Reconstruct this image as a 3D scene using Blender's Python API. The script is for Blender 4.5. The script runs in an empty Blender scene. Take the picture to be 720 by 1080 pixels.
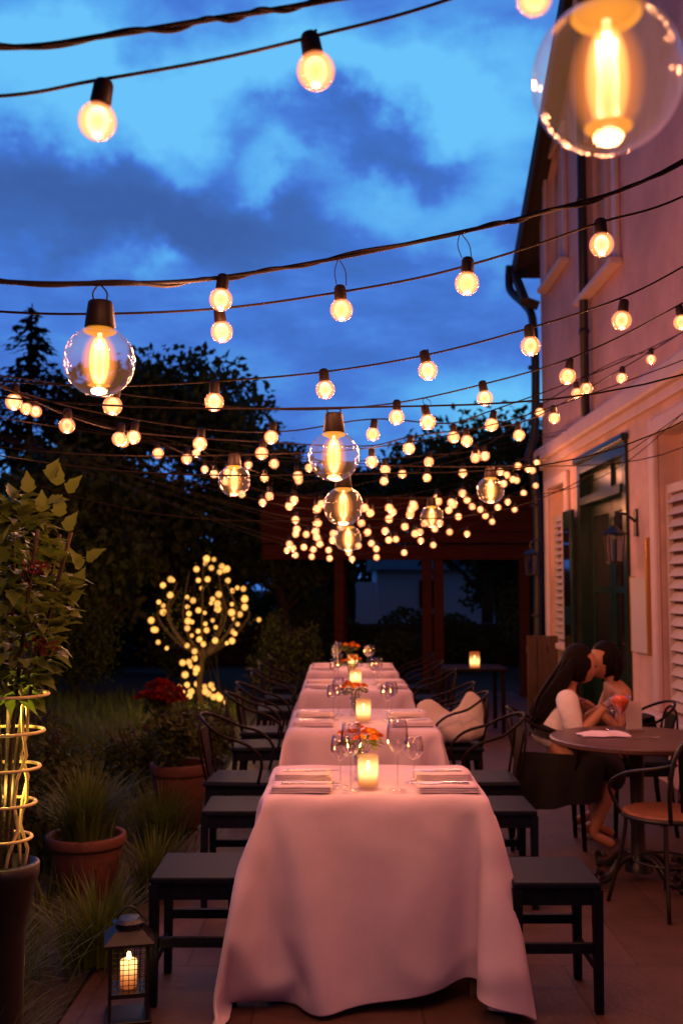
import bpy, math, random
import numpy as np
from mathutils import Vector, Matrix
R=math.radians
random.seed(11); np.random.seed(11)
sc=bpy.context.scene
COL=sc.collection
# ---------------------------------------------------------------- camera
H=1.55
cam=bpy.data.cameras.new('camera'); camo=bpy.data.objects.new('camera',cam); COL.objects.link(camo)
cam.sensor_fit='VERTICAL'; cam.sensor_height=36; cam.sensor_width=24; cam.lens=36
cam.clip_start=.05; cam.clip_end=900
PITCH=math.atan(80/1080); YAW=-math.atan(4/1080)
camo.location=(0,0,H); camo.rotation_euler=(math.pi/2+PITCH,0,YAW)
sc.camera=camo
cam.dof.use_dof=True; cam.dof.focus_distance=2.9; cam.dof.aperture_fstop=4.2
_M=Matrix.Rotation(YAW,3,'Z')@Matrix.Rotation(math.pi/2+PITCH,3,'X')
def ray(px,py): return _M@Vector(((px-360)/1080,(540-py)/1080,-1))
def U(px,py,Y):
    d=ray(px,py); return Vector((0,0,H))+d*(Y/d.y)
# ---------------------------------------------------------------- materials
def mat(name,col,rough=.6,noise=0,scale=20,bump=0,bscale=60,metal=0,spec=.5,col2=None,emit=None,es=0,sheen=0,stretch=None):
    m=bpy.data.materials.new(name); m.use_nodes=True; nt=m.node_tree; b=nt.nodes['Principled BSDF']
    b.inputs['Base Color'].default_value=(*col,1); b.inputs['Roughness'].default_value=rough
    b.inputs['Metallic'].default_value=metal; b.inputs['Specular IOR Level'].default_value=spec
    if sheen: b.inputs['Sheen Weight'].default_value=sheen
    tc=nt.nodes.new('ShaderNodeTexCoord'); src=tc.outputs['Object']
    if stretch:
        mp=nt.nodes.new('ShaderNodeMapping'); mp.inputs['Scale'].default_value=stretch; nt.links.new(src,mp.inputs['Vector']); src=mp.outputs['Vector']
    if noise or col2:
        n=nt.nodes.new('ShaderNodeTexNoise'); n.inputs['Scale'].default_value=scale; n.inputs['Detail'].default_value=5; n.inputs['Roughness'].default_value=.65
        nt.links.new(src,n.inputs['Vector'])
        r=nt.nodes.new('ShaderNodeValToRGB'); c2=col2 or tuple(c*(1-noise) for c in col); c1=col if col2 else tuple(min(1,c*(1+noise*.6)) for c in col)
        r.color_ramp.elements[0].color=(*c2,1); r.color_ramp.elements[1].color=(*c1,1)
        r.color_ramp.elements[0].position=.32; r.color_ramp.elements[1].position=.68
        nt.links.new(n.outputs['Fac'],r.inputs['Fac']); nt.links.new(r.outputs['Color'],b.inputs['Base Color'])
    if bump:
        n2=nt.nodes.new('ShaderNodeTexNoise'); n2.inputs['Scale'].default_value=bscale; n2.inputs['Detail'].default_value=4
        nt.links.new(src,n2.inputs['Vector'])
        bp=nt.nodes.new('ShaderNodeBump'); bp.inputs['Strength'].default_value=bump; bp.inputs['Distance'].default_value=.02
        nt.links.new(n2.outputs['Fac'],bp.inputs['Height']); nt.links.new(bp.outputs['Normal'],b.inputs['Normal'])
    if emit:
        b.inputs['Emission Color'].default_value=(*emit,1); b.inputs['Emission Strength'].default_value=es
    return m
def emat(name,col,s,transp=0,sample='NONE'):
    m=bpy.data.materials.new(name); m.use_nodes=True; nt=m.node_tree; nt.nodes.clear()
    o=nt.nodes.new('ShaderNodeOutputMaterial'); e=nt.nodes.new('ShaderNodeEmission')
    e.inputs['Color'].default_value=(*col,1); e.inputs['Strength'].default_value=s
    if transp:
        t=nt.nodes.new('ShaderNodeBsdfTransparent'); x=nt.nodes.new('ShaderNodeMixShader'); x.inputs[0].default_value=1-transp
        nt.links.new(t.outputs[0],x.inputs[1]); nt.links.new(e.outputs[0],x.inputs[2]); nt.links.new(x.outputs[0],o.inputs[0])
    else: nt.links.new(e.outputs[0],o.inputs[0])
    m.cycles.emission_sampling=sample
    return m
def softglow(name,col,s,p=2.0,alpha=1.0,col2=None):
    # soft glow painted as emission: densest in the middle, thinning to nothing at the rim
    m=bpy.data.materials.new(name); m.use_nodes=True; nt=m.node_tree; nt.nodes.clear()
    o=nt.nodes.new('ShaderNodeOutputMaterial'); e=nt.nodes.new('ShaderNodeEmission'); e.inputs[0].default_value=(*col,1); e.inputs[1].default_value=s
    t=nt.nodes.new('ShaderNodeBsdfTransparent'); f=nt.nodes.new('ShaderNodeLayerWeight'); f.inputs['Blend'].default_value=.5
    sb=nt.nodes.new('ShaderNodeMath'); sb.operation='SUBTRACT'; sb.inputs[0].default_value=1; nt.links.new(f.outputs['Facing'],sb.inputs[1])
    pw=nt.nodes.new('ShaderNodeMath'); pw.operation='POWER'; pw.inputs[1].default_value=p; nt.links.new(sb.outputs[0],pw.inputs[0])
    ml=nt.nodes.new('ShaderNodeMath'); ml.operation='MULTIPLY'; ml.inputs[1].default_value=alpha; nt.links.new(pw.outputs[0],ml.inputs[0])
    x=nt.nodes.new('ShaderNodeMixShader'); nt.links.new(ml.outputs[0],x.inputs[0]); nt.links.new(t.outputs[0],x.inputs[1]); nt.links.new(e.outputs[0],x.inputs[2]); nt.links.new(x.outputs[0],o.inputs[0])
    oi=nt.nodes.new('ShaderNodeObjectInfo'); mr=nt.nodes.new('ShaderNodeMapRange'); mr.inputs['To Min'].default_value=s*.6; mr.inputs['To Max'].default_value=s*1.35; nt.links.new(oi.outputs['Random'],mr.inputs['Value']); nt.links.new(mr.outputs[0],e.inputs[1])
    m.cycles.emission_sampling='NONE'; return m
def glassmat(name,tint=(1,1,1),edge=.75,base=.05,emit=None,es=0,ior=1.45):
    # thin-walled glass: mostly see-through, mirror-like towards its rim
    m=bpy.data.materials.new(name); m.use_nodes=True; nt=m.node_tree; nt.nodes.clear()
    o=nt.nodes.new('ShaderNodeOutputMaterial'); t=nt.nodes.new('ShaderNodeBsdfTransparent'); t.inputs[0].default_value=(*tint,1)
    g=nt.nodes.new('ShaderNodeBsdfGlossy'); g.inputs['Roughness'].default_value=.03
    f=nt.nodes.new('ShaderNodeLayerWeight'); f.inputs['Blend'].default_value=.5
    pw=nt.nodes.new('ShaderNodeMath'); pw.operation='POWER'; pw.inputs[1].default_value=2.2 if base>.06 else 3.2; nt.links.new(f.outputs['Facing'],pw.inputs[0])
    ma=nt.nodes.new('ShaderNodeMath'); ma.operation='MULTIPLY_ADD'; ma.inputs[1].default_value=edge; ma.inputs[2].default_value=base; nt.links.new(pw.outputs[0],ma.inputs[0])
    x=nt.nodes.new('ShaderNodeMixShader'); nt.links.new(ma.outputs[0],x.inputs[0]); nt.links.new(t.outputs[0],x.inputs[1]); nt.links.new(g.outputs[0],x.inputs[2])
    last=x
    if emit:
        e=nt.nodes.new('ShaderNodeEmission'); e.inputs[0].default_value=(*emit,1); e.inputs[1].default_value=es
        a=nt.nodes.new('ShaderNodeAddShader'); nt.links.new(x.outputs[0],a.inputs[0]); nt.links.new(e.outputs[0],a.inputs[1]); last=a
    nt.links.new(last.outputs[0],o.inputs[0]); m.cycles.emission_sampling='NONE'
    return m
def leafmat(name,c1,c2,rough=.5,trans=.25):
    m=mat(name,c1,rough,scale=6,col2=c2,spec=.12); nt=m.node_tree; b=nt.nodes['Principled BSDF']; o=nt.nodes['Material Output']
    tr=nt.nodes.new('ShaderNodeBsdfTranslucent'); tr.inputs[0].default_value=(c1[0],c1[1]*1.1,c1[2]*.6,1)
    x=nt.nodes.new('ShaderNodeMixShader'); x.inputs[0].default_value=trans
    nt.links.new(b.outputs[0],x.inputs[1]); nt.links.new(tr.outputs[0],x.inputs[2]); nt.links.new(x.outputs[0],o.inputs[0])
    return m
M={}
M['cloth']=mat('linen',(.72,.565,.71),.85,noise=.05,scale=9,bump=.12,bscale=240,spec=.2,sheen=.2)
def creases(m):
    nt=m.node_tree; b=nt.nodes['Principled BSDF']; tc=nt.nodes.new('ShaderNodeTexCoord'); old=b.inputs['Normal'].links[0].from_socket
    n=nt.nodes.new('ShaderNodeTexNoise'); n.noise_type='RIDGED_MULTIFRACTAL'; n.inputs['Scale'].default_value=2.6; n.inputs['Detail'].default_value=4; n.inputs['Roughness'].default_value=.5; n.inputs['Distortion'].default_value=.8
    nt.links.new(tc.outputs['Object'],n.inputs['Vector']); bp=nt.nodes.new('ShaderNodeBump'); bp.inputs['Strength'].default_value=.8; bp.inputs['Distance'].default_value=.045
    nt.links.new(n.outputs['Fac'],bp.inputs['Height']); nt.links.new(old,bp.inputs['Normal']); nt.links.new(bp.outputs['Normal'],b.inputs['Normal'])
creases(M['cloth'])
M['napkin']=mat('napkin_linen',(.78,.62,.76),.85,noise=.04,scale=12,bump=.15,bscale=200,spec=.2)
M['navy']=mat('dark_painted_wood',(.007,.009,.020),.5,noise=.35,scale=8,bump=.15,bscale=30,stretch=(3,30,3),spec=.10)
M['black']=mat('black_metal',(.012,.01,.01),.4,noise=.3)
M['bent']=mat('bentwood',(.012,.004,.0035),.5,noise=.4,scale=30,spec=.10)
M['cable']=mat('cable_rubber',(.012,.006,.005),.7,spec=.2)
M['socket']=mat('socket_rubber',(.016,.007,.005),.5,spec=.25,noise=.3,scale=60)
M['glass']=glassmat('bulb_glass',(1,.97,.95),edge=.85,base=.035,emit=(1,.38,.16),es=.06)  # faint amber emission paints the filament's glow into the glass
M['glassS']=glassmat('small_bulb_glass',(1,.9,.82),edge=.6,base=.03,emit=(1,.24,.09),es=.45)  # orange emission paints the bulb's glow into its glass
M['haloS']=softglow('warm_painted_halo',(1,.36,.085),1.9,1.2,.95)  # painted halo that fills the small bulbs
M['coreS']=softglow('filament_light',(1,.78,.44),6,1.3,1)
M['filL']=emat('led_filament',(1,.74,.34),14)
M['haloL']=softglow('amber_painted_halo',(1,.46,.11),5,1.9,.95)  # painted halo around the big bulb's filament rods
M['haloL2']=softglow('amber_painted_halo_outer',(1,.26,.05),1.6,3.0,.7)
M['neck']=softglow('painted_neck_glow',(1,.33,.03),1.5,.4,.95)
M['fairy']=emat('fairy_light_glow',(1,.62,.20),2.6)
M['fairyhalo']=softglow('fairy_light_halo',(1,.40,.07),1.5,1.1,.9)  # painted halo shell around each fairy bulb
M['wine']=glassmat('wine_glass',(.95,.93,.95),edge=1.0,base=.07)
M['flame']=emat('candle_flame',(1,.6,.18),12,sample='AUTO')
M['candleglass']=softglow('candle_glass_painted_glow',(1,.42,.10),1.5,.5,.45)
M['wax']=emat('wax_painted_glow',(1,.50,.15),1.7)
M['steel']=mat('cutlery_steel',(.6,.58,.6),.22,metal=1)
M['flower_o']=leafmat('orange_petals',(.75,.2,.02),(.55,.08,.02),.6,.3)
M['flower_y']=leafmat('yellow_petals',(.8,.42,.04),(.7,.25,.03),.6,.3)
M['flower_r']=leafmat('red_petals',(.22,.008,.008),(.12,.004,.006),.6,.3)
M['flower_d']=leafmat('dull_red_buds',(.14,.02,.015),(.08,.012,.01),.6,.2)
M['rod']=mat('cream_rod',(.75,.62,.25),.5)
M['leaf']=leafmat('shrub_leaf',(.14,.18,.04),(.09,.12,.028),.42,.3)
M['leafdark']=leafmat('tree_leaf',(.085,.098,.026),(.036,.045,.014),.6,.2)
M['needle']=leafmat('spruce_needles',(.012,.022,.018),(.007,.012,.010),.7,.1)
M['hedge']=leafmat('hedge_leaf',(.080,.095,.026),(.038,.046,.014),.6,.2)
M['grassb']=leafmat('grass_blade',(.12,.15,.032),(.06,.08,.018),.45,.3)
M['bark']=mat('bark',(.045,.026,.016),.9,noise=.4,bump=.5,bscale=40)
M['terracotta']=mat('terracotta',(.13,.04,.024),.75,noise=.25,scale=14,bump=.1)
M['soil']=mat('soil',(.03,.02,.014),.95,noise=.4,bump=.5)
M['plaster']=mat('pink_plaster',(.74,.42,.40),.85,noise=.26,scale=1.1,bump=.12,bscale=90)
M['plasterL']=mat('lower_plaster',(.76,.48,.42),.85,noise=.28,scale=1.4,bump=.12,bscale=90)
M['trim']=mat('painted_trim',(.76,.54,.53),.6,noise=.08,scale=6,bump=.05)
M['shutter']=mat('louvre_paint',(.70,.55,.52),.55,noise=.08,scale=7)
M['green']=mat('dark_green_paint',(.008,.028,.016),.28,noise=.3,scale=5,spec=.4)
M['pane']=mat('window_pane',(.01,.008,.01),.06,spec=.8)
M['pipe']=mat('downpipe_zinc',(.04,.035,.04),.45,metal=.3,noise=.2)
M['roof']=mat('roof_board',(.05,.028,.02),.8,noise=.3)
M['rust']=mat('red_brown_timber',(.06,.013,.008),.9,spec=.1,noise=.35,scale=5,stretch=(1,1,8),bump=.2)
M['brownwood']=mat('weathered_brown_wood',(.10,.048,.030),.75,noise=.35,scale=4,stretch=(8,8,1),bump=.2)
M['tabletop']=mat('brown_table_wood',(.10,.045,.03),.35,noise=.35,scale=5,stretch=(1,8,1),bump=.05)
M['skin']=mat('skin',(.46,.20,.12),.5,noise=.05)
M['hair']=mat('dark_hair',(.008,.004,.003),.6,spec=.12,noise=.5,scale=6,stretch=(40,40,3),bump=.5,bscale=8)
M['blouse']=mat('pale_blouse',(.80,.70,.74),.85,noise=.06,bump=.9,bscale=14)
M['blackcloth']=mat('black_fabric',(.008,.006,.007),.9,bump=.2,bscale=20)
M['dress']=mat('dark_red_fabric',(.03,.008,.008),.9)
M['paper']=mat('menu_paper',(.6,.5,.48),.7)
M['brass']=mat('brass_and_reflection',(.6,.3,.08),.35,metal=.8)
M['housewall']=mat('pale_render',(.78,.80,.84),.8,noise=.08)
M['slate']=mat('slate_roof',(.05,.05,.06),.7,noise=.2)
M['bag']=mat('white_cotton',(.7,.58,.54),.9,bump=.3,bscale=30)
M['wicker']=mat('woven_seat',(.28,.10,.05),.6,noise=.3,scale=60)
M['redwine']=glassmat('spritz_drink',(.9,.3,.1),emit=(1,.12,.01),es=.12)
M['drink']=mat('orange_slush',(.85,.13,.03),.4,emit=(1,.1,.01),es=.0)
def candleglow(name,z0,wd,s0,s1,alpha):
    # candlelight painted into wax and glass as emission: brightest beside the flame, falling off up and down
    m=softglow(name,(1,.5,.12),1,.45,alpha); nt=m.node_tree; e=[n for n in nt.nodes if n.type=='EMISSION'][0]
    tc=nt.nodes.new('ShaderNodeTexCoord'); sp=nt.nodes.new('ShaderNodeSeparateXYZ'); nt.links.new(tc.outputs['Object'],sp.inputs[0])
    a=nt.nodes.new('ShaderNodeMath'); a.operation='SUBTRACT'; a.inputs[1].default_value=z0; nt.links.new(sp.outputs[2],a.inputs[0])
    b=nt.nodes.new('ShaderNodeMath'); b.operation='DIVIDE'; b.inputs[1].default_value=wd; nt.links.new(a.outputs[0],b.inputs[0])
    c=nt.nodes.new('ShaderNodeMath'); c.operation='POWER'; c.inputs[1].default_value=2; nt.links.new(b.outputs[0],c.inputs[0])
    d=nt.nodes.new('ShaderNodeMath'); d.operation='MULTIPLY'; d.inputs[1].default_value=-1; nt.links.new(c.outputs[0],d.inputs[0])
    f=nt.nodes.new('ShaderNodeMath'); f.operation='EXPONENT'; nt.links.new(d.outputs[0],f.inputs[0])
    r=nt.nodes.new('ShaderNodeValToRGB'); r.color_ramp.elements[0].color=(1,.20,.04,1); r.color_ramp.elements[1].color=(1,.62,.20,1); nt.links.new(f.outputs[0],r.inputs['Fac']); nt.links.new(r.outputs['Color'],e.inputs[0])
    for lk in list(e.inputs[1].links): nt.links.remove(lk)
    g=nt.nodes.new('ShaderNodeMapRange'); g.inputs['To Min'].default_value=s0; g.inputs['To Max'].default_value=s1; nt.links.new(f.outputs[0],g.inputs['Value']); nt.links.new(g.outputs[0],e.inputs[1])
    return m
M['candleglass']=candleglow('candle_glass_painted_glow',.075,.045,.35,2.2,.55)
M['wax']=candleglow('wax_painted_glow',.06,.035,.7,3.5,1)
M['wax2']=candleglow('lantern_wax_painted_glow',.20,.05,.35,2.6,1)
# ---------------------------------------------------------------- mesh builder
class MB:
    def __init__(s): s.v=[]; s.f=[]; s.mi=[]
    def add(s,vs,fs,mi=0):
        o=len(s.v); s.v+= [tuple(v) for v in vs]; s.f+=[tuple(i+o for i in f) for f in fs]; s.mi+=[mi]*len(fs); return s
    def box(s,x0,x1,y0,y1,z0,z1,mi=0,bev=0):
        if not bev:
            vs=[(x,y,z) for z in (z0,z1) for y in (y0,y1) for x in (x0,x1)]
            return s.add(vs,[(0,2,3,1),(4,5,7,6),(0,1,5,4),(2,6,7,3),(0,4,6,2),(1,3,7,5)],mi)
        b=min(bev,(x1-x0)*.45,(y1-y0)*.45,(z1-z0)*.45)
        def ring(i,z): 
            X0,X1,Y0,Y1=x0+i,x1-i,y0+i,y1-i
            return [(X0+b,Y0,z),(X1-b,Y0,z),(X1,Y0+b,z),(X1,Y1-b,z),(X1-b,Y1,z),(X0+b,Y1,z),(X0,Y1-b,z),(X0,Y0+b,z)]
        rs=[ring(b*.7,z0),ring(0,z0+b),ring(0,z1-b),ring(b*.7,z1)]
        vs=sum(rs,[]); fs=[tuple(reversed(range(8))),tuple(range(24,32))]
        for k in range(3):
            for i in range(8): fs.append((k*8+i,k*8+(i+1)%8,k*8+8+(i+1)%8,k*8+8+i))
        return s.add(vs,fs,mi)
    def beam(s,a,b,w,d,mi=0):
        a=Vector(a);b=Vector(b);t=(b-a).normalized(); up=Vector((0,0,1)) if abs(t.z)<.9 else Vector((0,1,0))
        n=t.cross(up).normalized()*w/2; m=t.cross(n).normalized()*d/2
        vs=[p+n*i+m*j for p in (a,b) for i,j in ((-1,-1),(1,-1),(1,1),(-1,1))]
        return s.add(vs,[(3,2,1,0),(4,5,6,7),(0,1,5,4),(1,2,6,5),(2,3,7,6),(3,0,4,7)],mi)
    def tube(s,pts,r,n=8,mi=0,closed=False,cap=True):
        pts=[Vector(p) for p in pts]; N=len(pts); rs=r if isinstance(r,(list,tuple)) else [r]*N
        vs=[];fs=[]; prev=None
        for i,p in enumerate(pts):
            if closed: t=pts[(i+1)%N]-pts[i-1]
            else: t=pts[min(i+1,N-1)]-pts[max(i-1,0)]
            if t.length<1e-9: t=Vector((0,0,1))
            t.normalize()
            if prev is None:
                a=Vector((0,0,1)) if abs(t.z)<.9 else Vector((1,0,0)); u=t.cross(a).normalized()
            else:
                u=prev-t*prev.dot(t); u=u.normalized() if u.length>1e-6 else prev
            prev=u; w=t.cross(u)
            for k in range(n):
                a=2*math.pi*k/n; vs.append(p+(u*math.cos(a)+w*math.sin(a))*rs[i])
        for i in range(N if closed else N-1):
            j=(i+1)%N
            for k in range(n): fs.append((i*n+k,i*n+(k+1)%n,j*n+(k+1)%n,j*n+k))
        if cap and not closed: fs.append(tuple(reversed(range(n)))); fs.append(tuple(range((N-1)*n,N*n)))
        return s.add(vs,fs,mi)
    def lathe(s,prof,n=24,c=(0,0,0),mi=0,sq=1):
        vs=[];fs=[];P=len(prof)
        for (r,z) in prof:
            for k in range(n):
                a=2*math.pi*k/n; vs.append((c[0]+r*math.cos(a),c[1]+r*math.sin(a)*sq,c[2]+z))
        for i in range(P-1):
            for k in range(n): fs.append((i*n+k,i*n+(k+1)%n,(i+1)*n+(k+1)%n,(i+1)*n+k))
        return s.add(vs,fs,mi)
    def sphere(s,c,r,n=16,m=10,mi=0,sc_=(1,1,1)):
        prof=[(max(1e-4,math.sin(math.pi*i/m)),-math.cos(math.pi*i/m)) for i in range(m+1)]
        vs=[];fs=[]
        for (q,z) in prof:
            for k in range(n):
                a=2*math.pi*k/n; vs.append((c[0]+r*q*math.cos(a)*sc_[0],c[1]+r*q*math.sin(a)*sc_[1],c[2]+r*z*sc_[2]))
        for i in range(m):
            for k in range(n): fs.append((i*n+k,i*n+(k+1)%n,(i+1)*n+(k+1)%n,(i+1)*n+k))
        return s.add(vs,fs,mi)
    def rot(s,a,axis='Z',c=(0,0,0)):
        m=Matrix.Rotation(a,3,axis); c=Vector(c); s.v=[tuple(m@(Vector(v)-c)+c) for v in s.v]; return s
    def shift(s,d): s.v=[(v[0]+d[0],v[1]+d[1],v[2]+d[2]) for v in s.v]; return s
    def build(s,name,mats,parent=None,smooth=False,loc=None,**p):
        me=bpy.data.meshes.new(name); me.from_pydata(s.v,[],s.f)
        for m in (mats if isinstance(mats,(list,tuple)) else [mats]): me.materials.append(M[m] if isinstance(m,str) else m)
        if any(s.mi): me.polygons.foreach_set('material_index',s.mi)
        if smooth: me.polygons.foreach_set('use_smooth',[True]*len(s.f))
        me.update(); return link(name,me,parent,loc,**p)
def link(name,data,parent=None,loc=None,**p):
    o=bpy.data.objects.new(name,data); COL.objects.link(o)
    if parent: o.parent=parent
    if loc is not None: o.location=loc
    tag(o,**p); return o
def tag(o,label=None,cat=None,group=None,kind=None):
    if label: o['label']=label
    if cat: o['category']=cat
    if group: o['group']=group
    if kind: o['kind']=kind
    return o
def thing(name,label,cat,loc=(0,0,0),rz=0,group=None):
    o=link(name,None,None,loc,label=label,cat=cat,group=group); o.rotation_euler=(0,0,rz); return o
def dup(root,loc,rz=None,label=None,group=None):
    def cp(o,par):
        c=o.copy(); COL.objects.link(c); c.parent=par
        for ch in [x for x in o.children]: cp(ch,c)
        return c
    c=cp(root,None); c.location=loc
    if rz is not None: c.rotation_euler=(0,0,rz)
    if label: c['label']=label
    if group: c['group']=group
    return c
def lamp(parent,loc,e,col=(1,.34,.15),r=.025,name='lamp_glow'):
    l=bpy.data.lights.new(name,'POINT'); l.energy=e; l.color=col; l.shadow_soft_size=r
    o=bpy.data.objects.new(name,l); COL.objects.link(o); o.location=loc
    if parent: o.parent=parent
    return o
def cards(name,C,D,N,L,W,mats,parent=None,mi=None,bend=.25,**p):
    """leaf shaped faces: C centres, D long axis, N face normals (n,3), L length, W width (n,)"""
    n=len(C); D=D/np.linalg.norm(D,axis=1,keepdims=True); S=np.cross(D,N); S/=np.maximum(1e-6,np.linalg.norm(S,axis=1,keepdims=True))
    Nn=np.cross(S,D); L=L[:,None];W=W[:,None]
    a=C-D*L*.5; b=C+S*W*.5+Nn*W*bend*.5; c=C+D*L*.5-Nn*L*.12; d=C-S*W*.5+Nn*W*bend*.5; e=C+D*L*.12
    V=np.stack([a,b,c,d,e],1).reshape(-1,3)
    idx=np.arange(n)[:,None]*5
    F=np.concatenate([idx+np.array([0,1,4]),idx+np.array([1,2,4]),idx+np.array([2,3,4]),idx+np.array([3,0,4])],1).reshape(-1)
    me=bpy.data.meshes.new(name); me.vertices.add(len(V)); me.vertices.foreach_set('co',V.astype(np.float32).ravel())
    me.loops.add(len(F)); me.loops.foreach_set('vertex_index',F.astype(np.int32)); nf=len(F)//3
    me.polygons.add(nf); me.polygons.foreach_set('loop_start',np.arange(nf,dtype=np.int32)*3)
    for m in (mats if isinstance(mats,(list,tuple)) else [mats]): me.materials.append(M[m])
    if mi is not None: me.polygons.foreach_set('material_index',np.repeat(mi,4).astype(np.int32))
    me.update(calc_edges=True); return link(name,me,parent,**p)
def rnd(n): 
    v=np.random.normal(size=(n,3)); return v/np.linalg.norm(v,axis=1,keepdims=True)
def ribbons(name,base,dirs,L,W,mats,parent=None,seg=5,droop=1.0,**p):
    """arching grass blades"""
    n=len(base); V=[];F=[]
    up=np.array([0,0,1.0])
    side=np.stack([-dirs[:,1],dirs[:,0],np.zeros(n)],1)
    allv=np.zeros((n,(seg+1)*2,3))
    tt=np.linspace(0,1,seg+1)
    lean=np.random.uniform(.15,1.0,n)*droop
    for k,t in enumerate(tt):
        out=lean*(t**1.6)*L*.85; hgt=L*(t-.42*lean*t**2.4)
        c=base+dirs*out[:,None]+up*hgt[:,None]
        w=(W*(1-t**1.5)*.5+.0004)[:,None]
        allv[:,2*k]=c-side*w; allv[:,2*k+1]=c+side*w
    V=allv.reshape(-1,3); q=[]
    for k in range(seg): q+= [2*k,2*k+1,2*k+3,2*k+2]
    F=(np.arange(n)[:,None]*((seg+1)*2)+np.array(q)[None]).reshape(-1)
    me=bpy.data.meshes.new(name); me.vertices.add(len(V)); me.vertices.foreach_set('co',V.astype(np.float32).ravel())
    me.loops.add(len(F)); me.loops.foreach_set('vertex_index',F.astype(np.int32)); nf=len(F)//4
    me.polygons.add(nf); me.polygons.foreach_set('loop_start',np.arange(nf,dtype=np.int32)*4)
    me.materials.append(M[mats]); me.update(calc_edges=True); return link(name,me,parent,**p)
def catmull(P,k=6):
    """centripetal spline through the points, k steps a span"""
    P=[Vector(p) for p in P]; out=[]
    Q=[P[0]*2-P[1]]+P+[P[-1]*2-P[-2]]
    for i in range(1,len(Q)-2):
        a,b,c,d=Q[i-1:i+3]
        t0=0; t1=t0+max(1e-5,(b-a).length)**.5; t2=t1+max(1e-5,(c-b).length)**.5; t3=t2+max(1e-5,(d-c).length)**.5
        for j in range(k):
            t=t1+(t2-t1)*j/k
            A1=a*((t1-t)/(t1-t0))+b*((t-t0)/(t1-t0)); A2=b*((t2-t)/(t2-t1))+c*((t-t1)/(t2-t1)); A3=c*((t3-t)/(t3-t2))+d*((t-t2)/(t3-t2))
            B1=A1*((t2-t)/(t2-t0))+A2*((t-t0)/(t2-t0)); B2=A2*((t3-t)/(t3-t1))+A3*((t-t1)/(t3-t1))
            out.append(B1*((t2-t)/(t2-t1))+B2*((t-t1)/(t2-t1)))
    out.append(P[-1]); return out
# ---------------------------------------------------------------- setting: ground
def groundmat():
    m=bpy.data.materials.new('terracotta_pavers'); m.use_nodes=True; nt=m.node_tree; b=nt.nodes['Principled BSDF']
    tc=nt.nodes.new('ShaderNodeTexCoord'); mp=nt.nodes.new('ShaderNodeMapping'); nt.links.new(tc.outputs['Object'],mp.inputs['Vector'])
    br=nt.nodes.new('ShaderNodeTexBrick'); br.offset=.5; br.inputs['Scale'].default_value=1; br.inputs['Brick Width'].default_value=.62; br.inputs['Row Height'].default_value=.62
    br.inputs['Mortar Size'].default_value=.006; br.inputs['Mortar Smooth'].default_value=.3; br.inputs['Bias'].default_value=0
    br.inputs['Color1'].default_value=(.09,.040,.030,1); br.inputs['Color2'].default_value=(.108,.05,.037,1); br.inputs['Mortar'].default_value=(.06,.028,.022,1)
    nt.links.new(mp.outputs['Vector'],br.inputs['Vector'])
    n=nt.nodes.new('ShaderNodeTexNoise'); n.inputs['Scale'].default_value=3.5; n.inputs['Detail'].default_value=8; n.inputs['Roughness'].default_value=.7; nt.links.new(tc.outputs['Object'],n.inputs['Vector'])
    mx=nt.nodes.new('ShaderNodeMixRGB'); mx.blend_type='MULTIPLY'; mx.inputs[0].default_value=.8
    r=nt.nodes.new('ShaderNodeValToRGB'); r.color_ramp.elements[0].color=(.55,.5,.48,1); r.color_ramp.elements[0].position=.35; r.color_ramp.elements[1].color=(1.1,1.1,1.1,1); r.color_ramp.elements[1].position=.65
    nt.links.new(n.outputs['Fac'],r.inputs['Fac']); nt.links.new(br.outputs['Color'],mx.inputs[1]); nt.links.new(r.outputs['Color'],mx.inputs[2]); nt.links.new(mx.outputs[0],b.inputs['Base Color'])
    b.inputs['Roughness'].default_value=.6
    bp=nt.nodes.new('ShaderNodeBump'); bp.inputs['Strength'].default_value=.5; bp.inputs['Distance'].default_value=.01
    ma=nt.nodes.new('ShaderNodeMath'); ma.operation='MULTIPLY_ADD'; ma.inputs[1].default_value=-1.0
    n3=nt.nodes.new('ShaderNodeTexNoise'); n3.inputs['Scale'].default_value=30; n3.inputs['Detail'].default_value=6; nt.links.new(tc.outputs['Object'],n3.inputs['Vector'])
    nt.links.new(br.outputs['Fac'],ma.inputs[0]); nt.links.new(n3.outputs['Fac'],ma.inputs[2]); nt.links.new(ma.outputs[0],bp.inputs['Height']); nt.links.new(bp.outputs['Normal'],b.inputs['Normal'])
    return m
M['pavers']=groundmat()
MB().add([(-400,-60,-.02),(400,-60,-.02),(400,700,-.02),(-400,700,-.02)],[(0,1,2,3)]).build('ground',mat('lawn_soil',(.03,.035,.016),.95,noise=.4,scale=3),kind='structure')
MB().add([(-1.1,-2,0),(2.62,-2,0),(2.62,15.5,0),(-.95,15.5,0),(-.95,6,0)],[(0,1,2,3,4)]).build('terrace',M['pavers'],kind='structure')
b=MB(); NX,NY=24,60
vs=[(-7+(6.0)*i/NX,-1+16*j/NY,(.05+.05*math.sin(i*1.7)*math.cos(j*.9)+random.uniform(-.02,.02)) if i<NX-1 else (.03 if i<NX else .004)) for j in range(NY+1) for i in range(NX+1)]
b.add(vs,[(j*(NX+1)+i,j*(NX+1)+i+1,(j+1)*(NX+1)+i+1,(j+1)*(NX+1)+i) for j in range(NY) for i in range(NX)]).build('planting_bed','soil',smooth=True,kind='structure')
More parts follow.
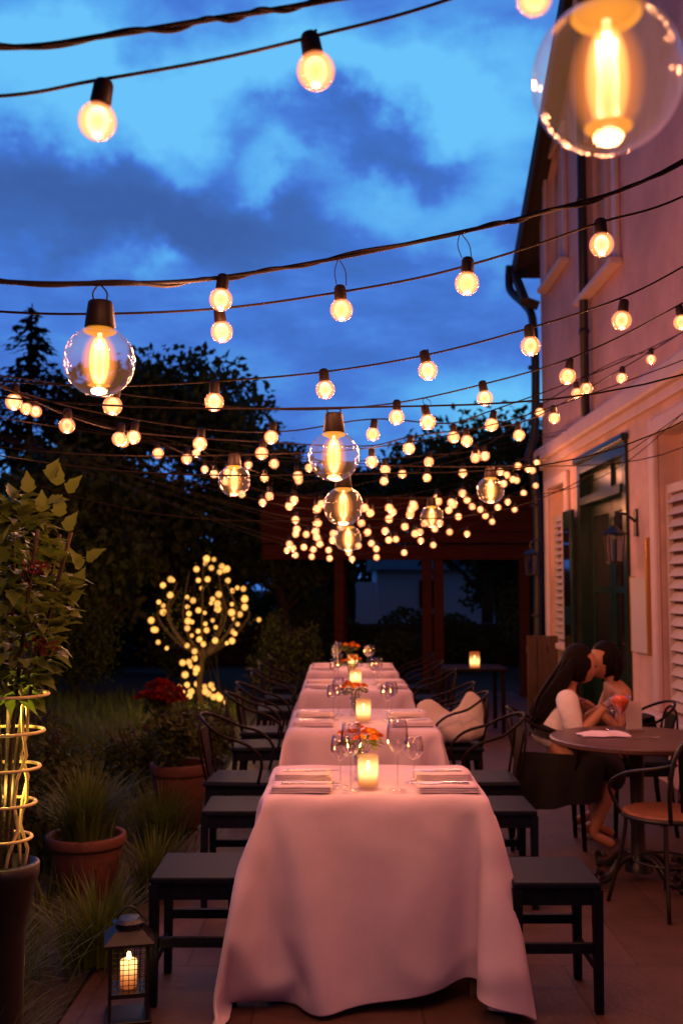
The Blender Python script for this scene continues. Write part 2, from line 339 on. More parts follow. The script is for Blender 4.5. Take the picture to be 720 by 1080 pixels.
# ---------------------------------------------------------------- building
WX=2.62
bl=thing('pink_house','pink plastered gabled house with a dark green door along the terrace','house',(WX,8,0))
def W(yA,yB,z0,z1,x0,x1): # box in world -> local of house; x0..x1 measured outwards (towards courtyard) from the wall face
    return (-x1,-x0,yA-8,yB-8,z0,z1)
b=MB(); LZ=3.13
ops=sorted([(6.75,8.30,.55,2.80),(9.18,11.05,0,2.88),(11.62,12.62,.92,2.76)])
# lower wall with real openings
ys=0.0
for (a,c,z0,z1) in ops:
    b.box(*W(ys,a,0,LZ,-.35,0)); 
    if z0>0: b.box(*W(a,c,0,z0,-.35,0))
    b.box(*W(a,c,z1,LZ,-.35,0)); ys=c
b.box(*W(ys,13.0,0,LZ,-.35,0))
b.box(*W(12.65,13.0,0,6.2,-5,-.35))
b.build('lower_wall','plasterL',bl)
# upper gable wall with openings
b=MB(); wy=[(9.40,10.52,4.60,6.2),(11.5,12.46,5.30,6.80)]
RK=math.tan(R(31))
def rz(y): return 6.30+(13.0-y)*RK
ys=4.0
def wallslab(a,c,z0,top=None):
    za=rz(a) if top is None else top; zc=rz(c) if top is None else top
    v=[(0,a-8,z0),(0,c-8,z0),(0,c-8,zc),(0,a-8,za),(.35,a-8,z0),(.35,c-8,z0),(.35,c-8,zc),(.35,a-8,za)]
    b.add(v,[(0,3,2,1),(4,5,6,7),(0,1,5,4),(3,7,6,2),(0,4,7,3),(1,2,6,5)])
for (a,c,z0,z1) in wy:
    wallslab(ys,a,LZ); wallslab(a,c,LZ,z0); wallslab(a,c,z1); ys=c
wallslab(ys,13.0,LZ)
b.build('gable_wall','plaster',bl)
b=MB(); b.box(*W(0,13.06,3.13,3.30,0,.11),bev=.02); b.box(*W(0,13.0,3.04,3.128,0,.05),bev=.01)
b.build('string_course','trim',bl)
# roof verge overhang and eave
b=MB()
p0=Vector((-.16,13.75-8,rz(13.75))); p1=Vector((-.22,4-8,rz(4)))
v=[]
for y in (13.85,4.0):
    for (x,dz) in ((-.19,.02),(-.19,.20),(5,.20),(5,.02)): v.append((x,y-8,rz(y)+dz))
b.add(v,[(0,1,2,3),(7,6,5,4),(0,4,5,1),(1,5,6,2),(2,6,7,3),(3,7,4,0)])
b.build('roof','roof',bl)
b=MB(); b.beam((-.20,13.9-8,rz(13.9)+.08),(-.20,4-8,rz(4)+.08),.035,.24); b.build('bargeboard','roof',bl)
b=MB(); b.beam((-.2,13.0-8,5.25),(-.2,13.75-8,rz(13.75)),.09,.1); b.beam((-.02,13.05-8,5.2),(-.24,13.05-8,5.28),.08,.1); b.build('eave_bracket','roof',bl)
b=MB(); b.tube([(-.30,5.85,5.92),(5,5.85,5.92)],.075,10); b.build('gutter','pipe',bl,smooth=True)
b=MB(); b.tube(catmull([(-.27,5.8,5.86),(-.27,5.72,5.62),(-.14,5.35,5.30),(-.09,5.1,5.05),(-.09,5.1,3.5),(-.16,5.12,3.2),(-.09,5.1,2.9),(-.09,5.1,0)]),.055,10)
for z in (4.4,2.6,1.2): b.lathe([(.055,-.02),(.066,-.02),(.066,.02),(.055,.02)],10,(-.09,5.1,z))
b.build('downpipe','pipe',bl,smooth=True)
b=MB(); b.tube([(-.07,10.44-8,3.32),(-.07,10.44-8,8.2)],.045,10)
for z in (4.2,5.6,7.0): b.lathe([(.045,-.02),(.056,-.02),(.056,.02),(.045,.02)],10,(-.07,10.44-8,z))
b.build('downpipe','pipe',bl,smooth=True)
def surround(a,c,z0,z1,w=.14,t=.05,sill=True,label=None):
    b=MB(); b.box(*W(a-w,a,z0,z1+w,.001,t),bev=.012); b.box(*W(c,c+w,z0,z1+w,.001,t),bev=.012); b.box(*W(a,c,z1,z1+w,.001,t),bev=.012)
    fr=b.build('window',('trim'),bl)
    if sill: b=MB(); b.box(*W(a-w-.04,c+w+.04,z0-.07,z0,.001,t+.07),bev=.012); b.build('sill','trim',fr)
    return fr
def louvres(a,c,z0,z1,fr,n,depth=-.04):
    b=MB(); mid=(a+c)/2
    for (u,v_) in ((a,mid-.01),(mid+.01,c)):
        b.box(*W(u,u+.05,z0,z1,depth-.04,depth)); b.box(*W(v_-.05,v_,z0,z1,depth-.04,depth)); b.box(*W(u+.05,v_-.05,z0,z0+.07,depth-.04,depth)); b.box(*W(u+.05,v_-.05,z1-.07,z1,depth-.04,depth))
        for k in range(n):
            z=z0+.07+(z1-z0-.14)*(k+.5)/n; h=(z1-z0)/n*.62
            vv=[(-depth+.035,u+.05-8,z+h/2),(-depth-.012,u+.05-8,z-h/2),(-depth-.012,v_-.05-8,z-h/2),(-depth+.035,v_-.05-8,z+h/2)]
            vv2=[(x+.010,y,zz+.006) for x,y,zz in vv]
            b.add(vv+vv2,[(0,1,2,3),(7,6,5,4),(0,4,5,1),(1,5,6,2),(2,6,7,3),(3,7,4,0)])
    b.build('louvred_shutter','shutter',fr)
def pane(a,c,z0,z1,fr,x=.22,bars=True,m='pane'):
    b=MB(); b.box(x,x+.02,a-8,c-8,z0,z1); b.build('pane',m,fr)
    b=MB(); b.box(x-.05,x-.002,a-8,a+.06-8,z0,z1); b.box(x-.05,x-.002,c-.06-8,c-8,z0,z1); b.box(x-.05,x-.002,a+.06-8,c-.06-8,z1-.06,z1); b.box(x-.05,x-.002,a+.06-8,c-.06-8,z0,z0+.06)
    if bars: m=(a+c)/2-8; b.box(x-.05,x-.002,m-.03,m+.03,z0+.06,z1-.06)
    b.build('frame','trim',fr)
f1=surround(6.75,8.30,.55,2.80); pane(6.75,8.30,.55,2.80,f1); louvres(6.77,8.28,.58,2.38,f1,17)
f2=surround(11.62,12.62,.92,2.76,w=.12); pane(11.62,12.62,.92,2.76,f2); louvres(11.64,12.60,.94,2.42,f2,16)
f3=surround(9.40,10.52,4.60,6.2); pane(9.40,10.52,4.60,6.2,f3,.10,m='plasterL')
f4=surround(11.5,12.46,5.30,6.80,w=.12); pane(11.5,12.46,5.30,6.80,f4,.08,m='plasterL')
# door
dr=thing('x','x','x'); bpy.data.objects.remove(dr)
b=MB(); b.box(*W(9.18,9.30,0,2.88,-.12,.03)); b.box(*W(10.93,11.05,0,2.88,-.12,.03)); b.box(*W(9.30,10.93,2.77,2.88,-.12,.03)); b.box(*W(9.30,10.93,2.42,2.50,-.12,.05)); b.box(*W(9.14,11.09,2.88,2.95,.001,.07),bev=.015)
b.box(*W(9.30,10.93,2.50,2.77,-.11,-.08)); b.box(*W(9.98,10.02,2.50,2.77,-.079,-.05))
door=b.build('door','green',bl)
for (u,v_) in ((9.30,10.11),(10.12,10.93)):
    b=MB(); b.box(*W(u,u+.11,0.02,2.42,-.14,-.09)); b.box(*W(v_-.11,v_,0.02,2.42,-.14,-.09)); b.box(*W(u+.11,v_-.11,2.3,2.42,-.14,-.09)); b.box(*W(u+.11,v_-.11,.02,.75,-.14,-.09)); b.box(*W(u+.11,v_-.11,1.5,1.56,-.14,-.09)); b.box(*W(u+.18,v_-.18,.14,.64,-.089,-.075),bev=.01)
    l=b.build('door_leaf','green',door)
    b=MB(); b.box(*W(u+.11,v_-.11,.75,1.5,-.125,-.115)); b.box(*W(u+.11,v_-.11,1.56,2.3,-.125,-.115)); b.build('glazing','pane',l)
b=MB(); b.tube([(.07,10.06-8,1.0),(.02,10.06-8,1.0),(.02,9.94-8,1.0)],.011,8); b.lathe([(.001,0),(.025,0),(.025,.012),(.001,.012)],10,(.07,10.06-8,1.0)); b.build('handle','brass',door,smooth=True)
# open louvred door shutter folded back near the far side
b=MB(); b.box(*W(11.07,11.47,.12,2.40,.055,.10),bev=.006)
for k in range(2): b.box(*W(11.13,11.41,.3+k*1.05,1.15+k*1.05,.101,.104),mi=1)
b.build('door_shutter',['green','pane'],door)
# wall fittings
t=thing('menu_board','white framed menu panel with an added reflection strip, hanging beside the green door','menu board',(WX,8.83,1.02))
b=MB(); b.box(-.045,-.001,-.25,.2,-.02,.62); b.build('panel','paper',t)
b=MB(); b.box(-.05,-.001,-.29,-.252,-.03,.95,bev=.005); b.box(-.05,-.001,.202,.225,-.03,.63,bev=.005); b.build('reflection_strip','brass',t)  # tall strip stands in for an orange reflection beside the panel
def sconce(Y,z,label):
    t=thing('wall_lantern',label,'wall lantern',(WX,Y,z),group='unlit wall lanterns on the pink house')
    b=MB(); b.tube(catmull([(0,0,.12),(-.12,0,.2),(-.2,0,.16),(-.2,0,.08)]),.012,8); b.box(-.02,-.001,-.04,.04,0,.24); b.build('bracket','black',t,smooth=False)
    b=MB(); 
    for sx in (-1,1):
        for sy in (-1,1): b.beam((-.2+sx*.05,sy*.05,-.22),(-.2+sx*.07,sy*.07,.02),.012,.012)
    b.box(-.26,-.14,-.06,.06,-.24,-.22); b.lathe([(.11,.02),(.1,.03),(.03,.08),(.01,.1)],4,(-.2,0,0)); b.build('cage','black',t)
    b=MB(); b.lathe([(.058,-.218),(.08,.018)],4,(-.2,0,0)); b.build('glass','wine',t)
    return t
sconce(8.95,2.0,'black bracket wall lantern above the menu panel right of the green door')
sconce(12.85,1.95,'black bracket wall lantern at the far corner of the pink house')
t=thing('wooden_screen','low brown wooden board screen against the far corner of the pink house','screen',(2.36,11.9,0))
b=MB()
for k in range(3): b.box(-.05+0,.0,-.17+.12*k,-.06+.12*k,.03,1.0,bev=.006)
b.build('boards','brownwood',t)
for z in (.2,.8): MB().box(.002,.05,-.17,.18,z,z+.08).build('rail','brownwood',t)
t.rotation_euler=(0,0,R(90))
# ---------------------------------------------------------------- pergola at the end of the terrace
pg=thing('pergola','red brown timber pergola with a deep boarded fascia at the end of the terrace','pergola',(1.0,15,-.12))
for x in (-.98,.30,.47,1.72,2.9):
    b=MB(); b.box(x-.07,x+.07,-.07,.07,0,2.08,bev=.01); b.build('post','rust',pg)
b=MB(); b.box(-2.1,3.6,-.1,.08,2.08,2.30,bev=.015); b.build('beam','rust',pg)
for k in range(12):
    b=MB(); x=-2.0+k*.49; b.beam((x,-.10,2.86),(x,2.6,3.0),.06,.1); b.build('rafter','rust',pg)
b=MB(); b.add([(-2.15,-.25,2.95),(3.65,-.25,2.95),(3.65,2.7,3.09),(-2.15,2.7,3.09),(-2.15,-.25,2.99),(3.65,-.25,2.99),(3.65,2.7,3.13),(-2.15,2.7,3.13)],[(3,2,1,0),(4,5,6,7),(0,1,5,4),(1,2,6,5),(2,3,7,6),(3,0,4,7)]); b.build('roof','rust',pg)
for k in range(4):
    b=MB(); b.box(-2.12,3.62,-.16-.012*k,-.125-.012*k,2.32+.165*k,2.478+.165*k,bev=.006); b.build('fascia_board','rust',pg)
for x in (-.98,2.8): MB().box(x,x+.13,2.3,2.45,0,2.9).build('post','rust',pg)
# neighbour's house
nh=thing('neighbour_house','pale neighbouring house with one dark window seen through the pergola','house',(2.6,34,0))
b=MB(); b.box(-1.3,2.6,0,5,0,2.2); b.box(-2.6,-1.302,1,5,0,1.75); b.build('wall','housewall',nh)
b=MB(); b.add([(-1.5,-.3,2.15),(2.8,-.3,2.15),(2.8,5.3,2.15),(-1.5,5.3,2.15),(-1.5,2.5,3.4),(2.8,2.5,3.4)],[(0,1,5,4),(2,3,4,5),(0,4,3),(1,2,5),(0,3,2,1)]); b.build('roof','slate',nh)
b=MB(); b.box(.05,.75,-.06,0,.85,1.85); w=b.build('window','trim',nh); b=MB(); b.box(.1,.38,-.08,-.06,.9,1.8); b.box(.42,.7,-.08,-.06,.9,1.8); b.build('pane','pane',w)
# ---------------------------------------------------------------- vegetation
def tree(name,label,cat,x,y,h,rad,crown_z,n,matn,leafs,seed,group=None,flat=1.0):
    np.random.seed(seed); random.seed(seed)
    t=thing(name,label,cat,(x,y,0),group=group)
    b=MB(); b.tube(catmull([(0,0,0),(.05,.0,crown_z*.6),(-.05,.05,crown_z),(0,0,h*.8)]),[.16*h/6]*7+[.12*h/6]*6+[.06*h/6]*6 ,8)
    tips=[]
    for k in range(14):
        a=random.uniform(0,6.28); z0=random.uniform(crown_z*.5,h*.7); r=rad*random.uniform(.5,.9); z1=z0+random.uniform(.3,1.2)*(h-z0)*.6
        b.tube(catmull([(0,0,z0),(r*.5*math.cos(a),r*.5*math.sin(a),(z0+z1)/2+.1),(r*math.cos(a),r*math.sin(a),z1)],4),[.06*h/6-.045*h/6*i/8 for i in range(9)],6); tips.append((r*math.cos(a),r*math.sin(a),z1))
    b.build('trunk','bark',t,smooth=True)
    # clumps
    nc=46; cz=(h+crown_z)/2; hz=(h-crown_z)/2
    cc=rnd(nc)*np.random.uniform(.45,1.0,(nc,1))**.6; cc=cc*np.array([rad*.82,rad*.82*flat,hz*.85])+np.array([0,0,cz])
    cr=np.random.uniform(.20,.40,nc)*rad; n=int(n*1.7)
    k=np.random.randint(0,nc,n); q=rnd(n)*(np.random.uniform(.25,1.15,(n,1))); C=cc[k]+q*cr[k][:,None]*np.array([1,1,.75])
    D=rnd(n)*.8+q*.6+np.array([0,0,-.2]); cards('crown',C,D,rnd(n)+np.array([0,0,.6]),np.random.uniform(.7,1.4,n)*leafs,np.random.uniform(.45,.8,n)*leafs,matn,t)
    return t
tree('broadleaf_tree','large round dark broadleaf tree left of the pergola, behind the lit little tree','tree',-2.9,19,5.75,3.1,1.0,19000,'leafdark',.17,5)
tree('broadleaf_tree','dark tree rising behind the pergola roof, left of the pink house','tree',3.3,23,5.1,2.9,2.3,13000,'leafdark',.18,6)
tree('broadleaf_tree','dark bushy tree between the spruces and the lit little tree','tree',-4.2,15,3.6,1.7,.5,9000,'leafdark',.14,7)
tree('broadleaf_tree','low dark tree reaching over the left end of the pergola','tree',-.9,17.5,3.6,1.3,1.4,6500,'leafdark',.13,8)
tree('broadleaf_tree','small dark tree directly beyond the middle of the pergola','tree',.3,27,4.9,1.7,2.5,6000,'leafdark',.17,9)
tree('broadleaf_tree','dark tree beyond the pergola at the corner of the pink house','tree',5.0,27,4.6,2.0,.3,7000,'leafdark',.17,10)
def spruce(x,y,h,rad,n,label,seed):
    np.random.seed(seed); random.seed(seed)
    t=thing('spruce_tree',label,'spruce',(x,y,0),group='spruces at the left edge')
    MB().tube([(0,0,0),(0,0,h*.5),(0,0,h)],[.14,.08,.01],8).build('trunk','bark',t,smooth=True)
    C=[];D=[];L=[]
    z=.5
    while z<h-.05:
        f=1-z/h; r=rad*(f**.85)*random.uniform(.8,1.12); nb=random.randint(6,9) if f>.2 else 5
        for k in range(nb):
            a=random.uniform(0,6.28); rr=r*random.uniform(.65,1.1)
            m=max(8,int(n*rr/34))
            for j in range(m):
                s=(j+random.random())/m; rad_=s*rr; zz=z-.30*rad_*(1-s*.75)+.02
                wdt=.16*rr*(1-s)+.05
                C.append((rad_*math.cos(a)+random.gauss(0,wdt*.5),rad_*math.sin(a)+random.gauss(0,wdt*.5),zz-abs(random.gauss(0,.07)))); da=a+random.gauss(0,.6)
                D.append((math.cos(da),math.sin(da),random.uniform(-.7,.1))); L.append(random.uniform(.10,.22))
        z+=.13+.20*f
    C=np.array(C);D=np.array(D);L=np.array(L); cards('crown',C,D,rnd(len(C))*.5+np.array([0,0,1]),L*1.1,L*.42,'needle',t)
spruce(-5.0,16.5,6.2,2.5,1800,'tall dark spruce rising highest at the left edge of the sky',3)
spruce(-4.3,19.5,5.6,2.0,1500,'slimmer dark spruce just right of the tallest one',4)
spruce(-7.2,18.5,4.9,2.3,1300,'lower dark spruce cut by the left edge of the view',5)
def shrub(name,label,cat,x,y,r,h,n,matn,leafs,seed,flowers=None,group=None,z0=0.0):
    np.random.seed(seed); random.seed(seed)
    t=thing(name,label,cat,(x,y,z0),group=group)
    b=MB()
    for k in range(9):
        a=random.uniform(0,6.28); rr=r*random.uniform(.3,.7); b.tube(catmull([(0,0,0),(rr*.4*math.cos(a),rr*.4*math.sin(a),h*.45),(rr*math.cos(a),rr*math.sin(a),h*.85)],4),.008,5)
    b.build('stems','bark',t)
    nc=26; cc=rnd(nc)*np.random.uniform(.3,1,(nc,1)); cc=cc*np.array([r*.8,r*.8,h*.42])+np.array([0,0,h*.5]); k=np.random.randint(0,nc,n)
    q=rnd(n)*np.random.uniform(.3,1.1,(n,1)); C=cc[k]+q*np.array([r*.3,r*.3,h*.22]); C[:,2]=np.maximum(C[:,2],.02)
    cards('foliage',C,rnd(n)+q,rnd(n)+np.array([0,0,.8]),np.random.uniform(.7,1.3,n)*leafs,np.random.uniform(.35,.6,n)*leafs,matn,t)
    if flowers:
        fm,nf,fs=flowers; th=np.random.uniform(0,6.28,nf); ph=np.random.uniform(.25,1.35,nf)
        c=np.stack([np.cos(th)*np.cos(ph)*r*.95,np.sin(th)*np.cos(ph)*r*.95,h*.5+np.sin(ph)*h*.52],1); c=np.repeat(c,7,0)+np.random.normal(size=(nf*7,3))*fs*.3
        m=len(c); cards('blossoms',c,rnd(m),rnd(m)+np.array([0,-.5,.6]),np.full(m,fs),np.full(m,fs*.8),fm,t)
    return t
shr=[(-2.0,6.6,.55,.75,'feathery dark green shrub in the middle of the left bed'),(-2.9,6.0,.6,.85,'dark bushy shrub at the left edge behind the terracotta pot'),(-1.45,7.7,.42,.62,'low green shrub in front of the lit little tree'),
(-2.6,8.3,.6,.7,'rounded green shrub left of the lit little tree'),(-1.15,9.0,.4,.6,'dark shrub right of the lit little tree base'),(-3.6,7.4,.7,1.1,'tall dark shrub at the far left of the bed'),
(-3.6,10.5,.9,1.5,'large dark shrub behind the red flowers'),(-.75,13.8,.6,1.2,'dark shrub behind the row of left chairs'),(-3.6,14.2,.9,1.6,'broad dark shrub beyond the lit little tree'),(-1.7,5.6,.36,.50,'small leafy shrub behind the terracotta pot')]
for i,(x,y,r,h,lb) in enumerate(shr): shrub('shrub',lb,'shrub',x,y,r,h,int(2600*r/.5),'hedge' if i not in (0,2,3,9) else 'leafdark',.055 if i in (0,2,3,9) else .07,20+i,group='shrubs in the left bed')
for i,(x,y,r,h,lb) in enumerate([(-.4,18.8,.9,1.5,'dark shrub behind the left pergola bay'),(1.1,17.6,.7,.9,'low dark shrub behind the middle pergola post'),(3.6,18.5,1.0,1.9,'tall dark shrub behind the right pergola bay'),(5.2,17.5,1.0,2.2,'dark shrub beside the far corner of the pink house'),(2.3,19.5,.9,1.0,'low round dark shrub in front of the neighbouring house'),(-2.4,16.5,.9,1.7,'dark shrub left of the pergola')]):
    shrub('shrub',lb,'shrub',x,y,r,h,int(2600*r/.6),'hedge',.10,50+i,group='shrubs beyond the terrace')
b=MB()
hd=thing('hedge','long dark hedge across the far garden','hedge',(1,21.5,0))
n=16000; C=np.stack([np.random.uniform(-12,11,n),np.random.normal(0,.35,n),np.random.uniform(0,1,n)**.8*(.95+.18*np.sin(np.linspace(0,1,n)*0)+.0)],1); C[:,2]*=1+.15*np.sin(C[:,0]*2.3)+.1*np.sin(C[:,0]*5.1)
cards('leaves',C,rnd(n),rnd(n),np.random.uniform(.1,.2,n),np.random.uniform(.06,.1,n),'hedge',hd)
MB().box(-12,11,-.28,.28,0,.8).build('twigs','bark',hd)
# far wood behind everything
n=26000; X=np.random.uniform(-45,45,n); top=3.4+1.0*np.sin(X*.31)+.7*np.sin(X*.83+1)+.4*np.sin(X*2.1); top=np.where((X>-12)&(X<14),top*.8,top)
C=np.stack([X,48+np.random.uniform(-2,3,n),np.random.uniform(0,1,n)*top],1)
cards('far_wood',C,rnd(n),rnd(n),np.random.uniform(.3,.8,n),np.random.uniform(.25,.5,n),'leafdark',None,kind='stuff',label='dark treeline beyond the houses',cat='trees')
# ground cover in the bed
np.random.seed(5); n=15000
X=-7+5.85*np.random.uniform(0,1,n)**.6; Y=np.random.uniform(1.2,14,n)**1.0; a=np.random.uniform(0,6.28,n)
ribbons('ground_cover',np.stack([X,Y,np.full(n,.03)],1),np.stack([np.cos(a),np.sin(a),0*a],1),np.random.uniform(.10,.30,n),np.random.uniform(.006,.012,n),'grassb',kind='stuff',label='grassy ground cover filling the left bed',cat='grass')
def tuft(x,y,h,n,label,seed,z=.02,spread=.08,w=.010):
    np.random.seed(seed); a=np.random.uniform(0,6.28,n); r=np.abs(np.random.normal(0,spread,n)); base=np.stack([r*np.cos(a),r*np.sin(a),0*a],1)
    t=thing('ornamental_grass',label,'grass plant',(x,y,z),group='clumps of arching grass in the left bed')
    ribbons('blades',base,np.stack([np.cos(a),np.sin(a),0*a],1),np.random.uniform(.5,1.1,n)*h,np.random.uniform(.7,1.3,n)*w,'grassb',t,seg=6)
    return t
for i,(x,y,h,n,lb) in enumerate([(-1.12,3.2,.36,360,'arching grass clump below and left of the floor lantern'),(-1.35,2.75,.5,420,'grass clump in the lower left corner'),(-1.25,3.7,.45,420,'grass clump in front of the terracotta pot'),
 (-1.62,3.3,.5,380,'tall grass clump at the left edge, near the wire obelisk'),(-.98,4.35,.40,360,'grass clump between the pot and the front left stool'),(-1.75,4.2,.5,380,'grass clump left of the terracotta pot'),(-.92,5.3,.36,300,'grass clump right of the terracotta pot'),
 (-2.1,5.0,.5,340,'wide grass clump behind and left of the terracotta pot'),(-1.05,6.3,.42,300,'grass clump beside the left chairs'),(-1.12,2.35,.40,300,'nearest grass clump at the bottom edge of the bed'),(-1.02,2.45,.62,300,'tallest grass clump hiding the planter at the left edge')]):
    tuft(x,y,h,n,lb,70+i)
def pot(x,y,r,h,label,cat='plant pot'):
    t=thing('terracotta_pot',label,cat,(x,y,.02),group='terracotta pots in the left bed')
    b=MB(); b.lathe([(.001,0),(r*.68,0),(r*.72,.01),(r*.93,h*.80),(r*.93,h*.82),(r*1.0,h*.83),(r*1.02,h*.86),(r*1.02,h*.98),(r*1.0,h),(r*.90,h),(r*.88,h*.97),(r*.87,h*.86)],40); b.build('shell','terracotta',t,smooth=True)
    b=MB(); b.lathe([(.001,h*.89),(r*.5,h*.90),(r*.875,h*.875)],24); b.build('soil','soil',t,smooth=True)
    return t
P=U(91,880,5.25); pot(P.x,5.25,.195,.30,'wide terracotta pot of long grass at the edge of the bed')
tuft(P.x,5.25,.42,420,'long green grass growing in the wide terracotta pot',91,z=.28,spread=.07,w=.012)
pot(-1.02,6.75,.19,.40,'dark terracotta pot half hidden behind the left chairs'); shrub('shrub','leafy plant growing in the half hidden terracotta pot','shrub',-1.02,6.75,.3,.42,1400,'leafdark',.06,93,z0=.38)
P=U(171,708,9.2); pot(P.x,9.2,.17,.34,'terracotta pot of red flowers left of the lit little tree')
shrub('flowering_plant','mound of red flowers in a pot left of the lit little tree','flowers',P.x,9.2,.20,.36,500,'leafdark',.06,94,flowers=('flower_r',60,.06),z0=.34)
# ---------------------------------------------------------------- lit little tree
LT=Vector((U(212,740,12.5).x,12.5,.02))
t=thing('small_tree','small bare multi-stemmed tree wrapped in yellow fairy lights','tree',LT)
b=MB(); b.tube(catmull([(.03,0,0),(-.02,0,.35),(.03,0,.78)],5),[.042]*5+[.034]*6,8)
brs=[]
for (dx,top,out) in ( (-.30,1.5,.1),(.22,1.55,.0),(-.42,1.35,.30),(-.18,1.75,.2),(.0,1.85,.1),(.18,1.8,.2),(.42,1.3,.3),(-.3,1.6,-.2),(.32,1.6,-.2)):
    c=catmull([(.03,0,.70),(dx*.75,out*.3,.88),(dx*1.35,out*.5,1.22),(dx*.95,out*.6,top)],5); brs.append(c); b.tube(c,[.03-.024*i/15 for i in range(16)],6)
b.build('trunk','bark',t,smooth=True)
np.random.seed(41); n=260; C=[];
for i in range(n):
    c=random.choice(brs); p=c[random.randint(6,15)]; C.append((p.x+random.gauss(0,.07),p.y+random.gauss(0,.07),p.z+random.gauss(0,.07)))
cards('leaves',np.array(C),rnd(n),rnd(n),np.random.uniform(.03,.06,n),np.random.uniform(.02,.03,n),'leafdark',t)
FZ=[(119,283),(127,312),(141,352),(168,371),(133,313),(143,225),(157,236),(157,257),(179,203),(156,172),(187,156),(180,153),(262,121),(289,103),(317,90),(309,117),(294,88),(268,156),(297,153),(278,181),(342,112),(350,126),(358,120),(335,130),(361,157),(374,190),(391,180),(410,183),(414,215),(414,241),(374,232),(373,258),(399,264),(380,278),(392,295),(374,317),(383,325),(358,355),(374,348),(321,347),(232,210),(251,220),(233,240),(238,262),(235,285),(233,308),(248,288),(268,251),(288,259),(313,216),(308,228),(332,201),(328,230),(329,247),(313,283),(290,294),(323,305),(294,314),(267,317),(247,331),(271,343),(284,358),(232,363),(256,381),(257,403),(218,417),(244,428),(262,437),(259,450),(226,455),(238,415),
(232,487),(208,493),(245,508),(275,490),(288,493),(263,484),(315,500),(300,515),(335,528),(355,541),(316,525),(240,522),(220,510),(290,508),(196,508),(268,505),(308,488),(330,518),(131,513),(147,511),(459,281),(199,567)]
fl=thing('fairy_lights','yellow fairy lights wound round the small tree and its foot','fairy lights',LT)
pts=[]
proto=None
for i,(cx,cy) in enumerate(FZ[:98]):
    px,py=120+cx/3,560+cy/3
    dd=12.5+random.uniform(-.3,.2)
    p=U(px,py,dd)-LT; r=.028 if cy>60 else .024
    if proto is None:
        b=MB(); b.sphere((0,0,0),.021,10,7,0); b.sphere((0,0,0),.033,10,7,1); proto=b.build('bulb',['fairy','fairyhalo'],fl,smooth=True); o=proto
    else: o=link('bulb',proto.data,fl)
    s=random.uniform(.75,1.45); o.location=p; o.scale=(s,)*3; pts.append(p)
order=sorted(pts,key=lambda p:(round(math.atan2(p.z-1.0,p.x)*6),p.z))
MB().tube(order,.004,4).build('wire','cable',fl)
for (x,z,e) in ((.1,.35,16),(-.1,.85,7),(.45,1.2,8),(-.5,1.2,8),(.15,1.8,8)): lamp(fl,(x,-.75,z+.1),e,(1,.60,.15),.05)
# ---------------------------------------------------------------- topiary plant on a lit wire obelisk, left
OB=U(6,820,2.75); OBX,OBY=OB.x,2.75
t=thing('wire_obelisk','round wire plant obelisk with lit yellow rods at the left edge','plant support',(OBX,OBY,0))
for z0 in [.895,.985,1.078,1.172,1.268]:
    z=z0*1.0; b=MB(); rr=.070+.036*(z-.89)/.38
    b.tube([(rr*math.cos(a),rr*math.sin(a),z) for a in [2*math.pi*k/28 for k in range(28)]],.0045,6,closed=True); b.build('ring','steelbrass',t,smooth=True) if False else b.build('ring','rod',t,smooth=True)
for k,(a,tw) in enumerate(((.3,.1),(1.2,-.2),(2.6,.2),(3.9,-.1),(5.2,.15))):
    b=MB(); b.tube([(.05*math.cos(a+tw*i)+.012*math.sin(i*2+k),.05*math.sin(a+tw*i),.80+i*.062) for i in range(9)],.0045,6); b.build('rod','rod',t,smooth=True)
lamp(t,(.0,.0,1.22),1.1,(1,.68,.14),.012); lamp(t,(.0,.0,1.02),1.0,(1,.68,.14),.012)
pp=thing('planter','tall dark round planter under the wire obelisk','planter',(OBX,OBY,0)); MB().lathe([(.001,0),(.09,0),(.09,.03),(.055,.06),(.06,.66),(.085,.78),(.092,.80),(.092,.83),(.082,.835),(.078,.80),(.001,.79)],28).build('shell','black',pp,smooth=True)
t=thing('hydrangea_shrub','broad-leaved shrub with reddish flower heads on top of the wire obelisk','shrub',(OBX,OBY,.3))
b=MB(); 
for k in range(7):
    a=k*.9; b.tube(catmull([(.02*math.cos(a),.02*math.sin(a),0),(.03*math.cos(a),.03*math.sin(a),.8),(.1*math.cos(a),.1*math.sin(a),1.15),(.16*math.cos(a),.14*math.sin(a),1.4)],4),.006,5)
b.build('stems','bark',t,smooth=True)
def bigleaf(bm,p,d,nrm,L,Wd):
    d=d.normalized(); s=d.cross(nrm).normalized(); nn=s.cross(d).normalized(); rows=[]
    for i,(u,w) in enumerate(((0,.05),(.10,.55),(.27,1.05),(.36,.80),(.55,.86),(.72,.45),(1,.02))):
        c=p+d*L*u-nn*L*.28*u*u; rows.append([c-s*Wd*w*.5+nn*Wd*.16*w,c,c+s*Wd*w*.5+nn*Wd*.16*w])
    vs=sum(rows,[]); fs=[]
    for i in range(6):
        for j in range(2): fs.append((i*3+j,i*3+j+1,i*3+3+j+1,i*3+3+j))
    bm.add(vs,fs)
random.seed(77); b=MB()
for i in range(560):
    z=random.uniform(0,1); prof=.175*math.sin(math.pi*min(1,max(.08,z*.92+.06)))**.7
    a=random.uniform(0,6.28); rr=prof*random.uniform(.5,1.0)
    p=Vector((rr*math.cos(a)*.95,rr*math.sin(a)*.9,.95+z*.54)); d=Vector((math.cos(a),math.sin(a),random.uniform(-.4,.9)))+Vector((random.gauss(0,.5),random.gauss(0,.5),0))
    bigleaf(b,p,d,Vector((random.gauss(0,.3),random.gauss(0,.3),1)),random.uniform(.042,.078),random.uniform(.032,.054))
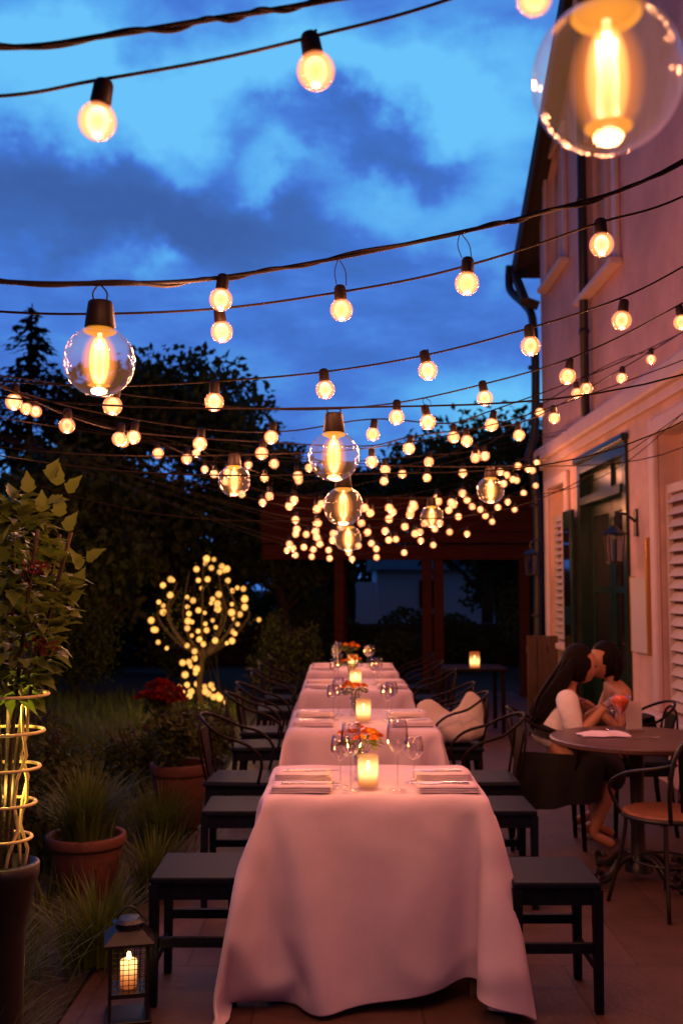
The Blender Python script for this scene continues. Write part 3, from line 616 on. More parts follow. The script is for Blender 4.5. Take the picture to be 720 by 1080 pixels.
for (px,py) in ((72,520),(60,512),(52,505),(44,540),(70,560),(92,592),(85,600),(80,620),(30,520),(50,530),(62,545)):
    q=U(px,py,OBY)-Vector((OBX,OBY,.3)); bigleaf(b,q,Vector((random.uniform(-.2,.8),-.2,random.uniform(.2,1))),Vector((.2,-.6,.6)),.06,.042)
b.build('foliage','leaf',t,smooth=True)
for (x,y,z) in ((.10,-.12,1.30),(-.02,-.17,1.33),(.12,-.1,1.10)):
    cl=[(x+random.gauss(0,.016),y+random.gauss(0,.016),z+random.gauss(0,.012)) for k in range(60)]
    n=len(cl); cards('flower_head',np.array(cl),rnd(n),rnd(n),np.full(n,.012),np.full(n,.010),'flower_d',t)
CLOTH1=[-1115,-1077,20,-1088,-1024,54,-1061,-964,75,-1038,-908,42,-1038,-841,28,-1040,-773,20,-1044,-704,20,-1048,-635,18,-1050,-568,30,-982,-574,20,-913,-578,20,-844,-582,20,-776,-587,20,-707,-591,20,-639,-596,20,-578,-628,20,-536,-683,20,-501,-742,20,-452,-791,20,-394,-827,24,-326,-822,32,-266,-790,38,-206,-757,44,-141,-734,50,-74,-720,58,-6,-715,66,62,-713,73,131,-713,81,199,-713,88,267,-705,96,334,-694,
104,398,-670,113,460,-640,122,516,-602,132,569,-559,143,627,-524,153,696,-529,158,736,-585,156,730,-653,156,707,-718,155,682,-782,155,676,-851,154,704,-913,150,762,-948,138,829,-944,120,893,-930,100,956,-911,80,1020,-894,60,1084,-878,40,1146,-859,20,1215,-854,19,1150,-834,18,1084,-814,20,1018,-794,20,952,-773,18,887,-752,18,821,-731,18,756,-710,18,-1183,-1046,23,-1157,-995,62,-1106,-981,20,-1109,-913,
20,-1112,-844,20,-1116,-776,20,-1119,-707,20,-1122,-639,26,-1054,-642,33,-986,-646,36,-917,-649,42,-849,-651,48,-780,-654,54,-712,-653,62,-646,-644,76,-580,-631,93,-543,-689,94,-506,-747,93,-464,-801,92,-402,-831,99,-335,-820,107,-275,-786,112,-214,-755,118,-150,-731,125,-82,-720,132,-14,-715,140,54,-714,148,122,-716,156,190,-713,163,259,-710,171,326,-700,179,392,-680,188,453,-650,197,510,-614,206,
563,-570,217,622,-536,227,690,-534,232,736,-586,232,732,-654,230,709,-719,230,685,-784,230,685,-852,229,720,-911,223,782,-938,210,848,-933,192,912,-915,172,976,-901,152,1039,-884,131,1103,-867,112,1163,-841,91,1214,-800,70,1171,-763,30,1106,-743,20,1041,-722,20,975,-701,18,910,-680,18,844,-659,18,779,-638,18,-1249,-1010,20,-1205,-956,20,-1160,-968,69,-1183,-916,32,-1187,-847,26,-1187,-780,42,-1178,
-716,64,-1127,-677,89,-1061,-695,85,-992,-700,88,-924,-703,94,-855,-705,101,-787,-703,110,-720,-696,123,-654,-685,139,-590,-668,158,-522,-676,164,-492,-737,166,-473,-804,166,-411,-831,174,-344,-816,181,-284,-783,187,-223,-752,193,-158,-729,200,-91,-719,207,-23,-713,215,46,-715,222,114,-716,230,182,-717,238,250,-714,246,318,-704,254,385,-688,262,447,-660,271,504,-624,281,558,-582,291,616,-547,301,684,
-540,307,734,-587,307,734,-656,306,708,-719,306,689,-785,305,695,-854,303,737,-908,296,802,-927,282,867,-919,263,932,-906,243,994,-887,223,1058,-871,203,1118,-844,181,1170,-807,158,1199,-753,126,1168,-710,83,1124,-674,44,1064,-650,20,998,-630,20,932,-609,20,867,-588,18,802,-567,18,-1307,-962,20,-1261,-968,68,-1215,-958,118,-1186,-898,105,-1237,-860,80,-1224,-798,104,-1188,-746,132,-1133,-712,156,-1064,
-715,157,-999,-736,154,-931,-744,157,-862,-746,163,-795,-741,174,-730,-726,191,-665,-712,208,-600,-700,224,-536,-680,238,-503,-741,240,-484,-806,240,-420,-830,248,-354,-811,256,-294,-779,262,-232,-749,268,-167,-728,274,-99,-717,282,-31,-715,290,37,-714,297,106,-718,305,174,-718,312,242,-718,320,310,-708,328,377,-695,336,440,-670,345,500,-636,355,553,-594,365,611,-558,375,678,-547,382,733,-588,382,736,
-656,381,711,-720,380,693,-787,380,707,-854,378,755,-902,369,821,-916,354,886,-906,334,950,-890,314,1013,-873,294,1074,-849,273,1130,-816,250,1168,-766,220,1180,-709,184,1153,-663,140,1119,-622,97,1076,-586,57,1021,-558,26,956,-538,20,890,-516,18,825,-495,18,-1299,-887,20,-1235,-907,32,-1276,-938,78,-1235,-948,132,-1200,-889,138,-1225,-833,170,-1169,-796,185,-1137,-748,221,-1069,-739,228,-1005,-764,
224,-937,-774,226,-869,-772,233,-806,-750,248,-752,-709,261,-687,-692,276,-622,-674,292,-558,-689,309,-530,-752,310,-494,-810,314,-428,-828,323,-363,-807,330,-302,-777,336,-241,-746,342,-176,-725,349,-108,-716,356,-39,-714,364,29,-715,372,97,-718,380,166,-719,387,234,-720,395,302,-713,402,370,-702,410,434,-678,419,494,-648,429,548,-607,439,606,-570,449,672,-554,456,731,-589,457,738,-658,456,713,-722,
456,699,-789,455,719,-854,452,774,-896,442,840,-903,425,905,-893,406,968,-875,386,1030,-853,365,1088,-824,342,1134,-780,316,1157,-724,282,1154,-669,242,1129,-622,198,1102,-576,155,1068,-535,112,1028,-498,70,977,-467,35,914,-445,20,848,-424,18,-1277,-815,20,-1242,-842,70,-1295,-871,104,-1298,-915,156,-1238,-934,185,-1190,-890,205,-1151,-844,240,-1138,-792,282,-1076,-767,297,-1011,-791,294,-943,-801,
296,-876,-790,306,-820,-754,321,-769,-710,334,-706,-685,349,-641,-670,364,-581,-699,380,-550,-760,382,-504,-812,388,-438,-824,398,-373,-802,404,-311,-773,410,-250,-742,416,-184,-725,424,-116,-714,431,-48,-714,439,21,-715,446,89,-720,454,157,-719,462,226,-721,470,294,-717,477,362,-708,485,426,-687,494,488,-658,503,545,-621,513,601,-582,523,666,-563,530,729,-591,532,740,-659,531,716,-723,531,706,-791,
530,733,-854,526,792,-888,514,858,-889,497,923,-877,477,985,-856,456,1045,-830,434,1096,-792,410,1130,-740,379,1139,-683,342,1128,-629,300,1104,-582,257,1078,-535,213,1048,-491,169,1011,-452,127,947,-446,101,887,-474,83,835,-494,42,-1249,-749,40,-1274,-780,96,-1296,-814,152,-1302,-858,204,-1274,-906,244,-1212,-921,270,-1158,-890,299,-1134,-840,339,-1084,-800,364,-1016,-808,366,-949,-824,367,-885,-802,
379,-839,-753,393,-785,-713,407,-724,-684,422,-658,-670,437,-604,-708,450,-567,-767,454,-515,-811,462,-447,-820,472,-382,-798,479,-321,-768,485,-258,-740,491,-192,-723,498,-124,-714,506,-56,-713,514,12,-717,521,80,-719,529,149,-720,536,217,-724,544,286,-719,552,354,-713,560,420,-696,568,482,-668,577,540,-634,587,596,-594,597,660,-572,605,726,-593,608,743,-660,606,720,-724,606,714,-793,605,748,-853,
599,811,-878,586,877,-876,568,941,-859,548,1002,-836,527,1057,-802,503,1098,-754,475,1118,-698,440,1118,-642,401,1100,-590,358,1076,-544,315,1046,-499,271,1002,-472,226,957,-476,174,963,-518,119,921,-540,70,865,-562,36,-1210,-701,84,-1234,-734,140,-1255,-768,196,-1268,-808,250,-1267,-856,300,-1235,-902,338,-1175,-923,364,-1123,-889,394,-1090,-839,428,-1022,-835,436,-954,-845,439,-894,-814,453,-849,
-764,467,-800,-718,481,-741,-686,495,-675,-672,510,-630,-723,519,-582,-772,528,-525,-808,537,-457,-815,546,-392,-794,553,-330,-765,560,-267,-738,566,-200,-722,573,-133,-714,580,-64,-714,588,4,-716,596,72,-720,604,140,-722,611,209,-724,619,277,-722,626,345,-717,634,412,-702,642,476,-679,651,534,-644,661,592,-607,671,655,-582,679,722,-596,682,746,-661,681,724,-726,680,723,-795,679,764,-850,672,830,-866,
658,895,-860,640,958,-840,618,1015,-809,596,1062,-767,570,1092,-714,538,1101,-656,500,1092,-602,460,1071,-553,416,1039,-511,372,994,-491,324,950,-499,272,933,-534,215,940,-576,161,924,-608,102,882,-633,54,-1159,-666,125,-1186,-694,182,-1208,-727,238,-1228,-762,294,-1238,-805,347,-1232,-854,395,-1196,-899,432,-1138,-923,460,-1095,-880,491,-1027,-873,500,-960,-863,511,-906,-824,526,-859,-776,540,-814,
-726,554,-756,-690,569,-690,-678,583,-631,-712,593,-591,-766,602,-535,-805,612,-467,-810,620,-401,-790,628,-340,-760,634,-276,-736,640,-209,-719,648,-141,-714,655,-73,-714,663,-4,-717,670,64,-720,678,132,-722,686,200,-725,694,269,-724,701,337,-721,709,404,-708,717,470,-688,726,530,-656,735,587,-620,745,650,-592,754,718,-600,758,748,-662,756,730,-728,756,733,-797,754,782,-844,746,848,-854,730,913,-841,
710,972,-815,688,1025,-778,664,1062,-729,634,1080,-672,599,1081,-616,560,1063,-564,518,1030,-524,473,985,-507,424,944,-522,370,922,-555,314,911,-592,257,908,-630,200,911,-669,144,881,-699,90,-1105,-635,166,-1132,-662,224,-1159,-689,280,-1184,-720,337,-1201,-758,392,-1208,-802,444,-1196,-851,490,-1156,-894,526,-1098,-920,554,-1034,-900,570,-974,-872,585,-919,-832,600,-870,-786,614,-826,-736,628,-772,
-696,642,-706,-684,656,-642,-707,668,-600,-762,676,-544,-801,686,-476,-804,695,-411,-785,702,-348,-758,708,-284,-734,715,-218,-719,722,-149,-713,730,-81,-715,738,-13,-716,745,56,-721,753,124,-724,760,192,-725,768,260,-724,776,329,-724,784,396,-714,792,462,-696,800,524,-668,809,582,-632,819,644,-604,828,713,-605,832,750,-663,831,735,-730,830,744,-798,828,800,-837,818,866,-839,801,929,-820,780,985,-787,
757,1030,-743,730,1056,-688,697,1065,-631,660,1053,-578,619,1021,-537,574,975,-524,524,938,-544,470,918,-578,414,910,-616,356,910,-654,300,908,-693,242,898,-730,186,874,-762,130,-1047,-609,207,-1078,-630,265,-1106,-656,322,-1133,-684,379,-1157,-715,435,-1173,-754,490,-1177,-799,541,-1160,-848,586,-1116,-889,620,-1052,-900,643,-989,-876,658,-932,-841,673,-882,-796,688,-838,-745,702,-786,-703,716,-720,
-689,730,-654,-705,742,-610,-756,750,-554,-796,760,-486,-799,769,-420,-781,776,-357,-755,783,-293,-731,790,-226,-718,797,-158,-712,805,-89,-714,812,-21,-716,820,47,-721,828,116,-724,835,184,-726,843,252,-726,850,320,-724,858,388,-720,866,455,-703,874,518,-679,883,578,-645,892,639,-616,902,708,-612,907,752,-664,906,740,-732,905,757,-798,902,818,-827,890,884,-822,872,943,-794,850,994,-755,824,1029,-704,
794,1046,-648,760,1041,-592,720,1012,-548,675,966,-542,624,932,-566,569,915,-602,512,910,-640,456,908,-678,398,904,-716,342,896,-754,284,884,-790,227,863,-824,171,-982,-603,244,-1016,-615,304,-1048,-631,362,-1078,-654,420,-1106,-678,477,-1130,-710,534,-1145,-750,588,-1146,-797,638,-1124,-846,681,-1072,-880,712,-1006,-878,732,-946,-848,746,-894,-806,761,-849,-756,775,-799,-711,790,-734,-694,803,-667,
-704,816,-620,-752,825,-564,-792,834,-496,-793,844,-430,-776,851,-366,-752,858,-301,-729,864,-234,-717,872,-166,-712,880,-98,-714,887,-30,-718,894,39,-721,902,107,-724,910,176,-726,918,244,-726,925,312,-725,933,380,-722,941,448,-710,949,512,-688,957,574,-659,966,634,-628,976,702,-620,982,753,-666,981,744,-734,980,772,-796,976,837,-815,962,901,-800,942,955,-766,918,999,-720,890,1023,-665,858,1027,-608,
820,1002,-561,776,957,-561,724,928,-589,669,915,-626,612,911,-664,555,907,-702,498,903,-740,440,894,-778,384,882,-814,326,863,-849,270,844,-883,214,-917,-610,280,-950,-615,340,-983,-623,400,-1016,-636,459,-1048,-654,518,-1077,-676,575,-1102,-707,632,-1117,-746,686,-1115,-794,736,-1085,-842,776,-1027,-866,803,-962,-853,820,-906,-816,835,-860,-767,849,-812,-720,863,-748,-698,877,-681,-703,890,-630,-749,
899,-574,-786,909,-506,-787,918,-439,-772,926,-375,-749,932,-310,-728,939,-242,-716,946,-174,-712,954,-106,-715,962,-38,-719,969,30,-722,977,99,-723,984,167,-727,992,236,-727,1000,304,-725,1008,372,-725,1016,440,-715,1023,505,-698,1032,568,-670,1040,629,-640,1050,696,-628,1056,753,-667,1056,749,-736,1055,788,-792,1050,855,-799,1034,915,-774,1012,964,-734,986,997,-682,955,1010,-625,920,992,-574,877,
948,-580,824,924,-612,768,915,-650,711,912,-688,654,908,-726,597,900,-764,540,886,-800,483,868,-834,426,844,-864,369,817,-891,312,787,-912,254,-853,-631,314,-886,-632,375,-918,-630,436,-951,-634,496,-984,-643,556,-1017,-656,615,-1048,-676,673,-1073,-705,730,-1089,-744,784,-1084,-792,832,-1044,-836,869,-981,-849,892,-919,-824,908,-869,-779,922,-824,-730,937,-762,-702,950,-695,-703,963,-640,-743,973,
-584,-782,983,-516,-781,992,-449,-768,1000,-384,-745,1007,-318,-728,1014,-251,-715,1021,-182,-712,1029,-114,-715,1036,-46,-719,1044,22,-723,1052,90,-724,1059,159,-726,1067,227,-726,1074,295,-725,1082,364,-726,1090,432,-720,1098,498,-705,1106,560,-677,1115,624,-653,1124,691,-639,1131,752,-669,1131,756,-738,1130,806,-784,1122,872,-779,1104,927,-746,1080,968,-699,1052,989,-643,1019,981,-588,978,940,-602,
924,923,-636,867,915,-674,810,912,-712,753,903,-749,696,888,-785,639,866,-816,582,840,-842,524,810,-861,464,779,-873,404,750,-876,342,727,-872,277,-788,-646,349,-821,-648,410,-854,-648,470,-886,-649,531,-918,-648,592,-952,-653,652,-984,-662,712,-1016,-677,770,-1044,-703,828,-1061,-741,882,-1050,-791,929,-1002,-828,962,-936,-826,982,-880,-790,996,-834,-741,1010,-776,-707,1024,-709,-703,1037,-653,-742,
1047,-594,-776,1058,-526,-775,1066,-458,-761,1074,-393,-743,1081,-326,-726,1088,-259,-715,1096,-191,-713,1104,-122,-716,1111,-54,-720,1119,14,-724,1126,82,-726,1134,150,-728,1142,219,-726,1149,287,-726,1157,355,-724,1165,424,-723,1173,491,-712,1180,553,-683,1189,619,-666,1197,686,-652,1205,751,-672,1206,764,-740,1204,824,-773,1195,886,-755,1174,936,-714,1148,966,-661,1117,968,-604,1080,934,-625,1024,
923,-661,966,916,-698,909,904,-735,852,886,-768,794,861,-796,737,832,-816,678,801,-828,617,772,-832,555,747,-830,491,727,-823,425,714,-813,358,706,-802,291,-722,-652,385,-755,-654,445,-788,-658,505,-821,-660,566,-854,-662,626,-886,-663,687,-919,-666,748,-952,-669,808,-984,-681,868,-1013,-703,926,-1032,-739,981,-1013,-789,1025,-957,-816,1053,-892,-798,1070,-844,-752,1084,-790,-714,1098,-722,-704,1111,
-666,-742,1121,-604,-768,1132,-535,-768,1141,-468,-756,1148,-402,-739,1156,-335,-725,1163,-267,-716,1171,-199,-714,1178,-131,-717,1186,-62,-720,1193,6,-724,1201,74,-727,1208,142,-728,1216,210,-728,1224,279,-724,1232,347,-725,1240,415,-722,1248,483,-716,1255,547,-692,1263,615,-685,1270,680,-666,1278,748,-677,1282,775,-740,1278,841,-756,1266,898,-727,1243,940,-680,1215,955,-622,1180,928,-649,1123,918,
-685,1065,903,-720,1008,881,-750,950,853,-772,891,822,-785,831,793,-790,768,768,-787,704,748,-780,639,734,-770,572,726,-759,505,724,-748,437,722,-739,369,722,-729,300,-656,-652,421,-689,-653,481,-722,-659,542,-755,-665,602,-788,-670,662,-820,-672,722,-853,-675,783,-886,-678,843,-918,-681,904,-951,-688,964,-982,-704,1024,-1004,-738,1079,-974,-786,1120,-911,-797,1143,-853,-764,1158,-803,-720,1172,-737,
-706,1185,-678,-740,1195,-613,-760,1206,-545,-759,1215,-478,-751,1223,-410,-737,1230,-344,-724,1238,-276,-716,1246,-208,-715,1253,-139,-718,1261,-71,-720,1268,-2,-724,1276,66,-728,1283,134,-730,1291,202,-730,1299,271,-725,1306,339,-722,1314,407,-721,1322,475,-718,1330,541,-701,1338,610,-702,1343,675,-684,1352,744,-686,1356,788,-738,1353,855,-732,1336,908,-698,1311,939,-644,1281,918,-673,1222,899,-705,
1164,873,-730,1105,842,-745,1045,814,-749,983,788,-746,919,769,-738,853,756,-727,786,748,-716,719,746,-706,651,746,-696,583,746,-687,514,747,-678,446,750,-670,378,753,-662,310,-590,-653,457,-623,-659,517,-656,-664,577,-689,-666,638,-722,-671,698,-754,-676,758,-787,-679,818,-820,-684,879,-852,-687,939,-885,-692,1000,-917,-697,1061,-949,-708,1121,-974,-738,1178,-932,-780,1213,-866,-770,1232,-816,-725,
1246,-751,-708,1259,-690,-738,1269,-623,-750,1280,-555,-751,1289,-487,-744,1297,-420,-734,1305,-352,-723,1313,-284,-717,1320,-216,-715,1328,-148,-717,1336,-79,-722,1343,-11,-727,1350,58,-731,1358,126,-733,1366,194,-732,1373,262,-728,1381,331,-723,1389,399,-719,1397,467,-716,1404,535,-710,1412,603,-716,1416,670,-716,1422,739,-721,1425,807,-734,1428,859,-697,1402,916,-668,1380,892,-688,1319,863,-707,
1259,832,-711,1198,808,-706,1133,789,-697,1068,777,-686,1001,770,-674,933,767,-664,865,767,-654,797,768,-644,729,770,-636,661,774,-627,592,778,-620,524,783,-612,456,788,-606,388,792,-598,319,-533,-620,492,-562,-636,553,-592,-649,614,-624,-660,674,-656,-669,734,-688,-676,794,-721,-681,854,-754,-684,914,-786,-690,975,-819,-696,1035,-851,-702,1096,-883,-708,1156,-914,-716,1217,-942,-740,1276,-885,-766,
1304,-829,-730,1320,-765,-710,1333,-700,-730,1343,-633,-739,1353,-565,-743,1363,-497,-736,1371,-429,-729,1380,-361,-722,1388,-293,-717,1395,-224,-715,1403,-156,-716,1410,-87,-721,1418,-19,-730,1425,49,-734,1432,118,-737,1440,186,-738,1448,255,-738,1457,324,-736,1465,392,-733,1474,460,-730,1481,529,-725,1488,598,-721,1494,668,-716,1500,737,-713,1506,812,-716,1512,876,-705,1483,854,-683,1412,826,-671,
1348,810,-658,1282,800,-646,1215,795,-634,1148,793,-623,1080,794,-613,1012,796,-604,943,799,-596,875,804,-589,806,808,-582,738,813,-574,670,818,-568,602,824,-561,534,826,-552,465,833,-546,397,837,-539,328,-535,-548,511,-550,-565,576,-568,-583,640,-588,-602,704,-610,-620,766,-634,-637,828,-661,-654,890,-690,-668,950,-721,-680,1010,-753,-690,1071,-785,-698,1131,-817,-706,1192,-848,-716,1252,-878,-726,
1313,-906,-747,1373,-843,-731,1394,-778,-712,1407,-710,-717,1417,-642,-726,1427,-574,-737,1437,-506,-739,1446,-438,-738,1455,-369,-736,1464,-300,-732,1472,-232,-728,1480,-164,-724,1487,-95,-719,1493,-27,-714,1498,42,-709,1503,110,-704,1507,179,-698,1512,248,-692,1516,316,-685,1520,385,-677,1523,454,-670,1525,522,-661,1526,591,-653,1525,660,-646,1522,728,-639,1514,796,-632,1513,869,-628,1504,866,-612,
1426,839,-598,1361,832,-587,1294,828,-577,1226,829,-568,1157,832,-560,1089,835,-552,1021,840,-544,952,845,-537,884,849,-530,816,854,-523,748,859,-516,679,864,-509,611,869,-502,543,874,-494,474,878,-487,406,882,-480,338,-603,-516,504,-613,-524,572,-623,-532,639,-633,-542,707,-643,-553,774,-654,-566,840,-666,-581,907,-680,-597,972,-696,-615,1037,-715,-633,1101,-736,-652,1164,-761,-670,1226,-788,-686,
1286,-816,-702,1348,-857,-717,1409,-861,-739,1481,-786,-728,1488,-720,-720,1495,-652,-713,1501,-583,-707,1505,-515,-700,1510,-446,-693,1514,-378,-686,1519,-309,-678,1524,-240,-670,1527,-172,-662,1528,-103,-653,1528,-34,-645,1525,34,-637,1522,103,-630,1518,171,-623,1512,240,-616,1508,308,-609,1508,377,-602,1508,446,-594,1508,514,-586,1510,583,-579,1510,652,-571,1510,720,-564,1508,789,-558,1508,860,-550,
1510,869,-538,1439,854,-526,1372,858,-518,1303,862,-511,1235,866,-503,1167,870,-496,1098,874,-488,1030,878,-480,962,882,-473,894,886,-465,825,890,-458,757,894,-450,689,897,-442,620,900,-434,552,903,-426,484,907,-418,416,910,-410,347,-677,-524,492,-687,-527,560,-697,-530,628,-707,-534,696,-716,-540,764,-726,-545,832,-735,-551,900,-744,-558,968,-754,-566,1036,-763,-576,1103,-773,-586,1170,-783,-599,1238,
-794,-613,1304,-819,-629,1367,-864,-646,1424,-872,-664,1499,-804,-662,1525,-730,-651,1523,-661,-641,1523,-592,-632,1519,-523,-625,1515,-454,-617,1510,-386,-610,1508,-317,-602,1508,-248,-595,1508,-180,-587,1509,-111,-579,1510,-42,-572,1510,26,-564,1509,94,-556,1508,163,-549,1508,232,-542,1508,300,-534,1508,369,-527,1508,438,-519,1508,506,-512,1508,574,-504,1508,643,-496,1508,712,-489,1508,780,-482,1508,
850,-475,1510,884,-466,1450,884,-458,1381,887,-449,1313,889,-441,1244,891,-433,1176,894,-425,1108,896,-417,1040,898,-408,971,900,-400,903,902,-392,834,904,-384,766,906,-376,698,909,-368,630,912,-360,561,914,-352,493,915,-344,424,917,-336,356,-749,-541,481,-759,-544,549,-769,-548,617,-779,-552,685,-788,-557,753,-798,-561,821,-808,-566,888,-818,-570,956,-828,-575,1024,-837,-579,1092,-847,-582,1160,-856,
-585,1228,-850,-565,1293,-851,-561,1361,-863,-572,1429,-874,-586,1497,-808,-582,1518,-737,-574,1508,-669,-566,1510,-600,-558,1510,-531,-550,1509,-462,-543,1508,-394,-535,1508,-325,-528,1508,-257,-520,1508,-188,-512,1508,-120,-505,1508,-51,-497,1508,18,-489,1508,86,-482,1508,155,-474,1508,224,-467,1508,292,-459,1508,361,-452,1508,429,-444,1508,498,-437,1508,566,-430,1508,635,-422,1508,703,-414,1508,
772,-407,1508,842,-400,1514,883,-392,1459,878,-383,1390,882,-375,1322,885,-367,1253,888,-358,1185,891,-350,1116,893,-342,1048,896,-334,980,898,-326,912,900,-318,843,902,-310,775,904,-302,706,905,-294,638,905,-286,570,907,-278,501,908,-270,433,909,-262,365,-822,-552,470,-832,-556,538,-842,-558,606,-853,-559,674,-862,-560,742,-872,-560,810,-882,-558,878,-891,-556,946,-899,-553,1015,-905,-548,1083,-910,
-543,1152,-913,-536,1220,-916,-529,1289,-914,-522,1358,-906,-515,1426,-876,-511,1489,-813,-506,1518,-744,-499,1508,-676,-491,1508,-608,-483,1508,-539,-476,1508,-470,-468,1508,-402,-460,1508,-333,-453,1508,-265,-445,1508,-196,-438,1508,-128,-430,1508,-59,-422,1508,10,-415,1508,78,-407,1508,147,-400,1508,215,-392,1508,284,-384,1508,352,-377,1508,421,-370,1508,489,-362,1508,558,-354,1508,626,-347,1508,
695,-340,1508,763,-332,1508,834,-324,1519,880,-317,1469,871,-309,1399,873,-301,1330,875,-293,1262,877,-285,1194,880,-276,1125,882,-268,1057,884,-260,988,886,-252,920,887,-244,852,890,-236,783,892,-228,715,892,-220,646,895,-212,578,896,-204,510,899,-196,442,900,-188,373,-895,-536,460,-903,-532,528,-911,-527,597,-917,-522,665,-923,-516,733,-927,-509,802,-930,-502,870,-932,-494,938,-933,-486,1007,-932,
-478,1076,-929,-470,1144,-925,-462,1212,-918,-455,1280,-907,-448,1348,-894,-442,1415,-879,-436,1483,-820,-431,1519,-752,-424,1508,-684,-416,1508,-615,-408,1508,-547,-401,1508,-478,-393,1508,-410,-386,1508,-342,-378,1508,-273,-370,1508,-204,-363,1508,-136,-355,1508,-67,-348,1508,1,-340,1508,70,-332,1508,138,-325,1508,207,-317,1508,276,-310,1508,344,-302,1508,412,-295,1508,481,-287,1508,550,-280,1508,
618,-272,1508,686,-265,1508,755,-257,1508,824,-250,1522,877,-242,1478,867,-234,1408,869,-226,1339,870,-218,1270,872,-210,1202,874,-202,1134,876,-194,1065,877,-186,997,879,-178,928,881,-170,860,882,-162,792,884,-154,723,886,-146,655,887,-138,587,888,-130,518,888,-122,450,892,-114,382,-941,-477,452,-944,-469,520,-945,-461,588,-946,-453,656,-945,-444,725,-943,-436,793,-942,-428,862,-938,-420,930,-932,
-412,998,-927,-404,1066,-918,-397,1134,-909,-390,1202,-898,-384,1270,-886,-377,1337,-876,-370,1405,-881,-362,1474,-829,-356,1518,-760,-349,1508,-692,-342,1508,-623,-334,1508,-555,-326,1508,-486,-318,1508,-418,-311,1508,-350,-303,1508,-281,-296,1508,-212,-288,1508,-144,-280,1508,-76,-273,1508,-7,-265,1508,62,-258,1508,130,-250,1508,199,-242,1508,267,-235,1508,336,-228,1508,404,-220,1508,472,-212,1508,
541,-205,1508,610,-198,1508,678,-190,1508,746,-182,1508,815,-175,1522,873,-168,1486,867,-160,1416,869,-152,1348,872,-144,1279,873,-136,1211,874,-128,1142,874,-120,1074,876,-112,1006,877,-104,937,879,-96,869,879,-88,800,881,-80,732,883,-72,664,885,-64,596,887,-55,527,890,-47,459,888,-39,390,-950,-403,442,-948,-395,511,-946,-386,579,-943,-378,647,-940,-370,716,-935,-362,784,-928,-355,852,-923,-347,920,
-916,-340,988,-908,-332,1056,-899,-325,1124,-889,-318,1192,-882,-311,1260,-878,-303,1328,-878,-295,1396,-882,-287,1465,-837,-281,1516,-768,-274,1509,-700,-266,1508,-631,-259,1508,-563,-251,1508,-494,-244,1508,-426,-236,1508,-358,-228,1508,-289,-221,1508,-220,-213,1508,-152,-206,1508,-84,-198,1508,-15,-190,1508,54,-183,1508,122,-176,1508,190,-168,1508,259,-160,1508,328,-153,1508,396,-145,1508,464,-138,
1508,533,-130,1508,601,-123,1508,670,-115,1508,738,-108,1508,806,-100,1520,868,-93,1494,871,-85,1424,874,-77,1356,874,-69,1288,876,-61,1219,878,-53,1151,879,-45,1082,880,-37,1014,881,-29,946,882,-21,878,884,-13,809,886,-5,741,887,3,672,889,11,604,888,19,536,892,27,468,891,35,399,-940,-329,433,-939,-321,501,-934,-313,570,-929,-305,638,-925,-297,706,-918,-290,774,-914,-282,842,-905,-275,910,-900,-267,
978,-892,-260,1046,-885,-252,1114,-880,-244,1182,-876,-236,1250,-877,-228,1319,-880,-220,1387,-882,-212,1456,-845,-206,1513,-776,-199,1510,-708,-192,1508,-639,-184,1508,-571,-176,1508,-502,-169,1508,-434,-161,1508,-366,-154,1508,-297,-146,1508,-229,-138,1508,-160,-131,1508,-92,-124,1508,-23,-116,1508,45,-108,1508,114,-101,1508,182,-93,1508,251,-86,1508,319,-78,1508,388,-70,1508,456,-63,1508,524,-56,
1508,593,-48,1508,661,-40,1508,729,-33,1508,797,-25,1518,863,-18,1500,878,-11,1433,878,-3,1364,880,5,1296,882,13,1228,883,21,1160,884,29,1091,886,37,1023,888,45,955,889,53,886,891,61,818,892,69,750,892,78,682,892,86,613,893,94,545,893,102,476,890,110,408,-926,-256,424,-924,-248,492,-918,-240,560,-915,-232,628,-909,-224,696,-903,-217,764,-898,-209,832,-892,-202,900,-888,-194,969,-881,-186,1037,-878,
-178,1105,-876,-170,1173,-875,-162,1242,-876,-154,1310,-881,-146,1378,-881,-138,1446,-852,-132,1508,-784,-124,1513,-716,-117,1508,-648,-109,1508,-579,-102,1508,-511,-94,1508,-442,-86,1508,-374,-79,1508,-306,-71,1508,-237,-64,1508,-168,-56,1508,-100,-49,1508,-32,-41,1508,37,-34,1508,106,-26,1508,174,-18,1508,242,-11,1508,311,-3,1508,379,4,1508,448,12,1508,516,20,1508,584,27,1508,653,34,1508,721,42,1508,
789,50,1516,856,57,1505,882,64,1442,883,72,1373,884,80,1305,886,88,1237,889,96,1168,890,104,1100,892,112,1032,894,120,964,896,128,895,896,136,827,896,144,758,896,152,690,896,160,622,893,168,554,890,176,486,887,184,417,-914,-183,414,-910,-175,482,-906,-167,550,-901,-159,619,-897,-151,687,-892,-143,755,-888,-135,823,-883,-128,891,-878,-120,960,-878,-112,1028,-874,-104,1096,-874,-96,1164,-874,-87,1233,
-874,-79,1301,-878,-71,1369,-878,-64,1438,-859,-56,1503,-792,-50,1517,-724,-42,1508,-656,-34,1508,-587,-27,1508,-519,-19,1508,-450,-12,1508,-382,-4,1508,-314,4,1508,-245,11,1508,-177,18,1508,-108,26,1508,-40,34,1508,29,41,1508,97,49,1508,166,56,1508,234,64,1508,302,72,1508,371,79,1508,440,87,1508,508,94,1508,576,102,1508,644,110,1508,713,117,1508,781,124,1512,849,132,1510,882,138,1450,884,146,1382,
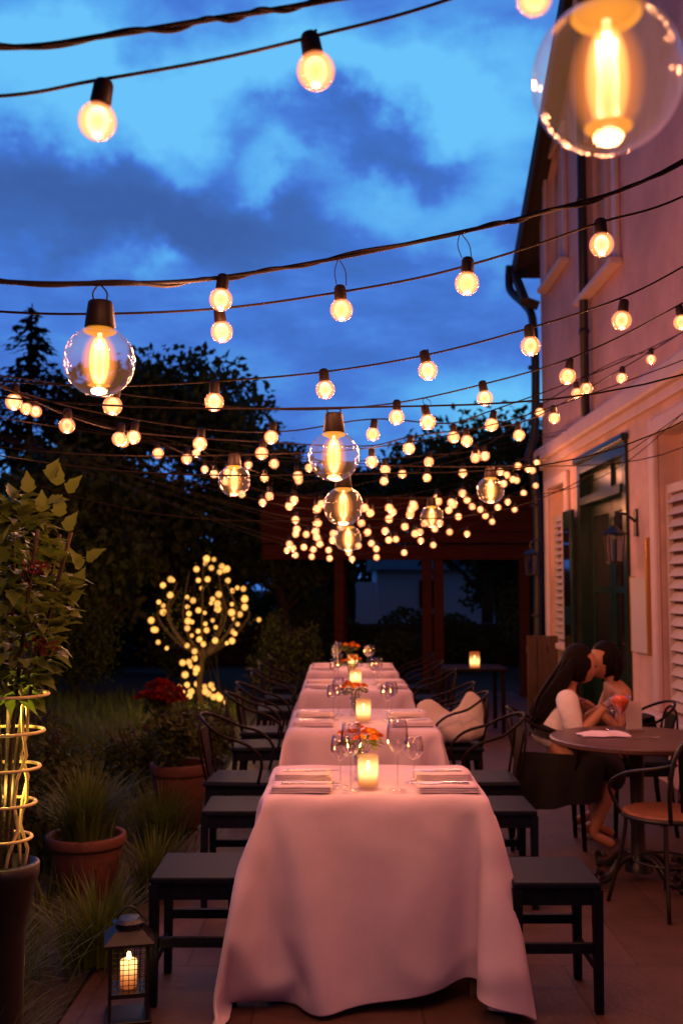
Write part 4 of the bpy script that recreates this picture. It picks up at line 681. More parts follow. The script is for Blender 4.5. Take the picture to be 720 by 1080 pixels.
889,154,1314,891,162,1246,895,170,1178,898,178,1109,900,186,1041,900,194,972,900,202,904,899,210,836,897,218,768,895,226,699,891,234,631,887,242,563,881,250,495,874,258,427,-902,-109,405,-898,-101,473,-894,-93,541,-890,-85,610,-886,-77,678,-883,-69,746,-881,-61,814,-878,-53,882,-875,-45,951,-874,-37,1019,-871,-29,1088,-870,-21,1156,-870,-13,1224,-870,-5,1292,-872,3,1361,-871,11,1429,-865,18,1498,-800,
25,1520,-732,33,1508,-664,40,1508,-596,48,1508,-527,56,1508,-459,63,1508,-390,71,1508,-322,78,1508,-254,86,1508,-185,93,1508,-116,101,1508,-48,108,1508,20,116,1508,89,124,1508,158,131,1508,226,139,1508,294,146,1508,363,154,1508,431,162,1508,500,169,1508,568,177,1508,636,184,1508,704,192,1508,773,199,1510,842,206,1514,882,213,1460,886,221,1391,893,228,1323,898,236,1255,902,244,1186,902,252,1118,901,
260,1050,899,268,982,896,276,913,892,284,845,886,292,777,879,299,709,870,306,641,861,312,573,851,318,505,840,324,438,-891,-35,396,-888,-27,464,-884,-19,532,-883,-11,600,-880,-3,669,-878,5,737,-874,13,805,-872,21,874,-871,30,942,-869,38,1010,-869,46,1079,-868,54,1147,-868,62,1216,-866,70,1284,-866,78,1352,-864,85,1421,-870,93,1490,-809,100,1522,-741,108,1509,-672,115,1508,-604,123,1508,-536,130,1508,
-467,138,1508,-399,146,1508,-330,153,1508,-262,160,1508,-194,168,1508,-125,176,1508,-56,183,1508,12,190,1508,80,198,1508,149,206,1508,218,214,1508,286,221,1508,354,229,1508,423,236,1508,491,244,1508,560,252,1508,628,259,1508,696,267,1508,765,274,1510,834,282,1518,881,288,1468,890,295,1400,900,302,1333,902,310,1264,900,318,1196,896,326,1128,890,334,1059,884,341,991,876,348,923,866,354,855,855,360,788,
843,364,720,831,369,652,818,372,585,803,375,518,789,378,450,-887,39,387,-884,47,455,-882,56,523,-879,64,592,-876,72,660,-875,80,728,-872,88,796,-870,96,865,-868,104,933,-868,112,1002,-866,120,1070,-866,128,1138,-865,136,1207,-864,144,1276,-864,152,1344,-862,160,1412,-874,168,1483,-819,175,1523,-750,182,1508,-681,190,1508,-613,198,1508,-544,205,1508,-476,213,1508,-407,220,1508,-339,228,1508,-270,235,
1508,-202,243,1508,-133,250,1508,-65,258,1508,4,265,1508,72,273,1508,141,280,1508,209,288,1508,278,296,1508,346,304,1508,415,311,1508,483,319,1508,552,326,1508,620,334,1508,688,342,1508,757,349,1510,826,356,1520,879,362,1477,897,369,1410,893,376,1342,886,383,1274,878,390,1206,869,396,1138,858,401,1070,846,405,1002,834,409,934,819,412,867,805,414,800,790,416,733,774,415,666,758,416,599,743,418,532,728,
419,465,-885,114,378,-884,122,446,-881,130,514,-881,138,583,-878,146,651,-877,154,720,-875,162,788,-874,170,856,-873,178,924,-871,186,993,-869,194,1061,-868,202,1130,-867,211,1198,-866,219,1267,-865,227,1335,-864,235,1404,-878,242,1474,-828,250,1521,-758,257,1508,-690,265,1508,-621,272,1508,-553,280,1508,-484,288,1508,-416,295,1508,-347,302,1508,-278,310,1508,-210,317,1508,-142,325,1508,-73,332,1508,
-4,340,1508,64,348,1508,132,356,1508,201,363,1508,270,371,1508,338,378,1508,406,386,1508,475,394,1508,544,401,1508,612,409,1508,680,416,1508,749,424,1509,817,432,1521,877,436,1487,859,432,1421,844,432,1353,836,438,1285,828,445,1217,823,454,1149,810,457,1082,794,458,1015,777,457,948,761,457,882,745,457,814,729,457,748,713,457,681,697,457,614,681,457,547,666,458,480,-893,188,369,-891,196,438,-889,204,
506,-887,212,574,-887,220,642,-886,228,711,-884,236,779,-882,244,848,-880,252,916,-880,260,984,-878,269,1053,-877,276,1121,-875,285,1190,-874,293,1258,-872,301,1327,-869,309,1395,-881,317,1465,-837,325,1518,-766,332,1508,-698,340,1508,-630,347,1508,-561,355,1508,-492,362,1508,-424,370,1508,-356,377,1508,-287,385,1508,-218,392,1508,-150,400,1508,-81,407,1508,-13,415,1508,56,422,1508,124,430,1508,193,
438,1508,261,446,1508,330,453,1508,398,461,1508,467,468,1508,536,476,1508,604,484,1508,673,491,1508,741,499,1508,810,507,1523,872,511,1491,861,506,1422,825,504,1362,806,506,1296,788,507,1229,773,508,1162,758,509,1095,742,510,1028,726,511,961,711,511,894,696,512,826,680,513,759,666,514,692,651,515,625,636,517,558,622,518,490,-903,262,361,-901,270,429,-901,278,498,-899,286,566,-898,294,634,-896,302,702,
-895,310,771,-894,318,839,-893,326,908,-891,334,976,-889,342,1044,-888,350,1113,-885,358,1181,-882,367,1250,-880,375,1318,-878,384,1386,-883,392,1455,-845,400,1512,-775,407,1508,-706,414,1508,-638,422,1508,-569,430,1508,-501,437,1508,-432,444,1508,-364,452,1508,-295,460,1508,-227,467,1508,-158,474,1508,-90,482,1508,-21,489,1508,48,497,1508,116,505,1508,184,513,1508,253,520,1508,322,528,1508,390,536,
1508,459,543,1508,528,550,1508,596,558,1510,665,566,1510,734,575,1508,803,582,1519,867,587,1495,863,580,1422,820,579,1364,798,580,1299,779,582,1232,762,582,1166,747,584,1098,733,584,1031,720,586,963,710,586,895,700,587,826,690,587,758,682,587,690,674,587,622,666,586,553,658,585,485,-907,336,352,-906,344,420,-905,352,489,-903,360,557,-902,368,626,-901,376,694,-900,384,762,-898,392,830,-896,400,899,-895,
408,967,-893,417,1036,-891,425,1104,-890,433,1172,-888,441,1240,-886,450,1309,-885,458,1377,-884,466,1446,-852,474,1508,-784,482,1508,-715,489,1508,-646,497,1508,-578,504,1508,-509,512,1508,-441,520,1508,-372,527,1508,-304,534,1508,-235,542,1508,-166,549,1508,-98,556,1508,-29,564,1509,39,572,1510,108,580,1510,176,588,1508,245,595,1508,313,603,1508,382,610,1508,451,618,1508,519,625,1513,588,633,1518,
657,641,1520,726,651,1522,799,662,1525,867,668,1504,866,651,1425,838,652,1360,826,650,1292,817,646,1224,809,640,1156,802,634,1088,794,626,1020,786,620,952,779,613,884,771,607,816,764,602,748,756,596,680,748,591,612,740,585,544,732,579,476,-900,411,343,-898,418,412,-895,426,480,-893,434,548,-890,442,616,-888,450,685,-885,458,753,-882,465,822,-879,473,890,-876,481,958,-874,489,1026,-872,497,1095,-870,
505,1163,-869,513,1231,-869,522,1299,-869,530,1368,-868,538,1436,-862,550,1507,-793,557,1508,-724,564,1508,-655,572,1508,-586,579,1510,-518,587,1509,-449,594,1508,-380,602,1508,-312,609,1508,-243,616,1508,-174,623,1512,-106,630,1518,-38,637,1524,31,645,1527,100,653,1529,168,662,1529,237,671,1527,305,680,1524,374,688,1519,442,694,1514,510,700,1509,579,706,1504,647,713,1500,715,720,1497,781,728,1489,
854,740,1480,868,722,1406,890,703,1344,894,680,1279,890,659,1213,884,642,1147,876,628,1080,868,616,1013,860,606,945,852,596,878,843,586,810,835,579,742,827,572,674,818,566,606,810,560,538,803,555,470,-874,480,334,-870,488,403,-866,495,471,-862,502,539,-858,509,608,-854,516,676,-850,524,744,-847,531,812,-844,539,881,-841,546,949,-838,554,1018,-836,562,1086,-835,570,1154,-835,580,1222,-837,589,1290,-842,
600,1358,-865,612,1424,-872,628,1502,-803,633,1513,-732,639,1510,-664,646,1522,-595,653,1526,-526,662,1527,-457,670,1526,-388,678,1523,-320,685,1520,-251,692,1516,-182,699,1512,-114,704,1507,-45,709,1502,23,714,1498,92,718,1493,160,723,1486,228,728,1479,296,732,1470,365,736,1462,433,738,1453,502,739,1445,570,738,1436,638,736,1428,704,716,1420,772,710,1410,838,717,1398,836,781,1372,870,768,1314,897,
750,1253,916,726,1191,926,701,1128,931,677,1063,931,654,998,929,633,933,923,615,866,916,599,800,909,585,733,901,572,666,893,561,598,885,551,531,876,541,463,-836,545,326,-833,552,394,-828,559,462,-824,566,530,-820,574,599,-816,580,667,-811,587,736,-808,594,804,-805,602,872,-802,610,940,-800,618,1009,-800,628,1077,-801,637,1145,-805,648,1213,-812,659,1281,-826,672,1347,-852,683,1411,-878,704,1482,-815,
714,1512,-740,714,1506,-670,718,1503,-602,721,1494,-533,725,1488,-464,729,1481,-396,733,1473,-327,736,1465,-258,738,1456,-190,738,1448,-121,737,1440,-53,734,1432,16,728,1424,84,719,1417,152,714,1410,220,710,1402,289,712,1394,357,716,1386,426,722,1378,494,730,1370,562,735,1362,630,734,1353,693,708,1346,760,694,1337,828,694,1326,846,756,1302,828,816,1274,868,810,1219,900,793,1160,924,770,1099,942,746,
1038,956,721,975,964,695,912,970,670,848,973,646,783,972,624,718,968,605,652,963,586,586,956,571,519,949,557,452,-796,608,316,-791,614,385,-788,622,453,-783,628,522,-780,636,590,-778,644,658,-776,652,726,-775,662,795,-776,671,863,-779,681,931,-785,691,999,-795,702,1066,-812,710,1133,-835,715,1198,-864,710,1260,-892,688,1319,-915,664,1380,-858,696,1401,-809,735,1429,-740,721,1426,-672,715,1424,-606,
724,1418,-539,711,1412,-471,713,1404,-402,716,1397,-334,720,1389,-266,726,1381,-198,730,1373,-130,732,1365,-61,730,1357,7,725,1350,75,720,1342,144,715,1334,212,711,1327,280,712,1320,348,715,1312,416,721,1303,484,729,1295,552,735,1287,621,732,1279,686,710,1271,749,684,1264,816,676,1254,855,728,1233,832,787,1205,820,848,1176,865,848,1124,900,833,1066,927,813,1006,949,790,945,968,765,884,983,740,821,995,
714,759,1006,688,696,1012,662,632,1014,638,568,1015,614,503,1014,592,438,-762,674,308,-760,682,376,-758,690,444,-757,698,512,-756,707,581,-758,716,649,-762,726,717,-769,736,784,-781,745,852,-798,752,918,-821,755,983,-848,751,1046,-877,736,1107,-902,708,1165,-916,672,1222,-931,638,1280,-909,696,1311,-858,733,1337,-791,737,1353,-745,686,1357,-676,685,1354,-615,716,1344,-547,716,1337,-479,715,1330,-410,
719,1322,-342,721,1314,-274,724,1306,-206,728,1298,-138,729,1290,-70,727,1282,-1,724,1275,67,720,1267,135,715,1260,204,712,1252,272,710,1244,340,714,1237,408,722,1228,476,728,1220,544,734,1212,612,731,1204,676,708,1197,738,678,1190,804,661,1181,858,700,1164,849,762,1136,816,816,1108,813,877,1077,860,884,1028,898,873,972,928,854,912,952,831,852,972,807,790,992,782,729,1008,757,668,1024,731,606,1038,
705,544,1048,678,481,1056,652,418,-738,744,298,-738,753,367,-739,762,435,-744,772,503,-752,781,570,-766,790,638,-784,796,704,-807,798,769,-834,794,832,-862,782,894,-889,760,953,-910,728,1010,-920,690,1066,-923,650,1122,-939,615,1179,-936,674,1214,-900,725,1243,-843,756,1267,-778,739,1279,-749,677,1283,-680,670,1280,-621,703,1270,-555,720,1262,-487,718,1255,-419,722,1247,-350,723,1240,-282,722,1232,
-214,727,1224,-146,728,1216,-78,726,1208,-10,723,1200,59,719,1192,127,715,1185,195,711,1178,264,709,1170,332,713,1162,399,721,1154,467,728,1146,535,734,1138,603,730,1130,668,709,1122,728,675,1116,792,651,1108,855,673,1093,865,736,1068,831,788,1039,804,844,1010,808,905,978,856,920,932,897,912,877,928,894,818,952,872,758,973,848,697,994,824,636,1012,798,574,1029,772,513,1046,747,451,1062,721,390,-728,
818,289,-737,828,357,-750,836,424,-769,841,490,-792,843,555,-819,839,618,-847,829,680,-875,810,740,-900,783,798,-917,748,855,-924,708,911,-922,668,967,-923,628,1023,-946,594,1078,-955,651,1116,-932,708,1147,-888,754,1174,-826,773,1195,-768,738,1204,-752,671,1208,-685,655,1206,-624,685,1197,-564,716,1188,-495,722,1180,-427,725,1173,-359,726,1165,-291,722,1157,-222,725,1149,-154,728,1141,-86,726,1133,
-18,723,1126,50,720,1118,118,715,1110,187,710,1102,255,708,1095,323,711,1087,391,720,1079,458,729,1071,526,734,1063,595,730,1055,660,710,1048,718,674,1041,780,644,1034,847,650,1022,877,708,999,852,765,971,814,814,942,792,872,912,802,932,880,850,953,835,894,950,782,928,934,724,953,912,664,972,887,603,992,863,542,1010,837,480,1024,811,418,1038,784,357,-752,888,277,-776,890,341,-803,886,404,-832,876,466,
-860,859,527,-886,836,586,-908,805,643,-922,768,700,-928,728,756,-924,688,811,-920,648,867,-922,608,923,-952,576,977,-971,629,1017,-958,688,1050,-924,740,1080,-874,779,1105,-808,784,1123,-761,734,1130,-754,666,1133,-690,642,1132,-627,670,1123,-570,707,1114,-504,722,1106,-436,728,1098,-367,728,1090,-299,725,1082,-231,724,1074,-163,727,1066,-94,727,1058,-26,723,1051,42,720,1043,110,714,1036,178,710,1028,
246,707,1020,315,710,1012,382,718,1004,450,728,996,518,733,988,586,730,980,652,710,973,708,672,966,768,640,960,836,632,950,883,678,930,871,740,903,834,791,874,798,841,844,783,901,814,798,960,782,845,986,738,890,987,687,926,974,630,953,952,570,972,927,509,989,902,448,1006,876,386,1020,849,324,-815,922,253,-844,908,314,-871,887,373,-896,859,431,-915,826,488,-928,788,544,-932,748,600,-928,708,656,-921,
668,711,-915,628,767,-922,588,822,-957,560,875,-985,608,917,-981,666,952,-956,722,984,-914,770,1011,-857,800,1034,-791,791,1050,-757,731,1055,-756,662,1058,-694,632,1058,-631,655,1050,-575,695,1040,-512,719,1031,-444,729,1023,-376,730,1015,-308,727,1008,-239,725,1000,-171,727,992,-103,725,984,-34,724,976,34,720,968,102,714,961,170,709,953,238,707,945,306,709,938,374,716,930,442,727,922,509,734,914,
578,730,906,644,711,898,701,674,892,758,636,885,824,618,877,883,650,861,887,714,834,855,767,805,816,816,776,784,869,747,776,930,716,794,988,684,839,1018,642,886,1024,592,924,1012,536,953,992,476,971,967,415,990,942,354,1003,915,292,-882,914,220,-904,882,277,-920,847,333,-932,808,389,-935,768,445,-932,728,500,-924,688,556,-914,649,612,-911,608,667,-924,568,722,-963,546,774,-997,587,818,-1001,645,854,
-983,703,887,-949,755,916,-901,797,942,-839,816,963,-775,794,976,-756,728,980,-757,659,983,-700,622,983,-634,642,976,-579,681,966,-519,714,956,-452,727,948,-384,732,941,-316,728,933,-248,727,925,-180,726,917,-111,727,909,-43,724,902,25,720,894,93,714,886,161,709,878,230,706,870,298,708,863,366,714,855,433,725,847,501,732,839,569,730,831,635,712,824,694,676,817,748,634,811,812,610,803,878,624,790,900,
685,766,874,742,737,834,790,708,800,841,678,774,897,649,769,959,618,790,1015,585,834,1051,546,881,1060,497,921,1050,441,952,1032,383,970,1006,321,990,982,260,-923,868,178,-932,828,234,-937,788,289,-934,748,345,-926,708,400,-914,670,456,-906,630,512,-908,589,567,-926,550,621,-969,534,672,-1008,568,718,-1019,624,756,-1008,683,790,-980,738,820,-940,786,848,-886,820,872,-820,829,892,-762,793,902,-757,725,
905,-758,656,908,-705,613,908,-638,628,902,-584,668,892,-526,704,882,-461,725,874,-393,732,866,-324,731,858,-256,729,850,-188,728,842,-120,724,834,-52,725,827,17,719,819,85,713,812,153,709,804,221,706,796,290,707,788,358,713,780,425,722,772,493,732,764,561,728,756,627,712,749,686,677,742,738,633,736,801,604,729,869,603,719,908,655,698,892,716,669,854,765,640,815,813,610,784,867,581,765,926,551,764,
988,520,786,1044,488,828,1082,449,876,1096,401,917,1088,346,950,1071,288,973,1048,228,-934,808,134,-935,768,189,-931,728,245,-918,689,301,-904,651,356,-898,611,412,-906,570,466,-930,534,520,-974,522,571,-1017,550,618,-1034,603,657,-1029,662,692,-1009,720,724,-974,771,753,-927,814,780,-868,841,802,-802,837,819,-752,790,828,-756,722,830,-759,653,832,-710,605,834,-642,615,828,-586,653,818,-532,694,808,
-469,720,799,-401,730,791,-333,734,784,-265,729,776,-196,728,768,-128,726,760,-60,724,752,8,720,744,76,714,737,144,709,729,213,705,721,281,706,713,349,713,706,417,719,698,484,730,690,553,728,682,619,712,674,679,679,668,730,634,662,789,599,655,856,587,646,911,625,629,909,688,601,872,738,572,833,786,542,798,838,513,772,894,483,760,955,453,761,1016,422,783,1073,390,822,1115,352,870,1130,306,913,1125,252,
946,1108,194,-923,748,90,-925,708,146,-917,668,202,-897,632,257,-891,592,312,-904,552,366,-936,521,418,-981,510,470,-1026,532,517,-1048,583,558,-1049,642,594,-1036,700,628,-1005,754,658,-964,802,686,-912,840,710,-850,857,731,-784,842,746,-744,787,753,-749,719,755,-759,651,758,-715,598,759,-647,602,754,-590,640,744,-536,682,734,-476,714,725,-410,729,717,-342,733,709,-273,731,701,-205,730,693,-137,728,
685,-68,724,678,0,719,670,68,713,662,136,710,654,204,704,646,272,706,638,340,710,631,408,718,623,476,727,615,544,727,607,611,713,600,671,680,593,724,636,587,779,596,581,844,576,573,908,597,559,922,659,533,890,712,503,850,760,474,813,810,445,781,863,416,764,922,386,756,984,355,759,1045,324,779,1102,292,817,1147,256,866,1168,212,907,1162,158,-890,692,52,-902,649,104,-880,617,161,-884,573,213,-903,534,
266,-943,510,317,-988,501,368,-1034,514,417,-1059,564,458,-1066,621,496,-1058,680,530,-1036,737,562,-1000,788,591,-952,830,617,-896,862,640,-830,871,660,-768,845,672,-736,784,678,-744,716,680,-758,649,682,-720,592,684,-652,590,680,-593,626,670,-540,669,660,-483,706,650,-418,726,642,-350,733,634,-282,733,626,-214,730,618,-145,728,610,-77,724,603,-9,720,595,59,713,587,128,710,580,196,704,572,264,705,
564,332,710,556,400,716,548,468,725,540,536,725,532,604,714,525,664,682,518,715,636,512,770,595,506,833,568,499,901,572,488,934,628,466,904,682,436,866,732,406,827,781,378,793,833,348,769,890,318,757,950,288,754,1012,257,760,1073,226,774,1134,196,808,1185,167,860,1213,130,-829,653,35,-844,607,83,-867,555,121,-905,518,166,-951,507,216,-997,500,266,-1043,497,317,-1068,546,358,-1082,601,397,-1079,660,
432,-1064,718,466,-1032,771,496,-989,818,523,-938,857,548,-878,881,570,-812,881,588,-754,845,599,-730,781,604,-739,713,606,-757,647,607,-724,586,609,-656,579,606,-598,614,596,-545,656,586,-490,696,576,-426,721,568,-358,731,560,-290,732,552,-222,732,544,-154,728,536,-86,723,528,-17,719,520,51,714,512,119,708,505,187,705,497,256,705,489,324,709,482,392,714,474,460,722,466,528,723,458,595,712,450,658,
685,444,710,640,438,762,596,432,822,563,425,890,552,417,940,595,399,912,650,368,878,702,339,840,751,310,805,802,280,779,858,250,759,917,220,756,978,190,765,1040,159,776,1100,129,789,1160,99,814,1218,70,-798,587,18,-859,556,30,-914,534,66,-960,525,116,-1006,518,166,-1052,512,217,-1023,548,267,-1062,594,300,-1099,640,335,-1089,699,369,-1063,754,400,-1026,804,428,-978,846,454,-922,879,478,-859,898,499,
-793,888,515,-740,845,525,-725,778,528,-737,710,530,-756,644,532,-729,582,534,-662,569,532,-601,600,523,-549,644,512,-496,686,502,-434,714,493,-367,728,485,-299,734,477,-230,733,469,-162,727,461,-94,726,454,-26,720,446,42,714,438,110,708,430,178,705,422,247,704,414,315,708,407,383,712,399,451,720,391,520,720,383,587,712,376,652,688,369,704,644,363,756,598,357,813,561,350,877,536,344,941,559,333,916,
615,302,882,666,273,848,719,243,818,772,212,797,831,183,785,892,154,807,956,140,834,1019,139,836,1071,94,844,1129,58,882,1186,64,-834,653,19,-895,621,18,-954,592,38,-1006,572,78,-1053,563,128,-1006,556,177,-1016,608,222,-1082,626,236,-1108,678,271,-1094,737,304,-1060,789,334,-1015,834,360,-963,872,385,-905,901,408,-840,912,428,-776,894,442,-730,843,450,-720,775,454,-737,708,455,-756,642,457,-733,578,
460,-666,558,457,-604,587,449,-554,632,438,-501,675,428,-441,707,418,-375,725,410,-307,732,402,-239,732,394,-170,730,386,-102,724,379,-34,719,371,34,714,363,102,706,356,170,704,348,238,705,340,306,708,332,375,713,324,443,716,316,511,716,308,579,710,301,645,690,294,700,649,288,752,605,282,807,564,276,866,529,270,934,520,269,907,575,239,883,631,207,860,688,175,842,747,146,836,811,122,834,876,99,874,928,
119,898,992,110,904,1048,71,899,1095,21,846,1138,20,-869,719,24,-930,687,20,-990,656,23,-1047,627,49,-1000,598,89,-966,613,148,-1016,657,165,-1084,666,172,-1114,717,207,-1094,774,239,-1052,822,266,-1004,863,292,-947,895,316,-887,920,338,-821,923,356,-758,898,370,-720,841,376,-716,772,378,-735,706,380,-754,640,382,-736,574,384,-672,549,383,-608,574,375,-556,618,364,-507,665,354,-448,698,344,-384,722,
336,-316,728,328,-247,733,320,-179,730,312,-111,726,304,-43,721,296,25,714,288,94,709,281,162,704,273,230,705,265,298,706,258,366,710,250,434,714,242,503,711,234,571,704,226,638,690,220,698,659,214,751,615,208,808,576,202,866,540,196,930,516,194,963,576,189,924,614,146,910,676,120,906,744,107,910,812,115,909,880,102,886,913,46,940,953,62,905,993,20,852,1037,20,798,1080,20,-904,786,20,-964,754,18,-1025,
722,20,-1014,688,77,-955,655,68,-964,685,129,-1022,680,94,-1082,709,110,-1120,756,143,-1091,811,174,-1043,853,199,-986,884,222,-931,917,246,-868,935,266,-801,934,284,-742,900,296,-712,838,301,-714,769,304,-735,704,305,-753,638,307,-739,570,310,-678,540,308,-613,562,301,-561,606,290,-512,653,280,-454,690,270,-391,715,261,-324,727,253,-256,730,245,-188,729,237,-119,727,230,-52,719,222,17,714,214,85,708,
206,153,704,198,221,704,190,290,707,183,358,710,175,426,711,167,494,709,159,562,698,152,629,684,145,695,666,139,756,634,135,816,601,131,872,562,124,936,535,122,1002,550,130,992,616,115,975,674,82,978,742,85,983,810,96,977,874,72,912,858,89,909,892,30,858,936,20,804,979,20,751,1022,20,-938,852,23,-999,820,18,-1041,784,57,-985,748,42,-922,719,46,-952,752,98,-1020,754,96,-1075,757,54,-1125,796,80,-1084,
844,107,-1028,878,130,-972,910,153,-912,935,175,-848,949,196,-782,943,212,-730,900,222,-705,835,226,-713,767,228,-736,702,230,-752,636,232,-742,568,234,-683,531,234,-618,550,227,-565,593,216,-517,641,206,-461,680,196,-399,708,187,-332,723,178,-264,731,170,-196,728,163,-128,727,155,-60,722,147,8,713,139,76,708,132,144,704,124,213,702,116,281,706,108,349,708,100,418,710,92,485,700,85,552,684,79,618,668,
72,685,652,66,751,635,60,817,615,58,883,594,58,948,573,58,1012,548,56,1042,610,59,1049,670,92,1053,738,80,1039,796,48,978,817,23,913,838,20,857,845,57,810,878,20,757,921,20,703,964,20,-977,917,18,-1034,884,36,-998,844,77,-954,816,34,-891,787,35,-948,817,60,-1010,828,89,-1066,832,48,-1127,838,19,-1072,873,38,-1013,901,60,-954,928,82,-893,952,104,-829,964,124,-763,949,140,-717,899,148,-700,832,152,-711,
765,154,-733,700,155,-750,633,157,-743,565,159,-689,522,160,-622,538,153,-572,584,142,-521,629,132,-468,670,122,-406,701,112,-341,720,104,-273,726,96,-204,729,88,-136,726,80,-68,721,72,0,712,65,68,710,57,136,702,49,204,702,41,272,703,34,341,703,26,408,691,20,472,666,20,536,641,20,601,618,20,667,596,20,732,574,20,798,554,20,863,533,20,929,512,20,954,577,20,985,638,20,1051,656,20,1090,713,20,1023,729,
20,956,745,20,890,766,20,824,787,22,764,819,25,710,862,20,656,905,20,]
